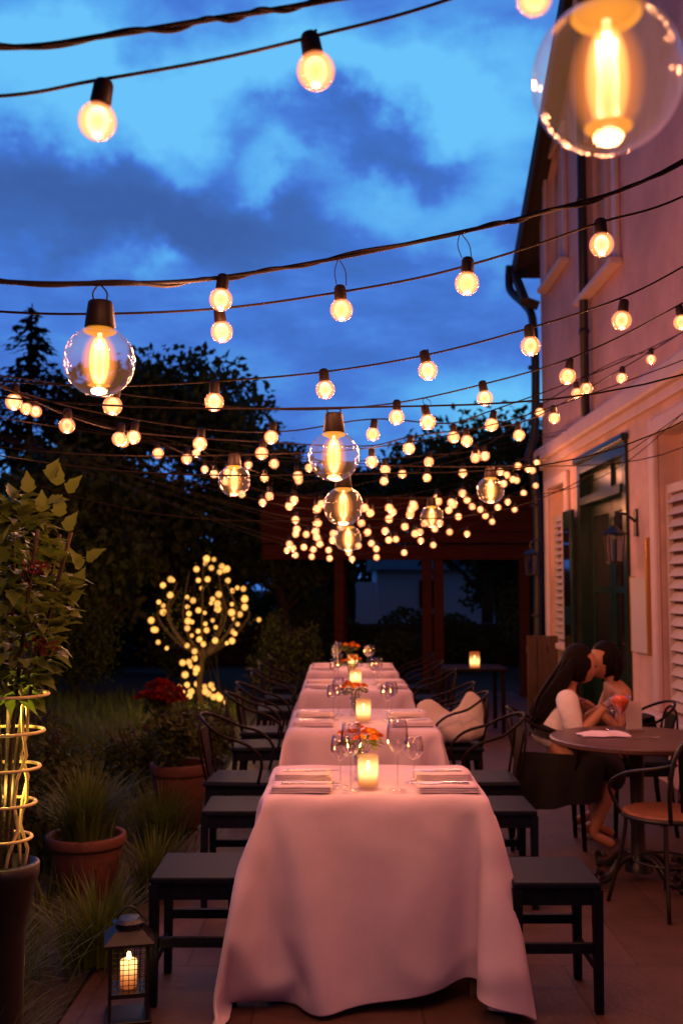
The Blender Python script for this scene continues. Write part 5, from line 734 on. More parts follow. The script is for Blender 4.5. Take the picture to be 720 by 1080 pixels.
CLOTH2=[-594,-732,10,-545,-719,10,-495,-706,10,-473,-660,15,-430,-641,35,-392,-615,58,-373,-573,80,-406,-536,95,-446,-508,110,-462,-462,126,-417,-440,132,-366,-440,139,-351,-489,137,-333,-537,136,-288,-562,136,-237,-562,136,-186,-560,136,-134,-558,135,-83,-556,135,-32,-553,135,19,-551,134,71,-548,135,122,-544,136,173,-538,136,223,-528,137,270,-508,140,298,-466,145,306,-416,154,356,-408,151,384,-450,139,363,
-495,126,332,-534,115,320,-582,100,346,-620,79,388,-635,54,431,-644,28,479,-653,10,527,-669,9,546,-621,9,553,-571,9,-607,-682,10,-557,-670,13,-528,-695,47,-478,-690,56,-442,-662,80,-408,-631,103,-382,-594,126,-396,-548,144,-438,-521,158,-462,-478,174,-422,-446,183,-372,-443,189,-352,-490,188,-333,-538,188,-288,-562,187,-237,-562,187,-186,-559,187,-134,-557,186,-83,-552,186,-32,-550,186,19,-551,186,
70,-552,186,122,-549,186,173,-543,187,223,-534,188,271,-515,190,302,-475,196,309,-425,204,360,-420,201,384,-464,188,363,-509,175,333,-549,164,335,-597,147,370,-626,124,414,-637,98,458,-638,72,497,-620,45,544,-623,23,495,-614,9,503,-563,9,-559,-663,9,-586,-651,51,-537,-649,66,-505,-675,97,-463,-673,125,-427,-645,149,-396,-611,172,-391,-564,192,-428,-532,207,-458,-494,223,-428,-453,233,-378,-446,240,
-357,-493,239,-334,-539,239,-288,-562,238,-236,-562,238,-185,-560,238,-134,-554,237,-83,-548,237,-32,-547,237,19,-549,237,70,-552,237,122,-553,237,173,-548,238,223,-540,239,271,-522,241,305,-484,246,313,-434,254,364,-432,250,383,-478,238,358,-521,225,336,-565,212,356,-609,192,396,-628,168,440,-633,142,484,-631,115,526,-620,87,540,-583,55,498,-567,31,452,-555,10,-523,-630,23,-550,-618,65,-568,-641,106,
-532,-659,138,-491,-666,168,-448,-656,194,-413,-626,218,-394,-584,239,-414,-540,256,-452,-509,271,-433,-462,283,-384,-450,290,-355,-493,290,-334,-540,290,-288,-561,290,-236,-562,289,-185,-558,289,-134,-550,288,-83,-545,288,-32,-544,288,19,-546,288,70,-550,288,121,-555,288,173,-553,289,223,-545,290,272,-529,292,308,-492,296,317,-443,304,368,-444,300,381,-492,287,353,-533,274,348,-581,259,379,-615,237,
422,-626,212,466,-626,185,509,-620,158,535,-589,127,504,-600,87,472,-608,48,439,-604,10,-480,-622,49,-507,-616,92,-535,-616,135,-555,-637,178,-518,-652,209,-475,-655,237,-434,-638,263,-404,-603,286,-407,-555,304,-444,-523,320,-438,-474,333,-390,-456,341,-356,-494,341,-334,-540,341,-287,-561,341,-236,-560,340,-185,-554,340,-134,-546,339,-83,-542,339,-32,-541,339,19,-543,339,70,-548,339,121,-553,340,
172,-556,340,223,-550,341,272,-536,342,310,-501,346,321,-452,354,372,-456,349,379,-505,336,354,-548,323,365,-595,305,405,-617,281,449,-620,255,492,-615,228,530,-598,199,498,-603,159,466,-610,120,433,-610,81,401,-595,43,-437,-619,77,-465,-622,120,-492,-616,163,-520,-614,206,-542,-632,249,-503,-645,279,-460,-642,307,-422,-617,331,-405,-574,352,-434,-535,368,-441,-486,382,-397,-462,392,-358,-495,392,-334,
-541,392,-287,-560,392,-236,-559,392,-185,-551,391,-134,-542,390,-83,-539,390,-32,-538,390,19,-540,390,70,-544,390,121,-552,390,172,-556,391,223,-554,392,273,-542,393,313,-510,397,325,-461,405,375,-469,399,376,-519,385,359,-565,371,388,-602,350,431,-613,325,474,-611,298,515,-598,270,492,-580,227,459,-590,189,428,-607,153,394,-610,114,362,-603,75,-399,-598,104,-422,-613,148,-449,-621,191,-477,-619,234,
-504,-613,277,-528,-627,320,-488,-636,350,-445,-626,376,-415,-591,399,-418,-543,416,-442,-500,432,-403,-468,442,-360,-497,443,-334,-541,443,-287,-560,443,-236,-556,443,-185,-547,442,-134,-539,441,-83,-536,441,-32,-536,441,19,-538,441,70,-540,441,121,-546,441,172,-555,442,223,-557,443,273,-548,444,315,-518,447,329,-470,455,379,-482,448,367,-530,434,375,-578,418,413,-604,395,457,-606,368,499,-595,340,
486,-568,299,453,-580,261,423,-598,224,389,-606,186,358,-596,147,332,-577,106,-408,-552,125,-404,-572,172,-414,-594,217,-435,-611,261,-461,-617,305,-489,-612,348,-514,-622,391,-472,-626,420,-432,-606,445,-418,-560,464,-439,-516,480,-410,-476,492,-364,-499,494,-334,-541,494,-286,-559,494,-235,-554,494,-185,-543,493,-135,-535,492,-83,-534,492,-32,-535,492,19,-536,492,70,-537,492,122,-541,492,172,-550,
493,223,-558,494,274,-553,495,318,-527,497,334,-479,505,381,-497,497,372,-546,483,396,-587,464,439,-599,438,481,-590,410,479,-558,370,448,-574,333,419,-595,296,385,-596,258,358,-579,217,344,-555,174,346,-533,128,-448,-524,141,-435,-536,190,-422,-548,238,-419,-568,285,-426,-590,330,-446,-607,375,-472,-614,418,-499,-616,462,-456,-612,490,-424,-579,512,-435,-532,529,-417,-486,542,-368,-502,545,-334,-541,
545,-286,-558,546,-235,-550,545,-186,-538,544,-135,-532,543,-83,-534,543,-32,-535,543,19,-535,543,70,-536,543,122,-536,543,172,-544,544,222,-556,545,274,-557,546,320,-536,548,339,-489,555,384,-512,546,384,-561,530,421,-589,508,464,-584,481,473,-551,442,443,-568,405,414,-590,368,382,-581,329,366,-558,286,364,-534,241,372,-517,193,385,-504,145,-490,-500,158,-477,-512,206,-464,-524,255,-449,-531,303,-437,
-545,351,-430,-564,398,-438,-586,444,-458,-602,488,-484,-607,532,-442,-590,558,-424,-546,576,-424,-497,591,-373,-506,596,-334,-540,596,-286,-556,597,-236,-546,596,-186,-534,595,-134,-532,594,-83,-534,594,-32,-535,594,19,-535,594,70,-536,594,122,-537,594,173,-536,594,223,-550,596,273,-559,597,322,-545,598,344,-499,605,386,-527,594,402,-572,577,446,-576,551,467,-546,515,440,-568,477,408,-582,440,386,
-561,398,384,-536,353,392,-518,306,405,-508,257,418,-500,208,432,-494,160,-522,-464,176,-512,-479,224,-502,-494,272,-491,-508,320,-479,-521,368,-466,-533,416,-449,-541,464,-443,-560,511,-447,-582,557,-468,-594,603,-436,-560,624,-430,-511,640,-379,-512,646,-331,-529,646,-286,-553,648,-236,-539,646,-186,-530,646,-135,-534,645,-83,-534,645,-32,-535,645,19,-536,645,70,-536,645,122,-537,645,173,-538,645,
224,-538,645,273,-555,648,324,-553,648,350,-510,655,385,-545,642,427,-562,620,462,-544,588,434,-564,549,402,-564,510,400,-538,466,411,-522,419,424,-511,370,439,-505,321,453,-500,272,467,-493,223,480,-485,175,-519,-416,191,-516,-431,240,-511,-446,288,-506,-462,337,-500,-478,385,-493,-493,434,-484,-509,482,-474,-524,530,-464,-539,578,-445,-553,624,-454,-568,671,-434,-528,689,-384,-529,696,-334,-532,698,
-286,-547,699,-237,-532,697,-186,-534,697,-135,-533,696,-83,-534,696,-32,-535,696,19,-536,696,70,-537,696,122,-538,696,173,-538,696,224,-539,696,276,-540,697,324,-557,700,363,-525,703,410,-530,684,452,-543,660,423,-549,619,405,-531,574,432,-530,531,446,-523,482,459,-514,433,473,-504,385,486,-495,336,499,-486,288,512,-476,239,525,-466,190,-470,-403,192,-468,-411,242,-468,-420,293,-467,-429,343,-467,
-440,394,-466,-451,444,-465,-463,494,-463,-476,543,-459,-490,592,-453,-506,641,-441,-522,688,-444,-535,744,-392,-536,751,-340,-535,750,-288,-534,749,-237,-533,749,-186,-533,748,-135,-533,748,-83,-534,748,-32,-534,748,19,-535,748,70,-536,748,122,-536,748,173,-538,748,224,-539,748,276,-540,748,328,-542,750,380,-545,752,430,-543,736,413,-522,686,420,-502,639,435,-493,591,450,-484,543,474,-483,497,492,
-478,449,508,-471,401,523,-463,352,537,-456,304,552,-448,255,566,-440,207,-436,-441,185,-433,-447,236,-430,-453,287,-426,-459,338,-422,-463,388,-418,-467,439,-415,-470,491,-412,-472,542,-411,-472,593,-414,-473,644,-424,-475,695,-441,-481,745,-394,-486,766,-340,-485,762,-289,-484,762,-237,-484,763,-186,-484,764,-134,-484,764,-83,-485,764,-32,-486,764,20,-486,763,71,-487,763,122,-487,762,174,-488,761,
225,-489,760,277,-490,760,328,-491,758,380,-493,756,434,-497,760,445,-487,704,461,-476,657,474,-465,608,487,-453,560,499,-441,511,510,-432,462,521,-423,412,532,-414,363,542,-406,314,553,-397,264,564,-389,215,-389,-421,185,-390,-420,236,-392,-419,288,-394,-419,339,-398,-418,390,-403,-418,441,-409,-419,492,-416,-421,543,-426,-424,593,-439,-428,642,-445,-429,693,-439,-430,746,-391,-432,764,-340,-433,756,
-288,-433,756,-237,-433,755,-185,-434,755,-134,-434,754,-83,-435,754,-31,-435,754,20,-436,754,72,-436,754,123,-437,754,174,-438,754,226,-438,754,277,-439,754,328,-440,754,380,-441,754,433,-442,754,432,-440,704,425,-440,652,430,-440,601,439,-439,550,449,-436,500,460,-432,450,472,-428,401,483,-423,351,494,-417,301,505,-411,252,517,-404,202,-400,-371,184,-402,-370,235,-407,-370,286,-415,-372,337,-422,
-373,388,-429,-374,438,-436,-376,489,-442,-377,540,-447,-377,591,-444,-377,643,-437,-379,693,-437,-379,746,-390,-381,766,-339,-382,756,-288,-382,754,-236,-382,754,-185,-383,754,-134,-383,754,-82,-384,754,-31,-384,754,21,-385,754,72,-385,754,123,-386,754,175,-386,754,226,-387,754,277,-388,754,329,-389,754,380,-390,756,431,-391,753,443,-390,702,436,-390,651,428,-389,600,424,-390,549,426,-391,498,430,
-392,447,436,-392,396,443,-392,345,451,-391,294,459,-390,244,468,-389,193,-414,-322,183,-420,-322,234,-426,-323,285,-432,-324,336,-437,-324,386,-442,-325,438,-444,-325,489,-443,-326,540,-438,-326,591,-434,-327,642,-433,-328,694,-435,-328,746,-389,-330,767,-338,-330,756,-287,-331,754,-236,-331,754,-184,-332,754,-133,-332,754,-82,-332,754,-30,-333,754,21,-334,754,72,-334,754,124,-335,754,175,-336,754,
226,-336,754,278,-337,754,329,-338,754,380,-339,757,431,-339,752,437,-339,700,444,-339,650,441,-340,598,435,-340,548,428,-340,497,425,-341,446,426,-342,394,430,-342,343,434,-343,292,440,-343,241,446,-344,190,-424,-271,182,-429,-272,233,-435,-273,284,-439,-273,335,-441,-274,387,-440,-274,438,-437,-275,489,-434,-275,540,-433,-276,592,-432,-276,643,-432,-277,694,-434,-277,746,-388,-278,768,-338,-279,756,
-286,-280,754,-235,-280,754,-184,-280,754,-132,-281,754,-81,-281,754,-30,-282,754,22,-282,754,73,-283,754,124,-284,754,176,-284,754,227,-285,754,278,-286,754,330,-286,754,381,-287,758,432,-288,751,436,-288,700,438,-288,649,442,-289,598,442,-289,546,438,-290,495,432,-290,444,427,-290,393,426,-291,342,428,-292,291,433,-293,240,438,-293,188,-429,-220,182,-435,-221,233,-438,-222,284,-439,-222,336,-437,
-223,387,-435,-223,438,-433,-224,489,-433,-224,541,-433,-225,592,-433,-225,643,-433,-226,695,-434,-226,747,-387,-227,768,-337,-228,756,-286,-228,754,-234,-229,754,-183,-229,754,-132,-230,754,-80,-230,754,-29,-231,754,22,-231,754,74,-232,754,125,-232,754,176,-233,754,227,-234,754,279,-235,754,330,-235,754,381,-236,759,432,-236,751,436,-237,700,437,-237,648,438,-238,597,440,-238,546,440,-239,494,438,
-239,443,434,-240,392,429,-240,341,428,-241,290,430,-242,238,434,-242,187,-433,-170,182,-437,-170,233,-439,-170,285,-436,-171,336,-435,-172,387,-434,-172,438,-434,-172,490,-434,-173,541,-434,-174,592,-434,-174,644,-434,-174,695,-433,-175,747,-386,-176,768,-336,-176,756,-285,-177,754,-234,-178,754,-182,-178,754,-131,-178,754,-80,-179,754,-28,-180,754,23,-180,754,74,-181,754,125,-181,754,177,-182,754,
228,-183,754,279,-184,754,330,-184,754,382,-185,761,432,-185,750,436,-186,699,436,-186,648,437,-187,596,438,-187,545,438,-188,494,438,-188,442,436,-189,391,434,-189,340,429,-190,289,429,-190,238,432,-191,186,-435,-118,183,-438,-119,234,-437,-120,285,-436,-120,336,-435,-120,388,-435,-121,439,-435,-122,490,-435,-122,542,-435,-122,593,-435,-123,644,-435,-123,696,-433,-124,747,-386,-124,767,-336,-125,755,
-284,-126,754,-233,-126,754,-182,-127,754,-130,-127,754,-79,-128,754,-28,-128,754,23,-129,754,75,-130,754,126,-130,754,177,-131,754,229,-132,754,280,-132,754,331,-133,754,382,-134,762,432,-134,750,436,-135,698,436,-135,647,436,-136,596,437,-136,544,437,-137,493,437,-137,442,436,-138,391,435,-138,339,432,-139,288,430,-139,237,431,-140,186,-436,-67,183,-438,-68,234,-437,-68,286,-436,-69,337,-436,-69,
388,-436,-70,439,-436,-70,491,-435,-71,542,-435,-71,593,-435,-72,645,-435,-72,696,-432,-73,748,-385,-73,767,-335,-74,755,-284,-74,754,-232,-75,754,-181,-76,754,-130,-76,754,-78,-77,754,-27,-77,754,24,-78,754,75,-78,754,127,-79,754,178,-80,754,229,-80,754,281,-81,754,332,-82,754,382,-82,763,432,-83,749,436,-83,698,436,-84,647,436,-84,595,436,-85,544,436,-86,493,436,-86,441,435,-87,390,434,-87,339,433,
-88,288,431,-88,236,431,-89,185,-437,-16,184,-439,-17,235,-438,-17,286,-437,-18,337,-436,-18,388,-436,-19,440,-436,-19,491,-436,-20,542,-435,-20,594,-435,-21,645,-435,-21,696,-432,-22,748,-384,-22,766,-334,-23,754,-283,-23,754,-232,-24,754,-180,-24,754,-129,-25,754,-78,-26,754,-26,-26,754,25,-27,754,76,-27,754,127,-28,754,179,-28,754,230,-29,754,281,-30,754,333,-31,754,383,-31,764,432,-32,749,435,-32,
697,435,-33,646,436,-33,595,435,-34,544,435,-34,492,435,-35,441,435,-36,390,434,-36,338,433,-37,287,432,-37,236,431,-38,184,-438,35,184,-441,34,235,-438,34,286,-436,33,338,-436,33,389,-436,32,440,-435,32,492,-436,31,543,-436,31,594,-436,30,646,-435,30,697,-432,30,748,-384,29,765,-334,28,754,-282,28,754,-231,27,754,-180,27,754,-128,26,754,-77,26,754,-26,25,754,26,24,754,77,24,754,128,23,754,179,23,754,
231,22,754,282,21,754,333,21,754,384,20,765,432,20,748,435,19,697,435,18,646,435,18,594,435,17,543,435,17,492,434,16,440,434,16,389,433,15,338,432,14,286,432,14,235,431,13,184,-438,86,185,-443,86,236,-439,85,287,-436,84,338,-435,84,390,-435,84,441,-436,83,492,-436,82,543,-436,82,595,-436,82,646,-436,81,697,-432,81,749,-383,80,764,-333,80,754,-282,79,754,-230,78,754,-179,78,754,-128,77,754,-76,77,754,
-25,76,754,26,76,754,78,75,754,129,74,754,180,74,754,231,73,754,283,72,754,334,72,755,384,71,766,432,71,748,435,70,696,435,70,645,435,69,594,434,68,542,434,68,491,434,67,440,434,67,388,433,66,337,432,66,286,431,65,235,430,64,183,-438,138,186,-443,137,237,-444,136,288,-438,136,339,-434,135,390,-434,135,441,-435,134,493,-437,134,544,-436,133,595,-436,133,646,-436,132,698,-432,132,749,-383,132,763,-332,
131,754,-281,130,754,-230,130,754,-178,129,754,-127,128,754,-76,128,754,-24,127,754,27,127,754,78,126,754,130,126,754,181,125,754,232,124,754,284,124,754,335,123,756,385,122,767,432,122,748,435,121,696,434,121,645,434,120,593,434,120,542,434,119,491,433,118,439,433,118,388,432,117,337,432,117,286,431,116,234,430,116,183,-437,188,187,-442,188,238,-446,187,289,-446,186,340,-438,186,391,-432,186,442,-432,
185,493,-436,185,544,-436,184,596,-436,184,647,-436,184,698,-432,183,750,-382,183,762,-332,182,754,-280,182,754,-229,181,754,-178,180,754,-126,180,754,-75,179,754,-24,178,754,28,178,754,79,177,754,130,177,754,182,176,754,233,176,754,284,175,754,335,174,756,386,174,768,433,173,747,434,172,696,434,172,644,434,171,593,434,171,542,433,170,490,433,170,439,432,169,388,432,168,336,431,168,285,430,167,234,
429,167,182,-434,240,188,-439,239,239,-444,238,290,-448,237,341,-448,236,393,-440,236,443,-432,236,494,-430,236,545,-436,235,596,-436,235,647,-436,235,699,-432,234,750,-382,234,761,-331,233,754,-280,233,754,-228,232,754,-177,231,754,-126,231,754,-74,230,754,-23,230,754,28,229,754,80,228,754,131,228,754,182,227,754,234,227,754,285,226,754,336,226,757,386,225,768,433,224,747,434,224,695,434,223,644,434,
222,592,433,222,541,433,221,490,432,221,438,432,220,387,431,220,336,430,219,284,429,218,233,428,218,182,-430,290,190,-434,290,241,-440,289,292,-445,288,343,-449,287,394,-451,286,445,-447,285,496,-436,286,546,-429,286,597,-437,286,648,-436,286,699,-432,286,751,-381,285,760,-330,284,754,-279,284,754,-228,283,754,-176,282,754,-125,282,754,-74,281,754,-22,281,754,29,280,754,80,280,754,132,279,754,183,278,
754,234,278,754,286,278,754,337,277,757,387,276,768,433,275,747,434,275,694,433,274,643,433,273,592,433,273,540,432,272,489,431,272,438,431,271,387,430,271,335,429,270,284,428,270,233,426,269,182,-421,341,191,-426,340,242,-432,339,293,-437,338,344,-442,338,396,-447,337,446,-451,336,498,-452,335,549,-447,334,600,-431,337,649,-437,337,700,-432,337,751,-381,336,759,-330,336,754,-278,335,754,-227,334,754,
-176,334,754,-124,333,754,-73,332,754,-22,332,754,30,331,754,81,331,754,132,330,754,184,330,754,235,329,754,286,329,754,337,328,758,388,328,768,434,326,746,433,326,694,432,325,643,432,324,591,432,324,540,431,323,489,431,323,437,430,322,386,428,322,335,427,321,284,425,320,232,423,320,181,-402,388,194,-408,388,245,-414,387,296,-420,387,347,-427,386,398,-433,386,449,-439,386,500,-445,385,551,-450,384,
602,-453,383,653,-433,388,700,-432,388,753,-380,388,758,-329,387,754,-278,386,754,-227,385,754,-175,385,754,-124,384,754,-73,384,754,-21,383,754,30,382,754,82,382,754,133,381,754,184,381,754,236,380,754,287,380,754,338,380,758,389,379,768,435,378,746,432,377,694,432,376,642,432,376,591,432,375,540,431,374,488,430,374,437,428,373,386,426,373,334,423,372,283,420,372,232,417,371,181,-367,426,199,-374,
426,250,-381,426,300,-388,426,351,-395,426,402,-403,427,453,-410,428,503,-418,429,554,-426,429,605,-430,428,656,-448,436,703,-432,440,753,-380,439,755,-329,438,754,-278,437,754,-226,436,754,-175,436,754,-124,435,754,-72,435,754,-21,434,754,31,434,754,82,433,754,133,432,754,185,432,754,236,432,755,288,431,755,339,431,757,390,431,767,437,429,746,436,428,693,435,427,642,432,427,590,430,426,539,427,425,
488,424,425,436,421,424,385,417,423,334,414,422,283,410,422,232,406,421,181,-342,470,202,-348,470,253,-354,469,304,-360,469,355,-366,468,406,-373,469,457,-381,469,507,-388,470,558,-397,471,609,-408,474,659,-436,484,702,-434,494,757,-380,490,756,-329,489,760,-277,488,760,-226,487,760,-174,486,761,-123,486,761,-72,485,762,-20,484,762,31,484,762,82,484,762,134,483,762,185,483,761,236,482,761,288,483,759,
340,482,760,392,484,768,439,480,746,426,477,693,419,476,642,416,475,590,413,474,539,410,474,488,406,472,437,402,472,386,399,471,335,396,470,284,394,470,232,390,469,181,-393,471,196,-399,470,247,-405,470,298,-411,468,349,-417,465,400,-422,456,450,-431,461,500,-439,472,550,-444,488,598,-439,511,644,-418,529,687,-431,542,740,-381,542,755,-328,539,751,-276,538,749,-225,537,748,-174,536,748,-122,535,748,
-71,534,748,-20,534,748,32,533,748,83,533,749,134,532,749,185,532,749,237,532,750,288,535,751,339,535,751,392,533,753,443,532,744,429,528,689,412,526,641,400,524,591,391,520,540,384,518,489,380,517,438,377,516,387,375,516,336,373,516,284,372,516,233,373,517,182,-432,438,191,-438,437,242,-445,438,293,-455,443,343,-466,453,392,-470,471,440,-469,492,487,-462,514,532,-451,535,578,-432,556,621,-454,558,
667,-414,535,687,-366,526,703,-325,556,700,-276,541,697,-225,539,697,-174,538,697,-122,537,697,-71,536,697,-20,536,697,32,535,697,83,534,697,134,535,698,185,535,698,237,534,698,286,546,700,334,530,700,383,539,698,433,537,689,474,512,672,456,507,625,449,527,578,436,541,531,421,553,483,406,560,434,392,565,385,380,567,335,371,567,285,365,567,234,362,567,183,-480,422,186,-488,436,234,-492,455,282,-490,
477,328,-481,498,374,-466,517,419,-445,530,464,-440,554,509,-447,579,553,-473,574,597,-430,566,623,-390,541,642,-354,508,656,-324,549,649,-274,557,648,-225,542,646,-174,538,646,-122,538,646,-71,537,646,-20,536,646,32,536,646,83,536,646,134,535,646,185,534,647,236,544,648,287,545,649,332,520,649,382,529,647,426,556,642,461,523,624,502,500,604,481,492,558,462,501,512,445,512,465,446,534,418,440,552,371,
430,570,324,418,586,276,404,600,229,388,612,182,-511,458,170,-501,481,214,-487,501,260,-470,518,305,-447,528,350,-436,551,395,-443,575,440,-462,592,484,-490,587,527,-447,589,556,-416,553,575,-370,542,595,-350,497,606,-322,539,599,-274,558,597,-223,554,596,-173,542,595,-122,538,595,-71,538,595,-20,537,595,32,536,595,83,536,595,134,535,595,185,541,596,236,548,597,287,543,597,330,516,598,381,526,596,413,
566,593,457,544,578,482,503,558,526,492,536,504,483,490,481,482,444,460,489,398,447,506,351,438,524,304,438,543,257,432,562,210,424,581,162,-482,493,146,-468,512,191,-448,524,236,-434,546,281,-437,572,325,-453,592,370,-478,602,413,-505,601,457,-465,609,488,-441,568,509,-395,563,530,-354,537,546,-349,487,556,-318,527,549,-274,554,546,-223,558,545,-173,550,544,-122,542,544,-71,539,544,-20,538,544,32,
538,544,83,536,544,134,539,544,185,546,545,236,549,546,287,541,546,329,512,548,379,525,545,401,571,544,449,561,530,464,516,511,504,491,490,549,486,466,526,476,422,503,472,376,480,472,330,460,482,284,444,496,237,436,515,190,430,534,143,-442,516,123,-432,540,168,-433,566,211,-448,588,255,-472,599,300,-497,595,344,-519,614,386,-480,623,418,-443,598,443,-422,555,463,-376,563,483,-341,529,498,-349,479,506,
-308,511,502,-274,548,495,-224,558,494,-172,555,494,-122,547,493,-71,542,493,-20,540,493,32,539,493,83,540,493,134,543,493,185,549,494,236,549,494,286,538,495,328,508,496,376,525,494,390,574,494,440,578,483,453,532,464,482,495,444,528,500,422,570,485,397,548,472,352,525,464,307,501,461,262,478,464,216,458,473,170,442,488,123,-430,559,98,-443,582,141,-465,597,185,-490,600,230,-515,593,274,-530,621,314,
-494,635,348,-452,622,375,-440,577,396,-402,548,417,-356,562,435,-331,520,448,-346,471,455,-301,496,454,-272,537,445,-224,555,443,-173,557,443,-122,552,442,-71,546,442,-20,543,442,32,542,442,83,543,442,134,548,442,185,551,443,236,548,443,286,535,444,327,504,446,374,525,443,381,576,443,429,592,435,456,552,417,464,505,397,508,492,376,552,506,354,590,485,327,569,470,283,546,460,238,522,454,193,498,452,
148,475,455,102,-458,592,71,-483,600,115,-509,599,160,-534,593,204,-539,626,243,-506,645,277,-464,642,306,-438,604,329,-428,558,350,-383,546,370,-337,560,388,-324,511,398,-342,464,405,-294,481,405,-269,525,396,-224,549,392,-173,556,392,-122,555,391,-70,550,391,-19,546,391,32,545,391,83,547,391,134,551,391,186,550,392,236,546,392,286,532,393,326,500,395,371,526,392,373,577,393,416,603,386,452,571,369,
452,523,350,487,492,330,533,497,308,576,512,286,610,486,257,590,468,213,567,458,169,543,450,124,519,444,79,-501,600,45,-527,596,90,-553,594,134,-547,629,170,-516,652,205,-477,659,237,-442,630,262,-438,583,282,-412,544,303,-365,550,322,-317,555,341,-324,505,348,-338,456,354,-289,467,356,-265,512,346,-223,541,342,-173,552,340,-122,555,340,-70,552,340,-19,549,340,32,549,340,83,550,340,134,552,340,186,
548,341,237,544,341,285,528,342,326,496,344,368,526,341,366,578,342,404,612,338,447,590,322,446,542,303,466,499,283,512,492,261,554,512,240,599,516,217,629,488,187,610,468,144,587,456,99,564,447,54,-546,604,20,-571,598,64,-552,631,98,-524,656,133,-489,672,167,-449,654,194,-436,610,215,-431,563,236,-390,542,258,-348,566,276,-310,537,294,-350,506,304,-334,458,303,-283,454,307,-261,498,297,-222,532,292,
-173,546,290,-122,552,289,-71,554,289,-19,553,289,32,552,289,83,552,289,134,550,289,186,546,290,237,542,290,285,524,291,326,493,293,364,527,290,362,578,291,392,620,289,439,607,275,450,560,256,450,513,237,490,490,215,533,506,194,576,524,172,621,520,148,648,489,117,630,468,74,608,456,30,-593,620,10,-545,621,27,-528,656,61,-500,680,96,-458,678,126,-438,636,148,-437,589,168,-415,548,190,-368,543,211,-327,
567,230,-312,520,246,-360,504,254,-321,471,256,-280,441,258,-256,485,248,-221,522,241,-172,539,239,-122,546,238,-71,550,238,-19,551,238,32,551,238,83,549,238,134,547,238,186,544,238,237,540,239,284,521,240,325,490,242,360,528,239,357,579,240,380,625,239,430,623,227,447,579,208,442,531,190,466,491,170,510,506,148,554,523,126,599,533,104,643,524,80,666,492,47,631,496,10,-595,671,10,-544,669,10,-494,668,
24,-470,699,58,-443,662,80,-438,615,101,-429,569,122,-395,537,144,-349,546,164,-304,559,185,-317,511,196,-365,494,204,-321,467,205,-283,433,208,-249,470,200,-220,511,191,-172,531,189,-122,540,188,-70,545,187,-19,547,187,32,547,187,83,546,187,135,544,187,186,543,187,237,538,188,284,518,189,326,487,190,356,528,188,354,580,189,370,628,189,419,638,180,444,598,161,439,550,142,448,503,124,493,491,102,533,
515,80,575,536,59,621,548,41,629,505,14,676,499,35,-594,722,10,-542,720,10,-491,717,10,-450,687,12,-436,642,34,-431,595,54,-416,551,76,-372,536,98,-332,560,118,-287,545,139,-325,511,145,-369,485,153,-326,457,155,-286,425,157,-252,462,149,-217,500,142,-172,523,138,-122,533,137,-70,539,136,-19,541,136,32,542,136,83,542,136,135,542,136,186,540,136,237,536,137,284,514,138,326,485,139,352,529,137,351,580,
138,361,631,139,407,652,132,438,616,114,438,568,95,434,520,77,472,493,56,519,496,35,564,512,15,582,560,10,630,554,28,633,507,9,]
# ---------------------------------------------------------------- dining tables
def cloth(data,nx,ny,name,k):
    co=[(data[i]/k,data[i+1]/k,data[i+2]/k) for i in range(0,nx*ny*3,3)]
    fs=[(j*nx+i,j*nx+i+1,(j+1)*nx+i+1,(j+1)*nx+i) for j in range(ny-1) for i in range(nx-1)]
    # the hem swings out a little past the stools, most of all towards the near end
    def hem(x,y,z):
        t=max(0,(.75-z)/.75)**.6
        x*=1+.05*t; ax=abs(x)
        if ax>.52: x=math.copysign(.52+(ax-.52)*.42,x)
        y*=1+(.27 if (y<0 and k==2000) else .04)*t
        return (x,y,z)
    co=[hem(*c) for c in co]
    me=bpy.data.meshes.new(name); me.from_pydata(co,[],fs); me.materials.append(M['cloth']); me.polygons.foreach_set('use_smooth',[True]*len(fs))
    o=link(name,me); s=o.modifiers.new('thick','SOLIDIFY'); s.thickness=.0016; s.offset=0; q=o.modifiers.new('sub','SUBSURF'); q.levels=1; q.render_levels=1
    return o
TX=.145
TB=[(3.96,4.67),(5.76,6.83),(7.96,9.03),(9.8,10.87)]
ORD=['first','second','third','fourth']
TN=['front table of the row','second table of the row','third table of the row','last table of the row']
for i,(a,c) in enumerate(TB):
    yc=(a+c)/2; dd=(c-a)
    t=thing('dining_table','square wooden dining table hidden under its cloth, '+['at the front of','second in','third in','last in'][i]+' the row','table',(TX,yc,0),group='dining tables in a row')
    MB().box(-.42,.42,-dd/2+.01,dd/2-.01,.715,.74).build('tabletop','brownwood',t)
    for sx in (-1,1):
        for sy in (-1,1): MB().box(sx*.38-.025,sx*.38+.025,sy*(dd/2-.06)-.025,sy*(dd/2-.06)+.025,0,.715).build('leg','brownwood',t)
    o=cloth(CLOTH1 if i==0 else CLOTH2,58 if i==0 else 40,58 if i==0 else 46,'tablecloth',2000 if i==0 else 1000)
    tag(o,['white linen tablecloth reaching the floor on the front table','white tablecloth on the second table of the row','white tablecloth on the third table of the row','white tablecloth on the last table of the row'][i],'tablecloth','white tablecloths')
    o.location=(TX,yc,0.002)
    if i==2: o.rotation_euler=(0,0,math.pi)
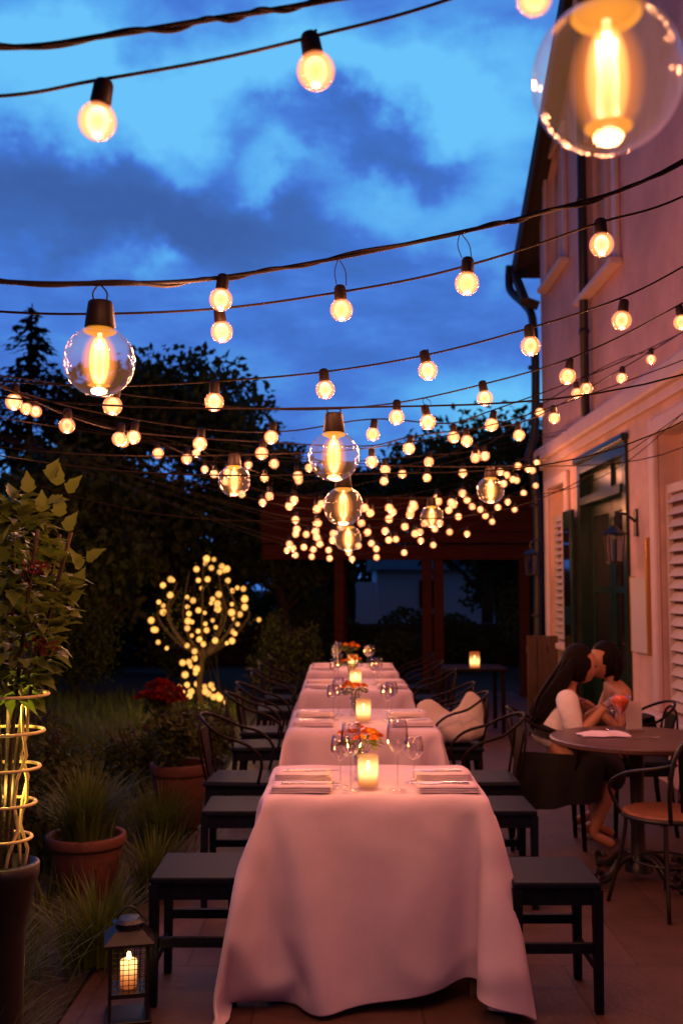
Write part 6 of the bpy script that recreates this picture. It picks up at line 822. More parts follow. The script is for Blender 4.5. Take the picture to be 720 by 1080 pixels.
# glasses
def wineglass(h,r,label,loc,wine=False,lean=0):
    t=thing('wine_glass',label,'wine glass',loc,group='wine glasses on the long row of tables')
    bz=h*.50
    b=MB(); prof=[(.0335,0),(.034,.002),(.012,.006),(.004,.012),(.0035,bz*.9),(.006,bz)]
    b.lathe(prof,20); b.build('stem','wine',t,smooth=True)
    hh=h-bz; prof=[(.004,bz),(r*.55,bz+hh*.10),(r*.9,bz+hh*.30),(r,bz+hh*.45),(r*.93,bz+hh*.75),(r*.8,h),(r*.77,h),(r*.90,bz+hh*.75),(r*.97,bz+hh*.45),(r*.87,bz+hh*.31),(r*.5,bz+hh*.12),(.001,bz+.003)]
    b=MB(); b.lathe(prof,24); b.build('bowl','wine',t,smooth=True)
    return t
TZ=.7645
glass_pos=[[(370,840,4.03,.265,.040,'tall wine glass in front of the flowers on the front table'),(359,838,4.13,.20,.040,'shorter round wine glass left of the flowers on the front table'),
            (419,838,4.05,.275,.043,'tallest wine glass, right of the candle on the front table'),(436,830,4.2,.185,.040,'round water glass by the right napkins of the front table')]]
for (px,py,Y,h,r,lb) in glass_pos[0]:
    x=U(px,py,Y).x; wineglass(h,r,lb,(x,Y,TZ))
def glasses_on(yc,n,sfx):
    for (dx,dy,h,r,w) in ((-.17,-.16,.21,.04,'front left'),(-.14,.14,.23,.04,'back left'),(.15,-.14,.22,.042,'front right'),(.19,.16,.20,.04,'back right')):
        wineglass(h,r,'wine glass at the '+w+' of the '+n,(TX+dx,yc+dy+random.uniform(-.04,.04),TZ))
for i in (1,2,3): glasses_on(sum(TB[i])/2,['second table','third table','last table'][i-1],i)
# candles
def candle(x,y,lb,h=.12,r=.041,e=1.4):
    t=thing('candle_glass',lb,'candle',(x,y,TZ),group='lit candles on the row of tables')
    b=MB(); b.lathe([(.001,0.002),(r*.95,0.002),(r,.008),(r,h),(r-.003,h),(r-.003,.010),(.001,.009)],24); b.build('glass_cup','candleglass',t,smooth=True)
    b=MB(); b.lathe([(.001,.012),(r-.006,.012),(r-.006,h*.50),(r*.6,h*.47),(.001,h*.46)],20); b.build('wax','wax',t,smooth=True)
    b=MB(); b.sphere((0,0,h*.66),.009,10,8,sc_=(1,1,2.3)); b.build('flame','flame',t,smooth=True)
    lamp(t,(0,0,h+.03),e,(1,.36,.08),.015)
    return t
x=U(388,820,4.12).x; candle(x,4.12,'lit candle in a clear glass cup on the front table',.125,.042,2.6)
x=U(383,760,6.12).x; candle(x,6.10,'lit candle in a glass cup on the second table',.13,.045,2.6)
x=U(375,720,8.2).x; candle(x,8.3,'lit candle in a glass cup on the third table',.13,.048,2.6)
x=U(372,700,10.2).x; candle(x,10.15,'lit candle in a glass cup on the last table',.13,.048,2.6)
def posy(x,y,lb,z=.17,r=.075,seed=1,e=0):
    np.random.seed(seed); random.seed(seed)
    t=thing('flower_posy',lb,'flowers',(x,y,TZ),group='small posies on the row of tables')
    b=MB(); b.lathe([(.001,0),(.026,0),(.028,.004),(.022,.05),(.030,.11),(.028,.11),(.02,.05),(.001,.008)],18); b.build('vase','wine',t,smooth=True)
    b=MB()
    for k in range(11):
        a=random.uniform(0,6.28); q=random.uniform(.2,.8)*r; b.tube([(0,0,.01),(q*.2*math.cos(a),q*.2*math.sin(a),.08),(q*math.cos(a),q*math.sin(a),z-.01)],.0018,5)
    b.build('stems','leaf',t)
    hc=[]
    for k in range(15):
        a=random.uniform(0,6.28); q=math.sqrt(random.uniform(0,1))*r; hc.append((q*math.cos(a),q*math.sin(a),z+.035*(1-(q/r)**2)+random.uniform(-.012,.012)))
    C=[];D=[];N=[];mi=[]
    for k,c in enumerate(hc):
        for j in range(26):
            v=rnd(1)[0]; v[2]=abs(v[2])*.9; C.append(np.array(c)+v*.013); D.append(v+np.array([0,0,.1])); N.append(rnd(1)[0]); mi.append(0 if k%3 else 1)
    n=len(C); cards('petals',np.array(C),np.array(D),np.array(N),np.full(n,.02),np.full(n,.012),['flower_o','flower_y'],t,mi=np.array(mi))
    n=60; a=np.random.uniform(0,6.28,n); q=r*np.random.uniform(.5,1.1,n); C=np.stack([q*np.cos(a),q*np.sin(a),z-.015+np.random.uniform(-.02,.02,n)],1)
    cards('leaves',C,np.stack([np.cos(a),np.sin(a),-.2+0*a],1),rnd(n)+np.array([0,0,1]),np.full(n,.035),np.full(n,.016),'leaf',t)
    return t
x=U(380,820,4.3).x; posy(x,4.30,'orange and yellow flower posy behind the candle of the front table',.165,.085,3)
x=U(374,750,6.4).x; posy(x,6.42,'orange flower posy behind the candle of the second table',.16,.08,4)
x=U(371,720,8.2).x; posy(x,8.62,'orange flower posy behind the candle of the third table',.17,.09,5)
x=U(369,700,10.2).x; posy(x,10.5,'orange flower posy on the last table',.19,.10,6)
# napkins + cutlery
def napkin_bm(L,Wd,seed,layers=3):
    random.seed(seed); b=MB(); ny=12; nx=7
    for k in range(layers):
        off=random.uniform(-.004,.004); z0=.002+.0085*k; top=[]
        sh=1-.015*k
        g=[]
        for j in range(ny+1):
            for i in range(nx+1):
                u=i/nx-.5; v=j/ny-.5; e=max(0,(abs(v)-.42)/.08)
                z=z0+.0085*(1-.9*e**2)+.0012*math.sin(u*9+k)+.002*math.sin(v*5+seed)*(.5-abs(u))
                g.append((u*L*sh+off,v*Wd*sh,z))
        m=len(g); bot=[(x,y,z0-.0005) for x,y,z in g]
        fs=[(j*(nx+1)+i,j*(nx+1)+i+1,(j+1)*(nx+1)+i+1,(j+1)*(nx+1)+i) for j in range(ny) for i in range(nx)]
        per=[i for i in range(nx+1)]+[(j)*(nx+1)+nx for j in range(1,ny+1)]+[ny*(nx+1)+i for i in range(nx-1,-1,-1)]+[j*(nx+1) for j in range(ny-1,0,-1)]
        fs2=[(per[(q+1)%len(per)],per[q],per[q]+m,per[(q+1)%len(per)]+m) for q in range(len(per))]
        b.add(g+bot,fs+fs2)
    return b
def fork_bm():
    b=MB(); 
    b.add([(-.10,-.006,.004),(-.10,.006,.004),(.02,.003,.010),(.02,-.003,.010),(-.10,-.006,.0015),(-.10,.006,.0015),(.02,.003,.0075),(.02,-.003,.0075)],[(0,3,2,1),(4,5,6,7),(0,1,5,4),(1,2,6,5),(2,3,7,6),(3,0,4,7)])
    b.add([(.02,-.003,.010),(.02,.003,.010),(.05,.011,.006),(.05,-.011,.006),(.02,-.003,.0075),(.02,.003,.0075),(.05,.011,.0035),(.05,-.011,.0035)],[(3,2,1,0),(4,5,6,7),(0,1,5,4),(1,2,6,5),(2,3,7,6),(3,0,4,7)])
    for k in range(4):
        y=-.0095+.0063*k; b.tube([(.05,y,.005),(.075,y,.004),(.095,y,.009)],[.0016,.0016,.0008],6)
    return b
def knife_bm():
    b=MB(); b.tube([(-.11,0,.006),(-.06,0,.006),(0,0,.006)],[.005,.0055,.004],8)
    b.add([(0,-.002,.0035),(.0,.010,.0035),(.10,.008,.0035),(.115,-.002,.0035),(0,-.002,.0055),(.0,.010,.0045),(.10,.008,.0045),(.115,-.002,.0055)],[(3,2,1,0),(4,5,6,7),(0,1,5,4),(1,2,6,5),(2,3,7,6),(3,0,4,7)])
    return b
np_m=None; fork_m=None; knife_m=None
for i,(a,c) in enumerate(TB):
    dd=c-a; nm=['front','second','third','last'][i]
    rows=[a+.10,a+.33] if i==0 else [a+.20,a+.62]
    for r_i,y in enumerate(rows):
        for sx in (-1,1):
            side='left' if sx<0 else 'right'; fb='nearer' if r_i==0 else 'farther'
            L=.235; x=TX+sx*.285
            o=napkin_bm(L,.135 if (i,r_i)==(0,1) else .115,i*4+r_i*2+sx,3+r_i*(i==0)).build('napkin','napkin',None,smooth=True,label=f'folded white napkin, {fb} {side} setting of the {nm} table',cat='napkin',group='folded napkins at the place settings')
            o.location=(x,y,TZ-.001); o.rotation_euler=(0,0,random.uniform(-.04,.04)+(0 if sx<0 else math.pi))
            if i<2:
                fo=(fork_bm() if True else 0).build('fork','steel',None,smooth=False,label=f'steel fork beside the {fb} {side} napkin of the {nm} table',cat='fork',group='forks at the place settings')
                fo.location=(x+(-sx)*.03,y-.085 if r_i==1 else y+.078,TZ-.001); fo.rotation_euler=(0,0,(0 if sx<0 else math.pi)+random.uniform(-.06,.06))
                kn=knife_bm().build('knife','steel',None,label=f'steel knife lying on the {fb} {side} napkin of the {nm} table',cat='knife',group='knives at the place settings')
                kn.location=(x-sx*.03,y-.02,TZ+.0250+.0085*(r_i*(i==0))); kn.rotation_euler=(0,0,(0 if sx<0 else math.pi)+random.uniform(-.05,.05))
# ---------------------------------------------------------------- stools and chairs
def make_stool():
    t=thing('wooden_stool','dark wooden stool at the left of the front table','stool',(0,0,0))
    b=MB(); b.box(-.18,.18,-.185,.185,.445,.470,bev=.006); b.build('seat','navy',t)
    b=MB(); b.box(-.16,.16,-.168,-.148,.385,.444); b.box(-.16,.16,.148,.168,.385,.444); b.box(-.165,-.145,-.147,.147,.385,.444); b.box(.145,.165,-.147,.147,.385,.444); b.build('apron','navy',t)
    for sx in (-1,1):
        for sy in (-1,1):
            b=MB(); x,y=sx*.152,sy*.155; o=.012; v=[(x-.02,y-.02,.4445),(x+.02,y-.02,.4445),(x+.02,y+.02,.4445),(x-.02,y+.02,.4445)]; w=[(x+sx*o-.016,y+sy*o-.016,0),(x+sx*o+.016,y+sy*o-.016,0),(x+sx*o+.016,y+sy*o+.016,0),(x+sx*o-.016,y+sy*o+.016,0)]
            # legs stand just outside the apron so they show at its corners
            v=[(a_+sx*.012,b_+sy*.014,c_) for a_,b_,c_ in v]; b.add(v+w,[(0,1,2,3),(7,6,5,4),(0,4,5,1),(1,5,6,2),(2,6,7,3),(3,7,4,0)]); b.build('leg','navy',t)
    b=MB(); b.box(-.145,.145,-.18,-.158,.215,.25); b.box(-.145,.145,.158,.18,.215,.25); b.box(-.175,-.155,-.15,.15,.14,.17); b.box(.155,.175,-.15,.15,.14,.17); b.build('stretcher','navy',t)
    return t
stool=make_stool()
SY=[4.03,5.245,6.02,7.27,8.0,9.37,10.37,11.47]
def sx_of(s): return TX+s*.662
stool.location=(sx_of(-1)-.02,SY[0]+.07,0); stool['group']='dark wooden stools along the tables'
stool.scale=(.90,1,1)
dup(stool,(sx_of(1),SY[0],0),0,'dark wooden stool at the right of the front table','dark wooden stools along the tables')
st2=dup(stool,(sx_of(-1)+.02,SY[1],0),0,'dark wooden stool on the left between the front and second tables','dark wooden stools along the tables')
st3=dup(stool,(sx_of(1)-.0,SY[1],0),0,'dark wooden stool on the right between the front and second tables','dark wooden stools along the tables')
def make_armchair():
    # faces +x, backrest at -x
    t=thing('bentwood_armchair','x','chair',(0,0,0))
    b=MB(); b.box(-.20,.20,-.20,.20,.43,.465,bev=.02); b.build('seat','navy',t)
    b=MB(); b.box(-.17,.17,-.18,-.16,.375,.429); b.box(-.17,.17,.16,.18,.375,.429); b.box(.15,.17,-.159,.159,.375,.429); b.build('seat_frame','navy',t)
    for (x,y,x2) in ((.165,-.165,.18),(.165,.165,.18),(-.17,-.15,-.21),(-.17,.15,-.21)):
        MB().tube([(x,y,.43),(x+.3*(x2-x),y,.25),(x2,y*1.05,0)],[.019,.017,.013],8).build('leg','bent',t,smooth=True)
    b=MB(); pts=[(.12,-.215,.465),(.14,-.235,.60),(.06,-.25,.68)]+[(-.02-.23*math.sin(a)*1.0,-.25*math.cos(a),.69+.13*math.sin(a)) for a in [math.pi*k/12 for k in range(1,12)]]+[(.06,.25,.68),(.14,.235,.60),(.12,.215,.465)]
    b.tube(catmull(pts,3),.009,8); b.build('arm_rail','bent',t,smooth=True)
    b=MB(); pts=[(-.185,-.13,.45),(-.215,-.16,.60),(-.235,-.12,.74),(-.24,0,.79),(-.235,.12,.74),(-.215,.16,.60),(-.185,.13,.45)]; b.tube(catmull(pts,4),.008,8); b.build('back_hoop','bent',t,smooth=True)
    b=MB(); v=[(-.20,-.04,.46),(-.20,.04,.46),(-.242,.10,.745),(-.242,-.10,.745)]; v+=[(x+.012,y,z) for x,y,z in v]; b.add(v,[(0,1,2,3),(7,6,5,4),(0,4,5,1),(1,5,6,2),(2,6,7,3),(3,7,4,0)]); b.build('splat','bent',t)
    return t
ac=make_armchair(); used=False
wh=['by the second table, near end','by the second table, far end','by the third table, near end','by the third table, far end','by the last table, near end','by the last table, far end']
for k in range(6):
    for s in (-1,1):
        side='left' if s<0 else 'right'; loc=(TX+s*(.66+random.uniform(-.01,.03)),SY[k+2],0); rzr=(0 if s<0 else math.pi)+random.uniform(-.08,.08)
        lb=f'dark bentwood armchair on the {side}, {wh[k]}'
        if not used: ac.location=loc; ac.rotation_euler=(0,0,rzr); ac['label']=lb; ac['group']='bentwood armchairs along the tables'; used=True
        else: dup(ac,loc,rzr,lb,'bentwood armchairs along the tables')
# white cloth bundle
t=None
random.seed(9); b=MB(); n=40; rings=[]
prof=[(.02,0.0),(.20,.02),(.24,.07),(.235,.12),(.19,.17),(.12,.20),(.06,.205)]
vs=[];fs=[]
for i,(r,z) in enumerate(prof):
    for k in range(n):
        a=2*math.pi*k/n; f=1+.12*math.sin(a*5+i)+.09*math.sin(a*9+2*i)+random.uniform(-.03,.03); pk=0
        if i>=3: pk=(.17*math.exp(-((a-.2)/.30)**2)+.15*math.exp(-((a-3.3)/.28)**2)+.17*math.exp(-((a-6.48)/.30)**2))*(1 if i<6 else .2)
        vs.append((r*f*math.cos(a)*(1.0+pk*.5),r*f*math.sin(a)*.75,z+pk*(1+.2*math.sin(a*13))+random.uniform(-.016,.016)))
for i in range(len(prof)-1):
    for k in range(n): fs.append((i*n+k,i*n+(k+1)%n,(i+1)*n+(k+1)%n,(i+1)*n+k))
fs.append(tuple((len(prof)-1)*n+k for k in range(n)))
b.add(vs,fs); o=b.build('cloth_bundle','bag',None,smooth=True,label='crumpled white cloth bundle heaped on a right armchair by the third table',cat='cloth bundle')
o.location=(.79,7.27,.466)
q=o.modifiers.new('s','SUBSURF'); q.levels=1;q.render_levels=1
# floor lantern
L=Vector((U(133,1062,3.8).x,3.84,0))
t=thing('floor_lantern','square black metal lantern with a lit candle on the ground by the front left stool','lantern',L,R(12))
b=MB()
for sx in (-1,1):
    for sy in (-1,1): b.box(sx*.066-.006,sx*.066+.006,sy*.066-.006,sy*.066+.006,0,.27)
b.box(-.072,.072,-.072,.072,.09,.105); 
b.build('frame','black',t)
b=MB(); b.box(-.082,.082,-.082,.082,.0,.012,bev=.003); b.build('base','black',t)
b=MB(); b.lathe([(.125,.27),(.125,.28),(.07,.315),(.055,.32)],4); b.rot(math.pi/4); b.lathe([(.05,.315),(.05,.335),(.06,.34),(.045,.35),(.001,.355)],20); b.build('lid','black',t)
b=MB()
for k in range(4):
    g=MB()
    for i in range(7): g.tube([(-.06+.02*i,-.064,.106),(-.06+.02*i,-.064,.268)],.0014,4)
    for j in range(9): g.tube([(-.062,-.064,.114+.018*j),(.062,-.064,.114+.018*j)],.0014,4)
    g.rot(k*math.pi/2); b.add(g.v,g.f)
b.build('wire_mesh','black',t)
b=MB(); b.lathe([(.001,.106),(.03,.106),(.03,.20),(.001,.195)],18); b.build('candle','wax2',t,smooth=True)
b=MB(); b.sphere((0,0,.215),.008,8,7,sc_=(1,1,2)); b.build('flame','flame',t,smooth=True)
b=MB(); b.tube([(-.05+.1*k/10,0,.34+.05*math.sin(math.pi*k/10)) for k in range(11)],.004,6); b.build('handle','black',t,smooth=True)
lamp(t,(0,0,.245),.5,(1,.45,.1),.01)
# far side table with candle jar
t=thing('side_table','small dark square side table beyond the right armchairs','side table',(U(500,700,11).x,11.2,0))
MB().box(-.34,.34,-.34,.34,.67,.70,bev=.005).build('top','bent',t)
for sx in (-1,1):
    for sy in (-1,1): MB().box(sx*.29-.02,sx*.29+.02,sy*.29-.02,sy*.29+.02,0,.67).build('leg','bent',t)
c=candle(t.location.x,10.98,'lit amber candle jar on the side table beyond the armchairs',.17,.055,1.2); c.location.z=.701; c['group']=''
del c['group']
# ---------------------------------------------------------------- round table, bistro chair, people
RT=Vector((1.60,5.57,0))
t=thing('round_table','round brown bistro table where the two women sit','table',RT)
MB().lathe([(.001,.72),(.44,.72),(.455,.728),(.455,.745),(.447,.75),(.001,.75)],56).build('top','tabletop',t,smooth=False)
MB().lathe([(.001,.715),(.16,.715),(.14,.70),(.04,.66),(.035,.4),(.05,.34),(.035,.28),(.04,.12),(.07,.08),(.075,.05)],20).build('column','black',t,smooth=True)
for k in range(4):
    b=MB(); a=k*math.pi/2+.5; c,s=math.cos(a),math.sin(a)
    q=catmull([(.04*c,.04*s,.13),(.12*c,.12*s,.12),(.22*c,.22*s,.04),(.30*c,.30*s,.035),(.31*c,.31*s,.075),(.27*c,.27*s,.085),(.26*c,.26*s,.06)],4); b.tube(q,[.022]*10+[.016]*(len(q)-10),8); b.sphere((.30*c,.30*s,.018),.02,10,6); b.build('foot','black',t,smooth=True)
def bistro(loc,rz,label):
    t=thing('bistro_chair',label,'chair',loc,rz,group='bistro chairs at the round table')
    MB().lathe([(.001,.435),(.19,.435),(.205,.445),(.205,.455),(.19,.462),(.001,.458)],32).build('seat','wicker',t,smooth=False)
    MB().tube([(.205*math.cos(a),.205*math.sin(a),.44) for a in [2*math.pi*k/32 for k in range(32)]],.011,8,closed=True).build('seat_ring','black',t,smooth=True)
    for (x,y) in ((.13,-.13),(.13,.13),(-.13,-.13),(-.13,.13)): MB().tube(catmull([(x,y,.44),(x*1.1,y*1.1,.3),(x*1.55,y*1.5,0)],4),.010,8).build('leg','black',t,smooth=True)
    MB().tube([(.155*math.cos(a),.155*math.sin(a),.22) for a in [2*math.pi*k/28 for k in range(28)]],.006,6,closed=True).build('brace_ring','black',t,smooth=True)
    pts=[(-.16,-.13,.44),(-.20,-.17,.62),(-.235,-.14,.80),(-.245,0,.86),(-.235,.14,.80),(-.20,.17,.62),(-.16,.13,.44)]
    MB().tube(catmull(pts,5),.011,8).build('back_hoop','black',t,smooth=True)
    b=MB(); n=11
    for i in range(n): # woven back panel, barrel shaped
        for j in range(n):
            pass
    g=[]; 
    for j in range(9):
        v=j/8; z=.49+.30*v; hw=.085+.055*v
        for i in range(11):
            u=i/10*2-1; g.append((-.19-.04*v-.02*(1-u*u),hw*u,z+.02*(1-u*u)*v))
    m=len(g); g2=[(x+.008,y,z) for x,y,z in g]
    fs=[(j*11+i,j*11+i+1,(j+1)*11+i+1,(j+1)*11+i) for j in range(8) for i in range(10)]; fs+=[tuple(q+m for q in reversed(f)) for f in fs]
    b.add(g+g2,fs); b.build('back_panel','bent',t,smooth=True)
    b=MB(); b.tube(catmull([(.10,-.2,.45),(.12,-.25,.58),(0,-.27,.66),(-.15,-.2,.70),(-.21,-.13,.72)],4),.009,7); b.tube(catmull([(.10,.2,.45),(.12,.25,.58),(0,.27,.66),(-.15,.2,.70),(-.21,.13,.72)],4),.009,7); b.build('arm','black',t,smooth=True)
    return t
bistro((U(686,843,5.35).x,5.12,0),R(118),'black metal bistro chair with an empty tan seat pulled up to the round table')
def skinned(name,graph,mats,parent,sub=2,extra=[]):
    """graph: dict name->(co,(rx,ry),parent)"""
    MBs=MB()
    def one(nodes,root):
        keys=list(nodes); me=bpy.data.meshes.new('g'); me.from_pydata([nodes[k][0] for k in keys],[(keys.index(k),keys.index(nodes[k][2])) for k in keys if nodes[k][2]],[])
        o=bpy.data.objects.new('g',me); COL.objects.link(o); s=o.modifiers.new('s','SKIN'); s.use_smooth_shade=True; s.branch_smoothing=.6
        for i,k in enumerate(keys):
            r=nodes[k][1]; r=r if isinstance(r,tuple) else (r,r); me.skin_vertices[0].data[i].radius=r; me.skin_vertices[0].data[i].use_root=(k==root)
        q=o.modifiers.new('u','SUBSURF'); q.levels=sub; q.render_levels=sub
        dg=bpy.context.evaluated_depsgraph_get(); dg.update(); e=o.evaluated_get(dg).to_mesh(); MBs.add([tuple(v.co) for v in e.vertices],[tuple(p.vertices) for p in e.polygons])
        bpy.data.objects.remove(o)
    one(graph,next(k for k in graph if graph[k][2] is None))
    for g in extra: one(g,next(k for k in g if g[k][2] is None))
    return MBs.build(name,mats,parent,smooth=True)
def hand(wrist,dirv,side,up):
    """palm + five bent fingers, own chains rooted in the palm"""
    w=Vector(wrist); d=Vector(dirv).normalized(); u=Vector(up); s=d.cross(u).normalized()*side; u=s.cross(d).normalized()*side
    out=[{'a':(w,(.022,.016),None),'b':(w+d*.045,(.032,.014),'a'),'c':(w+d*.08,(.034,.013),'b')}]
    for k,(o,L) in enumerate(((-.027,.066),(-.009,.075),(.009,.070),(.026,.055))):
        b=w+d*.072+s*o; out.append({'a':(b,.0085,None),'b':(b+d*L*.45-u*.006,.008,'a'),'c':(b+d*L*.75-u*.022,.0072,'b'),'d':(b+d*L*.85-u*.042,.006,'c')})
    b=w+d*.03-s*.026; out.append({'a':(b,.011,None),'b':(b+d*.025-s*.022-u*.008,.0095,'a'),'c':(b+d*.05-s*.028-u*.018,.0075,'b')})
    return out
def headmesh(mb,c,yaw,pitch,sx=.073,sz=.108):
    """an ellipsoid head with brow, sockets, nose, lips and chin, facing +x before turning"""
    n,m=36,26; vs=[];fs=[]
    def g(a,s): return math.exp(-(a/s)**2)
    for i in range(m+1):
        th=math.pi*i/m; zz=-math.cos(th); rr=max(1e-3,math.sin(th))
        for k in range(n):
            a=2*math.pi*k/n; x,y,z=rr*math.cos(a),rr*math.sin(a),zz
            X=x*.092;Y=y*.072*(1-.22*max(0,-z)**1.5);Z=z*sz
            if x>0:
                f=g(y,.55); X+=-.012*max(0,-z)**2*0
                X+=.020*g(y,.14)*g(z+.12,.16) # nose
                X+=.008*g(y,.10)*g(z-.05,.22)
                X-=.009*(g(y-.36,.16)+g(y+.36,.16))*g(z-.06,.12) # sockets
                X+=.005*g(y,.5)*g(z-.24,.12) # brow
                X+=.007*g(y,.20)*g(z+.40,.05)+.007*g(y,.18)*g(z+.50,.05)-.003*g(y,.2)*g(z+.45,.02)
                X+=.010*g(y,.25)*g(z+.78,.14)*1.0
            vs.append((X,Y,Z))
    for i in range(m):
        for k in range(n): fs.append((i*n+k,i*n+(k+1)%n,(i+1)*n+(k+1)%n,(i+1)*n+k))
    for s in (-1,1): # ears
        e=MB(); e.sphere((-.005,s*.072,-.01),.026,10,8,sc_=(.6,.32,1)); o=len(vs); vs+=e.v; fs+=[tuple(q+o for q in f) for f in e.f]
    R_=Matrix.Rotation(yaw,3,'Z')@Matrix.Rotation(pitch,3,'Y'); vs=[tuple(R_@Vector(v)+Vector(c)) for v in vs]
    mb.add(vs,fs); return R_
def add_head(body,c,yaw,pitch):
    mb=MB(); me=body.data; R_=headmesh(mb,c,yaw,pitch)
    V=[tuple(v.co) for v in me.vertices]; F=[tuple(p.vertices) for p in me.polygons]; q=MB(); q.add(V,F); q.add(mb.v,mb.f)
    old=body.data; nm=bpy.data.meshes.new('person_body'); nm.from_pydata(q.v,[],q.f); nm.materials.append(old.materials[0]); nm.polygons.foreach_set('use_smooth',[True]*len(q.f)); body.data=nm
    e=MB()
    for s in (-1,1): e.sphere(tuple(R_@Vector((.078,s*.028,.008))+Vector(c)),.009,10,8)
    e.build('eyes','black',body,smooth=True)
    return R_
# woman A, side on, facing right (+x), a little away from the camera
A=Vector((1.27,6.35,0)); 
def P3(x,y,z): return (x,y,z)
g={'pelvis':((0,0,.55),(.135,.125),None),'waist':((.045,0,.68),(.105,.09),'pelvis'),'chest':((.10,0,.82),(.125,.095),'waist'),'upper':((.135,0,.905),(.10,.07),'chest'),'neck':((.165,0,.965),.043,'upper'),'skull':((.195,.02,1.05),.055,'neck'),
'hipL':((.08,.09,.53),.095,'pelvis'),'kneeL':((.41,.12,.50),.062,'hipL'),'calfL':((.37,.12,.30),.05,'kneeL'),'ankL':((.30,.12,.09),.032,'calfL'),'toeL':((.43,.13,.03),.028,'ankL'),
'hipR':((.08,-.09,.53),.095,'pelvis'),'kneeR':((.38,-.13,.50),.062,'hipR'),'calfR':((.33,-.13,.30),.05,'kneeR'),'ankR':((.25,-.13,.09),.032,'calfR'),'toeR':((.38,-.14,.03),.028,'ankR'),
'shR':((.115,-.15,.885),.05,'upper'),'elR':((.15,-.225,.665),.040,'shR'),'foR':((.24,-.21,.755),.034,'elR'),'wrR':((.33,-.18,.845),.021,'foR'),
'shL':((.13,.16,.885),.055,'upper'),'elL':((.23,.21,.67),.040,'shL'),'foL':((.30,.17,.75),.034,'elL'),'wrL':((.37,.10,.82),.021,'foL')}
pa=thing('person','woman with long dark hair, pale blouse and black skirt leaning over the round table','person',A,R(-4))
body=skinned('body',g,'skin',pa,2,hand((.33,-.18,.845),(.7,.1,.7),1,(-.7,0,.7))+hand((.37,.10,.82),(.8,-.2,.5),-1,(-.5,0,.8)))
add_head(body,(.225,.0,1.075),R(4),R(8))
ga={'b':((-.01,0,.57),(.165,.145),None),'w':((.045,0,.69),(.125,.105),'b'),'c':((.10,0,.82),(.145,.112),'w'),'u':((.13,0,.90),(.115,.085),'c'),
'sm':((.115,-.09,.90),.078,'u'),'sR':((.112,-.155,.875),.078,'sm'),'mR':((.13,-.20,.77),.066,'sR'),'eR':((.155,-.228,.665),.056,'mR'),'sn':((.125,.09,.90),.078,'u'),'sL':((.127,.155,.88),.078,'sn'),'eL':((.235,.208,.69),.056,'sL')}
skinned('blouse',ga,'blouse',pa,2)
gs={'p':((-.0,0,.545),(.19,.155),None),'ws':((.03,0,.635),(.145,.128),'p'),'f':((.15,.0,.53),(.20,.10),'p'),'hL':((.25,.08,.52),(.125,.10),'f'),'kL':((.44,.11,.48),(.115,.10),'hL'),'dL':((.42,.10,.33),(.09,.07),'kL'),'hR':((.25,-.09,.52),(.125,.10),'f'),'kR':((.41,-.12,.48),(.115,.10),'hR'),'dR':((.38,-.11,.33),(.09,.07),'kR')}
skinned('skirt',gs,'blackcloth',pa,2)
# skirt cloth falling over the chair side
b=MB(); n=14; g=[]
for j in range(7):
    for i in range(n):
        u=i/(n-1); g.append((-.20+.52*u-.03*j/6,-.205-.022*math.sin(u*17)*(.3+j/6)-.035*math.sin(min(1,j/3)*1.57),.585-.36*j/6*(1-.30*u)-.03*u))
m=len(g); g2=[(x,y+.006,z) for x,y,z in g]; fs=[(j*n+i,j*n+i+1,(j+1)*n+i+1,(j+1)*n+i) for j in range(6) for i in range(n-1)]
b.add(g+g2,fs+[tuple(q+m for q in reversed(f)) for f in fs]); b.build('skirt_fold','blackcloth',pa,smooth=True)
def hair_long(par,c,fwd,length,name='hair',back=.09,w=.10,curve=0,a0=75,a1=285):
    # c = head centre, fwd = facing angle, cap + falling locks
    b=MB(); R_=Matrix.Rotation(fwd,3,'Z'); cap=MB(); n,m=28,16; vs=[];fs=[]
    for i in range(m+1):
        th=math.pi*i/m; z=math.cos(th); rr=math.sin(th)
        for k in range(n):
            a=2*math.pi*k/n; x=rr*math.cos(a); y=rr*math.sin(a)
            lim= x>.42 and z<.40 and abs(y)<.75
            sx_=.104 if not lim else .070
            vs.append((x*sx_-.012,y*.088*(1 if not lim else .9),z*.122+.010))
    for i in range(m):
        for k in range(n): fs.append((i*n+(k+1)%n,i*n+k,(i+1)*n+k,(i+1)*n+(k+1)%n))
    cap.add(vs,fs); b.add([tuple(R_@Vector(v)+Vector(c)) for v in cap.v],cap.f)
    random.seed(4)
    for k in range(90):
        a=R(random.uniform(a0,a1)); r0=.085; s=Vector((r0*math.cos(a)-.012,.083*math.sin(a),random.uniform(-.01,.07)))
        ln=length*random.uniform(.82,1.05)
        pts=[s*.8+Vector((0,0,.02)),s+Vector((-.012,0,-.04)),s*1.02+Vector((-back*.5-curve*.2,0,-ln*.4)),s*Vector((.7,w/.09,1))+Vector((-back-curve,0,-ln*.75)),s*Vector((.6,w/.1,1))+Vector((-back*1.15-curve*1.4+random.uniform(-.015,.015),random.uniform(-.02,.02),-ln))]
        q=catmull([R_@p+Vector(c) for p in pts],3); b.tube(q,[.012]*7+[.012-.0016*j for j in range(len(q)-7)],5)
    return b.build(name,'hair',par,smooth=True)
hair_long(pa,(.216,.0,1.080),R(4),.42,back=.15,curve=.05,w=.07,a0=105,a1=250)
# chair under woman A
dup(ac,(A.x+.02,A.y,0),R(-4),'dark bentwood armchair the woman in the pale blouse sits on','bentwood armchairs at the round table')
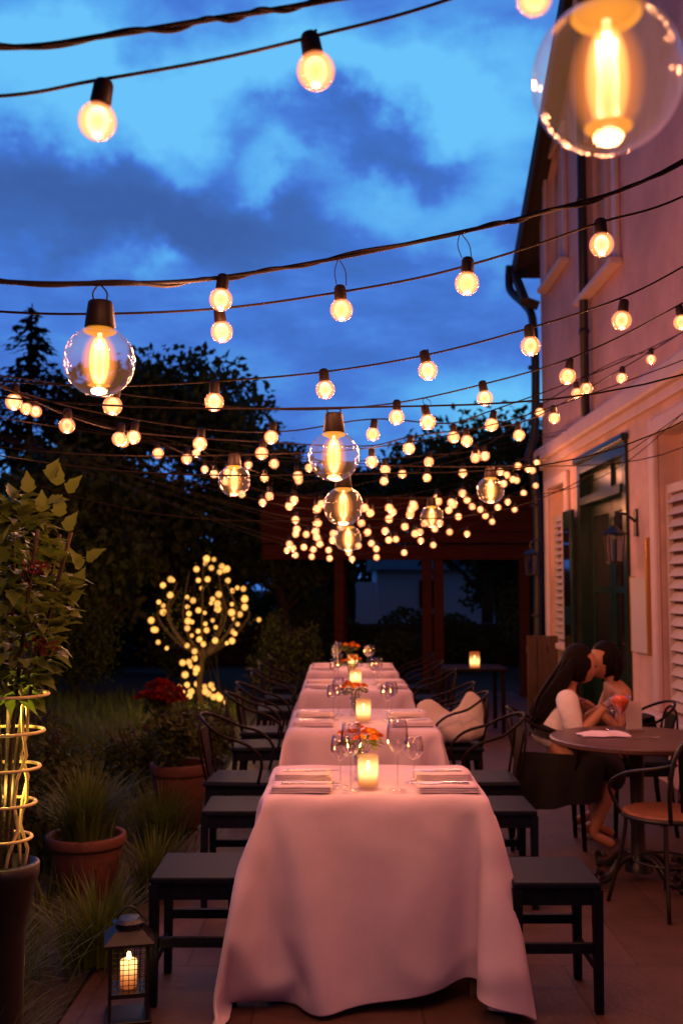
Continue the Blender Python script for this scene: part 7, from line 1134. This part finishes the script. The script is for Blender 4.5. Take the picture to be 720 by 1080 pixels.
# woman B, facing left (-x) towards A
B=Vector((1.915,6.66,0))
pb=thing('person','bare-shouldered woman with dark hair facing the woman in the pale blouse','person',B,R(180))
g={'pelvis':((0,0,.55),(.135,.125),None),'waist':((.05,0,.68),(.10,.085),'pelvis'),'chest':((.10,0,.82),(.12,.09),'waist'),'upper':((.13,0,.905),(.095,.066),'chest'),'neck':((.16,0,.965),.043,'upper'),'skull':((.18,-.02,1.05),.055,'neck'),
'hipL':((.08,.09,.53),.095,'pelvis'),'kneeL':((.36,.12,.50),.062,'hipL'),'calfL':((.32,.12,.30),.05,'kneeL'),'ankL':((.27,.12,.09),.032,'calfL'),'toeL':((.40,.13,.03),.028,'ankL'),
'hipR':((.08,-.09,.53),.095,'pelvis'),'kneeR':((.36,-.12,.50),.062,'hipR'),'calfR':((.30,-.12,.30),.05,'kneeR'),'ankR':((.25,-.12,.09),.032,'calfR'),'toeR':((.38,-.12,.03),.028,'ankR'),
'shR':((.11,-.155,.885),.052,'upper'),'elR':((.20,-.20,.66),.038,'shR'),'foR':((.26,-.17,.73),.034,'elR'),'wrR':((.33,-.12,.81),.021,'foR'),
'shL':((.11,.155,.885),.052,'upper'),'elL':((.17,.22,.665),.038,'shL'),'foL':((.23,.21,.73),.034,'elL'),'wrL':((.30,.16,.80),.021,'foL')}
body=skinned('body',g,'skin',pb,2,hand((.33,-.12,.81),(.6,.3,.6),1,(-.5,0,.8))+hand((.30,.16,.80),(.7,-.3,.5),-1,(-.4,0,.9)))
add_head(body,(.205,-.0,1.075),R(18),R(8))
hair_long(pb,(.197,-.004,1.08),R(18),.13,back=.02,w=.085,a0=95,a1=265)
gd={'b':((.0,0,.58),(.155,.135),None),'w':((.05,0,.69),(.115,.10),'b'),'c':((.10,0,.815),(.135,.105),'w')}
skinned('dress_top',gd,'dress',pb,2)
skinned('skirt',gs,'dress',pb,2)
dup(ac,(B.x-.01,B.y,0),R(180),'dark bentwood armchair the bare-shouldered woman sits on','bentwood armchairs at the round table')
# things on the round table
RZ=.751
b=MB(); n=22; g=[]
random.seed(3)
for j in range(9):
    for i in range(n):
        u=i/(n-1); v=j/8; g.append((-.13+.26*u+.01*math.sin(v*6),-.07+.14*v+.01*math.sin(u*12),.006+.022*abs(math.sin(u*7+v*3))*(1-abs(2*v-1)**3)*(1-abs(2*u-1)**6)))
m=len(g); g2=[(x,y,.001) for x,y,z in g]; fs=[(j*n+i,j*n+i+1,(j+1)*n+i+1,(j+1)*n+i) for j in range(8) for i in range(n-1)]
b.add(g+g2,fs+[tuple(q+m for q in reversed(f)) for f in fs]); o=b.build('napkin','napkin',None,smooth=True,label='crumpled white napkin on the round table by the woman in the pale blouse',cat='napkin'); o.location=(1.44,5.62,RZ)
t=thing('cocktail_glass','stemmed glass with a bright orange drink on the round table','cocktail glass',(U(656,775,5.65).x,5.68,RZ))
b=MB(); b.lathe([(.035,0),(.035,.002),(.006,.008),(.004,.02),(.004,.09),(.010,.10)],20); b.build('stem','wine',t,smooth=True)
b=MB(); b.lathe([(.010,.10),(.035,.14),(.052,.185),(.055,.205),(.053,.205),(.033,.141),(.008,.102)],24); b.build('bowl','wine',t,smooth=True)
b=MB(); b.lathe([(.001,.104),(.032,.142),(.049,.183),(.05,.19),(.03,.205),(.001,.21)],20); b.build('drink','drink',t,smooth=True)
t=thing('card_holder','pale upright menu card standing on the round table','menu card',(U(671,770,5.75).x,5.80,RZ),R(10))
b=MB(); b.box(-.045,.045,-.004,.004,.012,.165); b.build('card','paper',t); b=MB(); b.box(-.05,.05,-.02,.02,0,.012); b.build('foot','steel',t)
o=fork_bm().build('fork','steel',None,label='steel fork on the round table beside the crumpled napkin',cat='fork'); o.location=(1.62,5.50,RZ); o.rotation_euler=(0,0,.2)
wg=wineglass(.15,.036,'small wine glass held between the two women','x') if False else None
t=wineglass(.17,.036,'wine glass on the round table in front of the two women',(U(643,765,5.9).x,5.86,RZ)); t['group']='glasses on the round table'
# ---------------------------------------------------------------- festoon lights
def small_bulb_meshes():
    b=MB(); prof=[]
    r=.5
    for i in range(13):
        a=math.pi*i/12; rr=r*math.sin(a); z=-r*math.cos(a)
        if i<11: prof.append((max(rr,.001),z))
    prof+=[(.20,.47),(.19,.56)]
    b.lathe(prof,20); b.sphere((0,0,0),.5*.93,18,12,1); g=b
    me=bpy.data.meshes.new('bulb'); me.from_pydata(b.v,[],b.f); 
    for m in ('glassS','haloS'): me.materials.append(M[m])
    me.polygons.foreach_set('material_index',b.mi); me.polygons.foreach_set('use_smooth',[True]*len(b.f))
    f=MB(); f.sphere((0,0,.02),.36,16,12,0,sc_=(.85,.85,1.05)); mf=bpy.data.meshes.new('filament'); mf.from_pydata(f.v,[],f.f); mf.materials.append(M['coreS']); mf.polygons.foreach_set('use_smooth',[True]*len(f.f))
    s=MB(); s.lathe([(.001,.44),(.26,.44),(.27,.50),(.25,.95),(.20,1.05),(.10,1.10),(.001,1.12)],16); ms=bpy.data.meshes.new('socket'); ms.from_pydata(s.v,[],s.f); ms.materials.append(M['socket']); ms.polygons.foreach_set('use_smooth',[True]*len(s.f))
    return me,mf,ms
def big_bulb_meshes():
    b=MB(); prof=[]; r=.5
    for i in range(33):
        a=math.pi*i/36; prof.append((max(r*math.sin(a),.001),-r*math.cos(a)))
    prof+=[(.20,.47),(.185,.50)]
    b.lathe(prof,48); 
    b.lathe([(.19,.468),(.24,.435),(.21,.40),(.10,.36),(.04,.30)],32,mi=1)   # neck with its amber glow painted on as emission
    b.lathe([(.03,-.44),(.05,-.40),(.10,-.36),(.16,-.345),(.10,-.335),(.001,-.33)],24,mi=1)
    me=bpy.data.meshes.new('bulb'); me.from_pydata(b.v,[],b.f)
    for m in ('glass','neck'): me.materials.append(M[m])
    me.polygons.foreach_set('material_index',b.mi); me.polygons.foreach_set('use_smooth',[True]*len(b.f))
    f=MB()
    for k in range(6):
        a=k*math.pi/3; f.tube([(.052*math.cos(a+.25*math.sin(i*1.3+k)),.052*math.sin(a+.25*math.sin(i*1.3+k)),-.25+.5*i/8) for i in range(9)],.020,7)
    f.sphere((0,0,0),1,28,18,1,sc_=(.15,.15,.37)); f.sphere((0,0,-.01),1,28,18,2,sc_=(.27,.27,.43))  # both ellipsoids are painted halos, not filament
    f.tube([(0,0,-.40),(0,0,-.26)],.03,8); f.tube([(0,0,.26),(0,0,.40)],.03,8)
    mf=bpy.data.meshes.new('filament'); mf.from_pydata(f.v,[],f.f)
    for m in ('filL','haloL','haloL2'): mf.materials.append(M[m])
    mf.polygons.foreach_set('material_index',f.mi); mf.polygons.foreach_set('use_smooth',[True]*len(f.f))
    s=MB(); s.lathe([(.001,.46),(.20,.46),(.215,.49),(.175,.82),(.165,.85),(.06,.86),(.001,.86)],28); ms=bpy.data.meshes.new('socket'); ms.from_pydata(s.v,[],s.f); ms.materials.append(M['socket']); ms.polygons.foreach_set('use_smooth',[True]*len(s.f))
    return me,mf,ms
SMB=small_bulb_meshes(); BGB=big_bulb_meshes()
random.seed(2)
def string(label,pts,bulbs,r=.0035,end=None,start=None,group='festoon light strings over the terrace',twist=False,energy=0,every=3,tail=True):
    """pts: (px,py,Y) samples used to lay the cable out in space; bulbs: (px,py,diam_m) ; start/end: extra 3D anchors"""
    W3=[U(*p) for p in pts]
    if start: W3=[Vector(s) for s in start]+W3
    if end: W3=W3+[Vector(e) for e in end]
    curve=catmull(W3,8)
    L0=U(*pts[len(pts)//2])
    t=thing('light_string',label,'string lights',L0,group=group)
    xs=[p[0] for p in pts]; Ys=[p[2] for p in pts]; ysx=[p[1] for p in pts]
    b=MB(); b.tube([p-L0 for p in curve],r,6)
    if twist:
        q=[]
        L=0
        for i,p in enumerate(curve):
            if i: L+=(curve[i]-curve[i-1]).length
            q.append(p-L0)
        dense=[]
        for i in range(len(q)-1):
            for k in range(5): dense.append(q[i].lerp(q[i+1],k/5))
        b.tube([p+Vector((0,.005*math.cos(i*.19+math.sin(i*.05)*2),.005*math.sin(i*.19+math.sin(i*.05)*2)))+Vector((0,0,.003*math.sin(i*.043))) for i,p in enumerate(dense)],r*.8,6)
    li=0
    for (px,py,d) in bulbs:
        big=d>.1; Y=float(np.interp(px,xs,Ys)); c=U(px,py,Y); me,mf,ms=BGB if big else SMB
        top=c+Vector((0,0,d*(.85 if big else 1.1)))
        # nearest cable point in x-z at this place
        near=min(curve,key=lambda p:(p-top).length)
        o=link('bulb',me,t,c-L0); o.scale=(d,d,d); tilt=(random.uniform(-.12,.12),random.uniform(-.2,.2),0) if not big else (0,0,0); o.rotation_euler=tilt
        link('filament',mf,o); link('socket',ms,o)
        gap=(near-top).length
        if gap>.008:
            if big or gap>.03:
                s=top-L0; e=near-L0; mid=(s+e)/2
                b.tube(catmull([s+Vector((-.012,0,-.002)),mid+Vector((-.014,0,0)),e],4),.0018 if big else .0013,5); b.tube(catmull([s+Vector((.012,0,-.002)),mid+Vector((.014,0,0)),e],4),.0018 if big else .0013,5)
            else: b.tube([top-L0,near-L0],.0022,5)
        if energy and li%every==0:
            lamp(t,c-L0+Vector((0,0,-d*.5-.03)),energy*(1.6 if big else 1),r=.03)
        li+=1
    b.build('cable','cable',t,smooth=True)
    return t
SB=.062
def bl_(l,d=SB): return [(x,y,d) for x,y in l]
E_=4.8
string('top black support cable crossing the upper left sky without bulbs of its own',[(-10,50,1.52),(116,37,1.52),(230,19,1.55),(330,3,1.55),(470,-32,1.6)],[],r=.0045,start=[(-3,1.5,2.7)],end=[(2.6,1.9,4.3)],twist=True,group='bare support cables')
string('uppermost string with two small bulbs against the upper left sky',[(-10,102,1.54),(100,85,1.54),(230,62,1.55),(332,38,1.56),(480,-3,1.6)],[(103,128,SB*.98),(333,75,SB)],start=[(-3,1.6,2.45)],end=[(2.6,1.9,3.7)],energy=E_,every=1,r=.0028)
string('thick twisted cable with a big globe on the left and three small bulbs',[(-10,296,2.0),(105,299,2.02),(230,293,2.45),(357,272,2.6),(485,245,2.45),(560,227,2.45),(720,169,2.6)],[(105,381,.142),(233,316,.058),(360,327,.060),(492,299,.060)],r=.0055,twist=True,start=[(-3,2.0,2.5)],end=[(2.6,2.9,4.2)],energy=E_,every=1)
string('thin string just under the thick twisted cable, with two small bulbs',[(-10,328,2.55),(105,331,2.55),(235,325,2.6),(340,311,2.6),(450,291,2.6),(550,263,2.55),(628,236,2.5),(720,207,2.6)],[(234,350,.058),(634,258,.062)],start=[(-3,2.5,2.45)],end=[(2.6,3.0,3.7)],energy=E_,every=1,r=.0032)
string('long even string with six small bulbs spaced across the middle of the sky',[(-10,401,3.2),(120,407,3.2),(230,402,3.2),(343,392,3.2),(451,374,3.15),(558,346,3.1),(650,316,3.1),(720,281,3.2)],bl_([(119,428),(226,424),(343,411),(451,391),(559,365),(655,338)]),start=[(-3,3.2,2.4)],end=[(2.6,3.8,3.6)],energy=E_,every=1,r=.0032)
string('string of small bulbs just below the six-bulb string, ending over the cornice',[(-10,395,3.9),(150,418,3.9),(300,432,3.9),(410,426,3.9),(510,405,3.8),(598,379,3.7),(720,319,3.9)],bl_([(418,440),(451,445),(511,420),(598,397),(718,340)]),start=[(-3,3.9,2.5)],end=[(2.6,4.4,3.5)],energy=E_,every=1,r=.0032)
anc=[(2.6,7.47,3.47)]
string('sagging string that meets the wall with the steepest two at the right, five bulbs',[(-10,405,3.9),(80,430,4.1),(211,452,4.3),(300,455,4.4),(393,442,4.5),(478,446,4.6),(518,433,4.6),(618,397,5.0),(700,360,6.2)],bl_([(211,468),(286,461),(393,458),(518,448),(618,410)]),end=anc,start=[(-3,3.8,2.7)],energy=E_,every=1,r=.0035)
string('sagging string with many small bulbs dipping across the dark trees to the right wall anchor',[(-10,404,3.6),(71,438,3.9),(135,455,4.3),(276,466,4.7),(392,470,4.9),(431,461,5.0),(492,453,5.1),(547,446,5.2),(584,430,5.3),(655,389,5.6),(700,362,6.4)],bl_([(15,424),(71,449),(126,463),(141,461),(276,478),(392,487),(431,473),(478,461),(492,465),(547,459),(584,441),(608,415),(655,399),(686,379)]),end=anc,start=[(-3,3.2,2.7)],energy=E_,every=1,r=.0035)
string('string of smaller bulbs below the middle globe bulbs, rising to the house corner',[(-10,402,4.8),(38,425,5.2),(167,466,5.6),(216,486,5.9),(289,486,6.2),(350,488,6.2),(406,484,6.2),(452,480,6.2),(501,474,6.2),(569,428,6.6),(640,385,7.1)],bl_([(28,431),(38,434),(130,466),(167,478),(197,484),(289,489),(314,502),(406,495),(452,487),(501,483),(511,481),(569,435)]),end=[(2.6,8.3,3.5)],start=[(-3.6,4.6,2.9)],energy=4,every=4,r=.0035)
GB=.142
string('near loose cable holding the huge globe bulb at the upper right',[(480,-90,.95),(560,-60,.97),(638,-40,.98),(760,-60,1.0)],[(640,82,.148),(563,-2,.035)],r=.004,start=[(-3,.9,3.4)],end=[(2.6,1.3,3.2)],energy=3,every=9,group='globe bulb cables')
string('cable with four amber globe bulbs hanging in a line down the centre',[(300,428,2.6),(352,432,2.85),(362,505,3.65),(368,548,5.6),(452,520,6.3),(517,488,5.1),(620,430,5.0)],[(352,481,GB),(362,534,GB)],r=.0035,start=[(-3,2.2,2.9)],end=[(2.6,5.4,3.3)],energy=4,every=1,group='globe bulb cables') if False else None
def globe(label,px,py,dpx,wy,e=3.0):
    Y=GB*1080/dpx; c=U(px,py,Y); top=U(px,wy,Y)
    t=thing('globe_pendant',label,'pendant bulb',c,group='amber globe pendants over the tables')
    o=link('bulb',BGB[0],t); o.scale=(GB,)*3; link('filament',BGB[1],o); link('socket',BGB[2],o)
    x,y,z=top-c; b=MB(); b.tube(catmull([(-.012,0,.85*GB),(-.02,0,z*.5+.43*GB),(0,0,z)],4),.0018,5); b.tube(catmull([(.012,0,.85*GB),(.02,0,z*.5+.43*GB),(0,0,z)],4),.0018,5)
    # its own carrying wire across the terrace
    W3=[Vector((-3,Y-.2,2.35+.05*Y)),Vector((c.x-1.2,Y,top.z+.06)),top,Vector((c.x+1.0,Y,top.z+.10)),Vector((2.6,Y+.3,3.0))]
    b.tube([p-c for p in catmull(W3,8)],.0028,6); b.build('cable','cable',t,smooth=True); lamp(t,(0,0,-.11),e,r=.04); return t
globe('clear globe pendant lit amber, topmost of the three stacked in the centre',352,481,54,430)
globe('amber globe pendant in the middle of the three stacked in the centre',362,534,42,500)
globe('small distant globe pendant, lowest of the three stacked in the centre',367,568,28,548,2)
globe('amber globe pendant among the small bulbs left of centre',247,507,34,480)
globe('amber globe pendant high in the right part of the light cluster',517,517,29,492,2.5)
globe('smallest amber globe pendant inside the cluster right of centre',455,545,24,525,2)
# dense far cluster: strings fanning from the far house corner
HC=(575,486,12.9)
def c1(l): return [(280+x/4.5,440+y/4.5) for x,y in l]
def c2(l): return [(430+x/4.5,440+y/4.5) for x,y in l]
chains=[
('lowest string of tiny bulbs swagged just above the pergola beam',c1([(102,632),(142,655),(219,662),(304,670),(410,673),(526,665),(657,643)])+c2([(120,607),(280,554),(399,496),(505,438),(605,325)]),11.6),
('string of tiny bulbs second from the bottom of the cluster',c1([(130,622),(182,617),(227,628),(299,631),(395,640),(440,610),(525,625),(618,579)])+c2([(61,586),(197,545),(367,468),(343,438),(473,402),(548,360)]),11.0),
('string of tiny bulbs in the lower middle of the cluster',c1([(113,602),(143,555),(193,556),(257,602),(318,583),(502,599),(584,583)])+c2([(33,553),(57,545),(127,530),(239,472),(304,424),(426,428),(515,300)]),10.4),
('string of tiny bulbs through the centre of the cluster',c1([(148,532),(243,570),(322,552),(484,546),(567,540),(660,520),(710,553)])+c2([(80,503),(150,503),(193,441),(280,393),(497,295)]),9.8),
('string of tiny bulbs in the upper middle of the cluster',c1([(142,487),(237,543),(454,502),(585,483),(685,462)])+c2([(10,463),(30,425),(215,415),(258,360),(453,316),(467,275)]),9.2),
('string of tiny bulbs near the top of the cluster',c1([(113,420),(248,502),(360,520),(496,455),(602,450)])+c2([(15,440),(138,385),(205,405),(437,259),(522,232),(590,253)]),8.8),
('uppermost string of the tiny bulb cluster, ending at the far house corner',c1([(135,395),(245,435),(265,413),(469,430),(586,430),(700,415)])+c2([(142,400),(260,265),(570,245),(610,217),(645,190)]),8.6),
('string of small bulbs descending over the dark tree left of the cluster',[(207,478),(226,500),(240,498),(262,490),(279,504),(284,523),(310,527)]+c1([(157,300)]) ,7.4),
('string of small bulbs crossing left of the cluster below the sagging strings',[(216,495),(238,508),(255,521),(277,530),(305,534)]+c1([(20,375)]),7.8),
('string of small bulbs between the middle globes and the house',c1([(207,240),(566,250),(562,303)])+[(424,500)]+c2([(90,287),(97,214),(260,265),(322,172),(281,115)]),7.0)]
for k,(lb,ch,Y) in enumerate(chains):
    ch=sorted(set(ch)); 
    ds=.073 if Y>8 else .060
    xs=np.array([c[0] for c in ch]); yy=np.array([c[1] for c in ch])-SB*1080/Y*1.05
    deg=2 if len(xs)>5 else 1
    cf=np.polyfit(xs,yy,deg); X0,X1=xs.min(),xs.max()
    gx=np.linspace(X0-3,X1+2,9)
    wy_=np.polyval(cf,gx)
    Yf=lambda x: Y if k>=7 else Y+(12.7-Y)*max(0,(x-480)/95)**1.5
    pts=[(float(x),float(y),float(Yf(x))) for x,y in zip(gx,wy_)]
    bulbs=[]
    for (x,y) in ch:
        YY=Yf(x); bulbs.append((x,y,ds*(YY/Y)**.35 if k<7 else ds))
    if k<7: st=[(-3.4,7.6-.1*k,3.0-.02*k),]; en=[(2.58,12.9,3.22)]
    else: st=[(-3.4,6.0,2.9)]; en=[(2.58,11.2+.3*(k-7),3.3)]
    string(lb,pts,bulbs,start=st,end=en,energy=5.5,every=4 if k<7 else 3,group='strings of the dense far light cluster',r=.003)
# ---------------------------------------------------------------- world
w=bpy.data.worlds.new('World'); sc.world=w; w.use_nodes=True; nt=w.node_tree; nt.nodes.clear(); N=nt.nodes.new; Lk=nt.links.new
out=N('ShaderNodeOutputWorld'); bg=N('ShaderNodeBackground'); Lk(bg.outputs[0],out.inputs[0])
tc=N('ShaderNodeTexCoord'); dirv=tc.outputs['Generated']
sep=N('ShaderNodeSeparateXYZ'); Lk(dirv,sep.inputs[0])
def mth(op,a,b=None,c=None,clamp=False):
    n=N('ShaderNodeMath'); n.operation=op; n.use_clamp=clamp
    for i,v in enumerate((a,b,c)):
        if v is None: continue
        if isinstance(v,(int,float)): n.inputs[i].default_value=v
        else: Lk(v,n.inputs[i])
    return n.outputs[0]
# cloud plane coordinates
zz=mth('MAXIMUM',sep.outputs[2],.0); den=mth('ADD',zz,.22)
cx=mth('DIVIDE',sep.outputs[0],den); cy=mth('DIVIDE',sep.outputs[1],den); cmb=N('ShaderNodeCombineXYZ'); Lk(cx,cmb.inputs[0]); Lk(cy,cmb.inputs[1])
nz=N('ShaderNodeTexNoise'); nz.inputs['Scale'].default_value=3.4; nz.inputs['Detail'].default_value=10; nz.inputs['Roughness'].default_value=.62; nz.inputs['Distortion'].default_value=.15
mz=N('ShaderNodeMapping'); mz.inputs['Scale'].default_value=(1,1,2.7); mz.inputs['Location'].default_value=(.3,0,.2); Lk(dirv,mz.inputs['Vector']); Lk(mz.outputs[0],nz.inputs['Vector'])
nb=N('ShaderNodeTexNoise'); nb.inputs['Scale'].default_value=7.5; nb.inputs['Detail'].default_value=7; nb.inputs['Roughness'].default_value=.55; Lk(dirv,nb.inputs['Vector'])
nsub=N('ShaderNodeVectorMath'); nsub.operation='SUBTRACT'; nsub.inputs[1].default_value=(.5,.5,.5); Lk(nb.outputs['Color'],nsub.inputs[0])
nsc=N('ShaderNodeVectorMath'); nsc.operation='SCALE'; nsc.inputs['Scale'].default_value=.17; Lk(nsub.outputs[0],nsc.inputs[0])
nadd=N('ShaderNodeVectorMath'); nadd.operation='ADD'; Lk(dirv,nadd.inputs[0]); Lk(nsc.outputs[0],nadd.inputs[1]); wdir=nadd.outputs[0]
acc=mth('MULTIPLY_ADD',nz.outputs['Fac'],1.35,-.26)
def blob(px,py,rx,ry,amt):
    global acc
    d=ray(px,py).normalized(); sx=1080/rx; sz=1080/ry
    a=N('ShaderNodeVectorMath'); a.operation='SUBTRACT'; a.inputs[1].default_value=d; Lk(wdir,a.inputs[0])
    m=N('ShaderNodeVectorMath'); m.operation='MULTIPLY'; m.inputs[1].default_value=(sx,sx*.6,sz); Lk(a.outputs[0],m.inputs[0])
    l=N('ShaderNodeVectorMath'); l.operation='DOT_PRODUCT'; Lk(m.outputs[0],l.inputs[0]); Lk(m.outputs[0],l.inputs[1])
    e=mth('POWER',2.718,mth('MULTIPLY',l.outputs['Value'],-1)); acc=mth('MULTIPLY_ADD',e,amt*1.15,acc)
for bb in [(60,105,130,60,.45),(230,85,190,45,.5),(430,95,140,50,.5),(545,170,60,70,.35),(420,215,75,28,.45),(10,150,70,40,.25),(155,262,26,20,.42),(285,192,42,18,.45),(180,172,22,18,.25),(490,255,60,22,.25),(525,440,70,45,.55),(330,395,110,45,.16),(200,330,200,45,.05),
  (120,185,110,45,-.35),(330,140,90,28,-.35),(440,155,90,25,-.30),(230,225,240,40,-.25),(30,200,90,60,-.20),(540,230,50,22,-.25),(60,30,150,20,-.18),(500,40,60,18,-.15)]: blob(*bb)
rp=N('ShaderNodeValToRGB'); Lk(acc,rp.inputs['Fac']); e=rp.color_ramp.elements
e[0].position=.0; e[0].color=(.040,.112,.38,1); e[1].position=1; e[1].color=(.14,.54,.95,1)
for (p,c) in ((.24,(.045,.140,.47,1)),(.36,(.048,.165,.60,1)),(.45,(.060,.20,.70,1)),(.68,(.09,.38,.86,1))):
    q=e.new(p); q.color=c
sky=N('ShaderNodeTexSky'); sky.sky_type='NISHITA'; sky.sun_disc=False; sky.sun_elevation=R(-1.5); sky.sun_rotation=R(170); sky.altitude=100
mul=N('ShaderNodeVectorMath'); mul.operation='SCALE'; mul.inputs['Scale'].default_value=.02; Lk(sky.outputs[0],mul.inputs[0])
add=N('ShaderNodeVectorMath'); add.operation='ADD'; Lk(rp.outputs[0],add.inputs[0]); Lk(mul.outputs[0],add.inputs[1])
# the glow of dusk sits low in the sky ahead; overhead and behind it is much darker
fr=N('ShaderNodeMapRange'); fr.inputs['From Min'].default_value=.15; fr.inputs['From Max'].default_value=.62; fr.inputs['To Min'].default_value=.14; fr.inputs['To Max'].default_value=1; fr.clamp=True; fr.interpolation_type='SMOOTHSTEP'; Lk(sep.outputs[1],fr.inputs['Value'])
sca=N('ShaderNodeVectorMath'); sca.operation='SCALE'; Lk(add.outputs[0],sca.inputs[0]); Lk(fr.outputs[0],sca.inputs['Scale'])
Lk(sca.outputs[0],bg.inputs[0]); bg.inputs[1].default_value=1.0
dusk_fill=bpy.data.lights.new('dusk_fill','SUN'); dusk_fill.energy=.015; dusk_fill.angle=R(20); dusk_fill.color=(1,.7,.6); so=bpy.data.objects.new('dusk_fill',dusk_fill); COL.objects.link(so); so.rotation_euler=(R(70),0,R(-20))  # the real sun has set; this is a faint warm fill light added
# ---------------------------------------------------------------- render settings
sc.view_settings.view_transform='Standard'; sc.view_settings.look='None'; sc.view_settings.exposure=0; sc.view_settings.gamma=1
sc.render.engine='CYCLES'; cy_=sc.cycles; cy_.use_denoising=True; cy_.denoiser='OPENIMAGEDENOISE'; cy_.max_bounces=7; cy_.diffuse_bounces=3; cy_.glossy_bounces=3; cy_.transparent_max_bounces=40; cy_.transmission_bounces=4
cy_.sample_clamp_indirect=4; cy_.use_light_tree=True; cy_.caustics_reflective=False; cy_.caustics_refractive=False
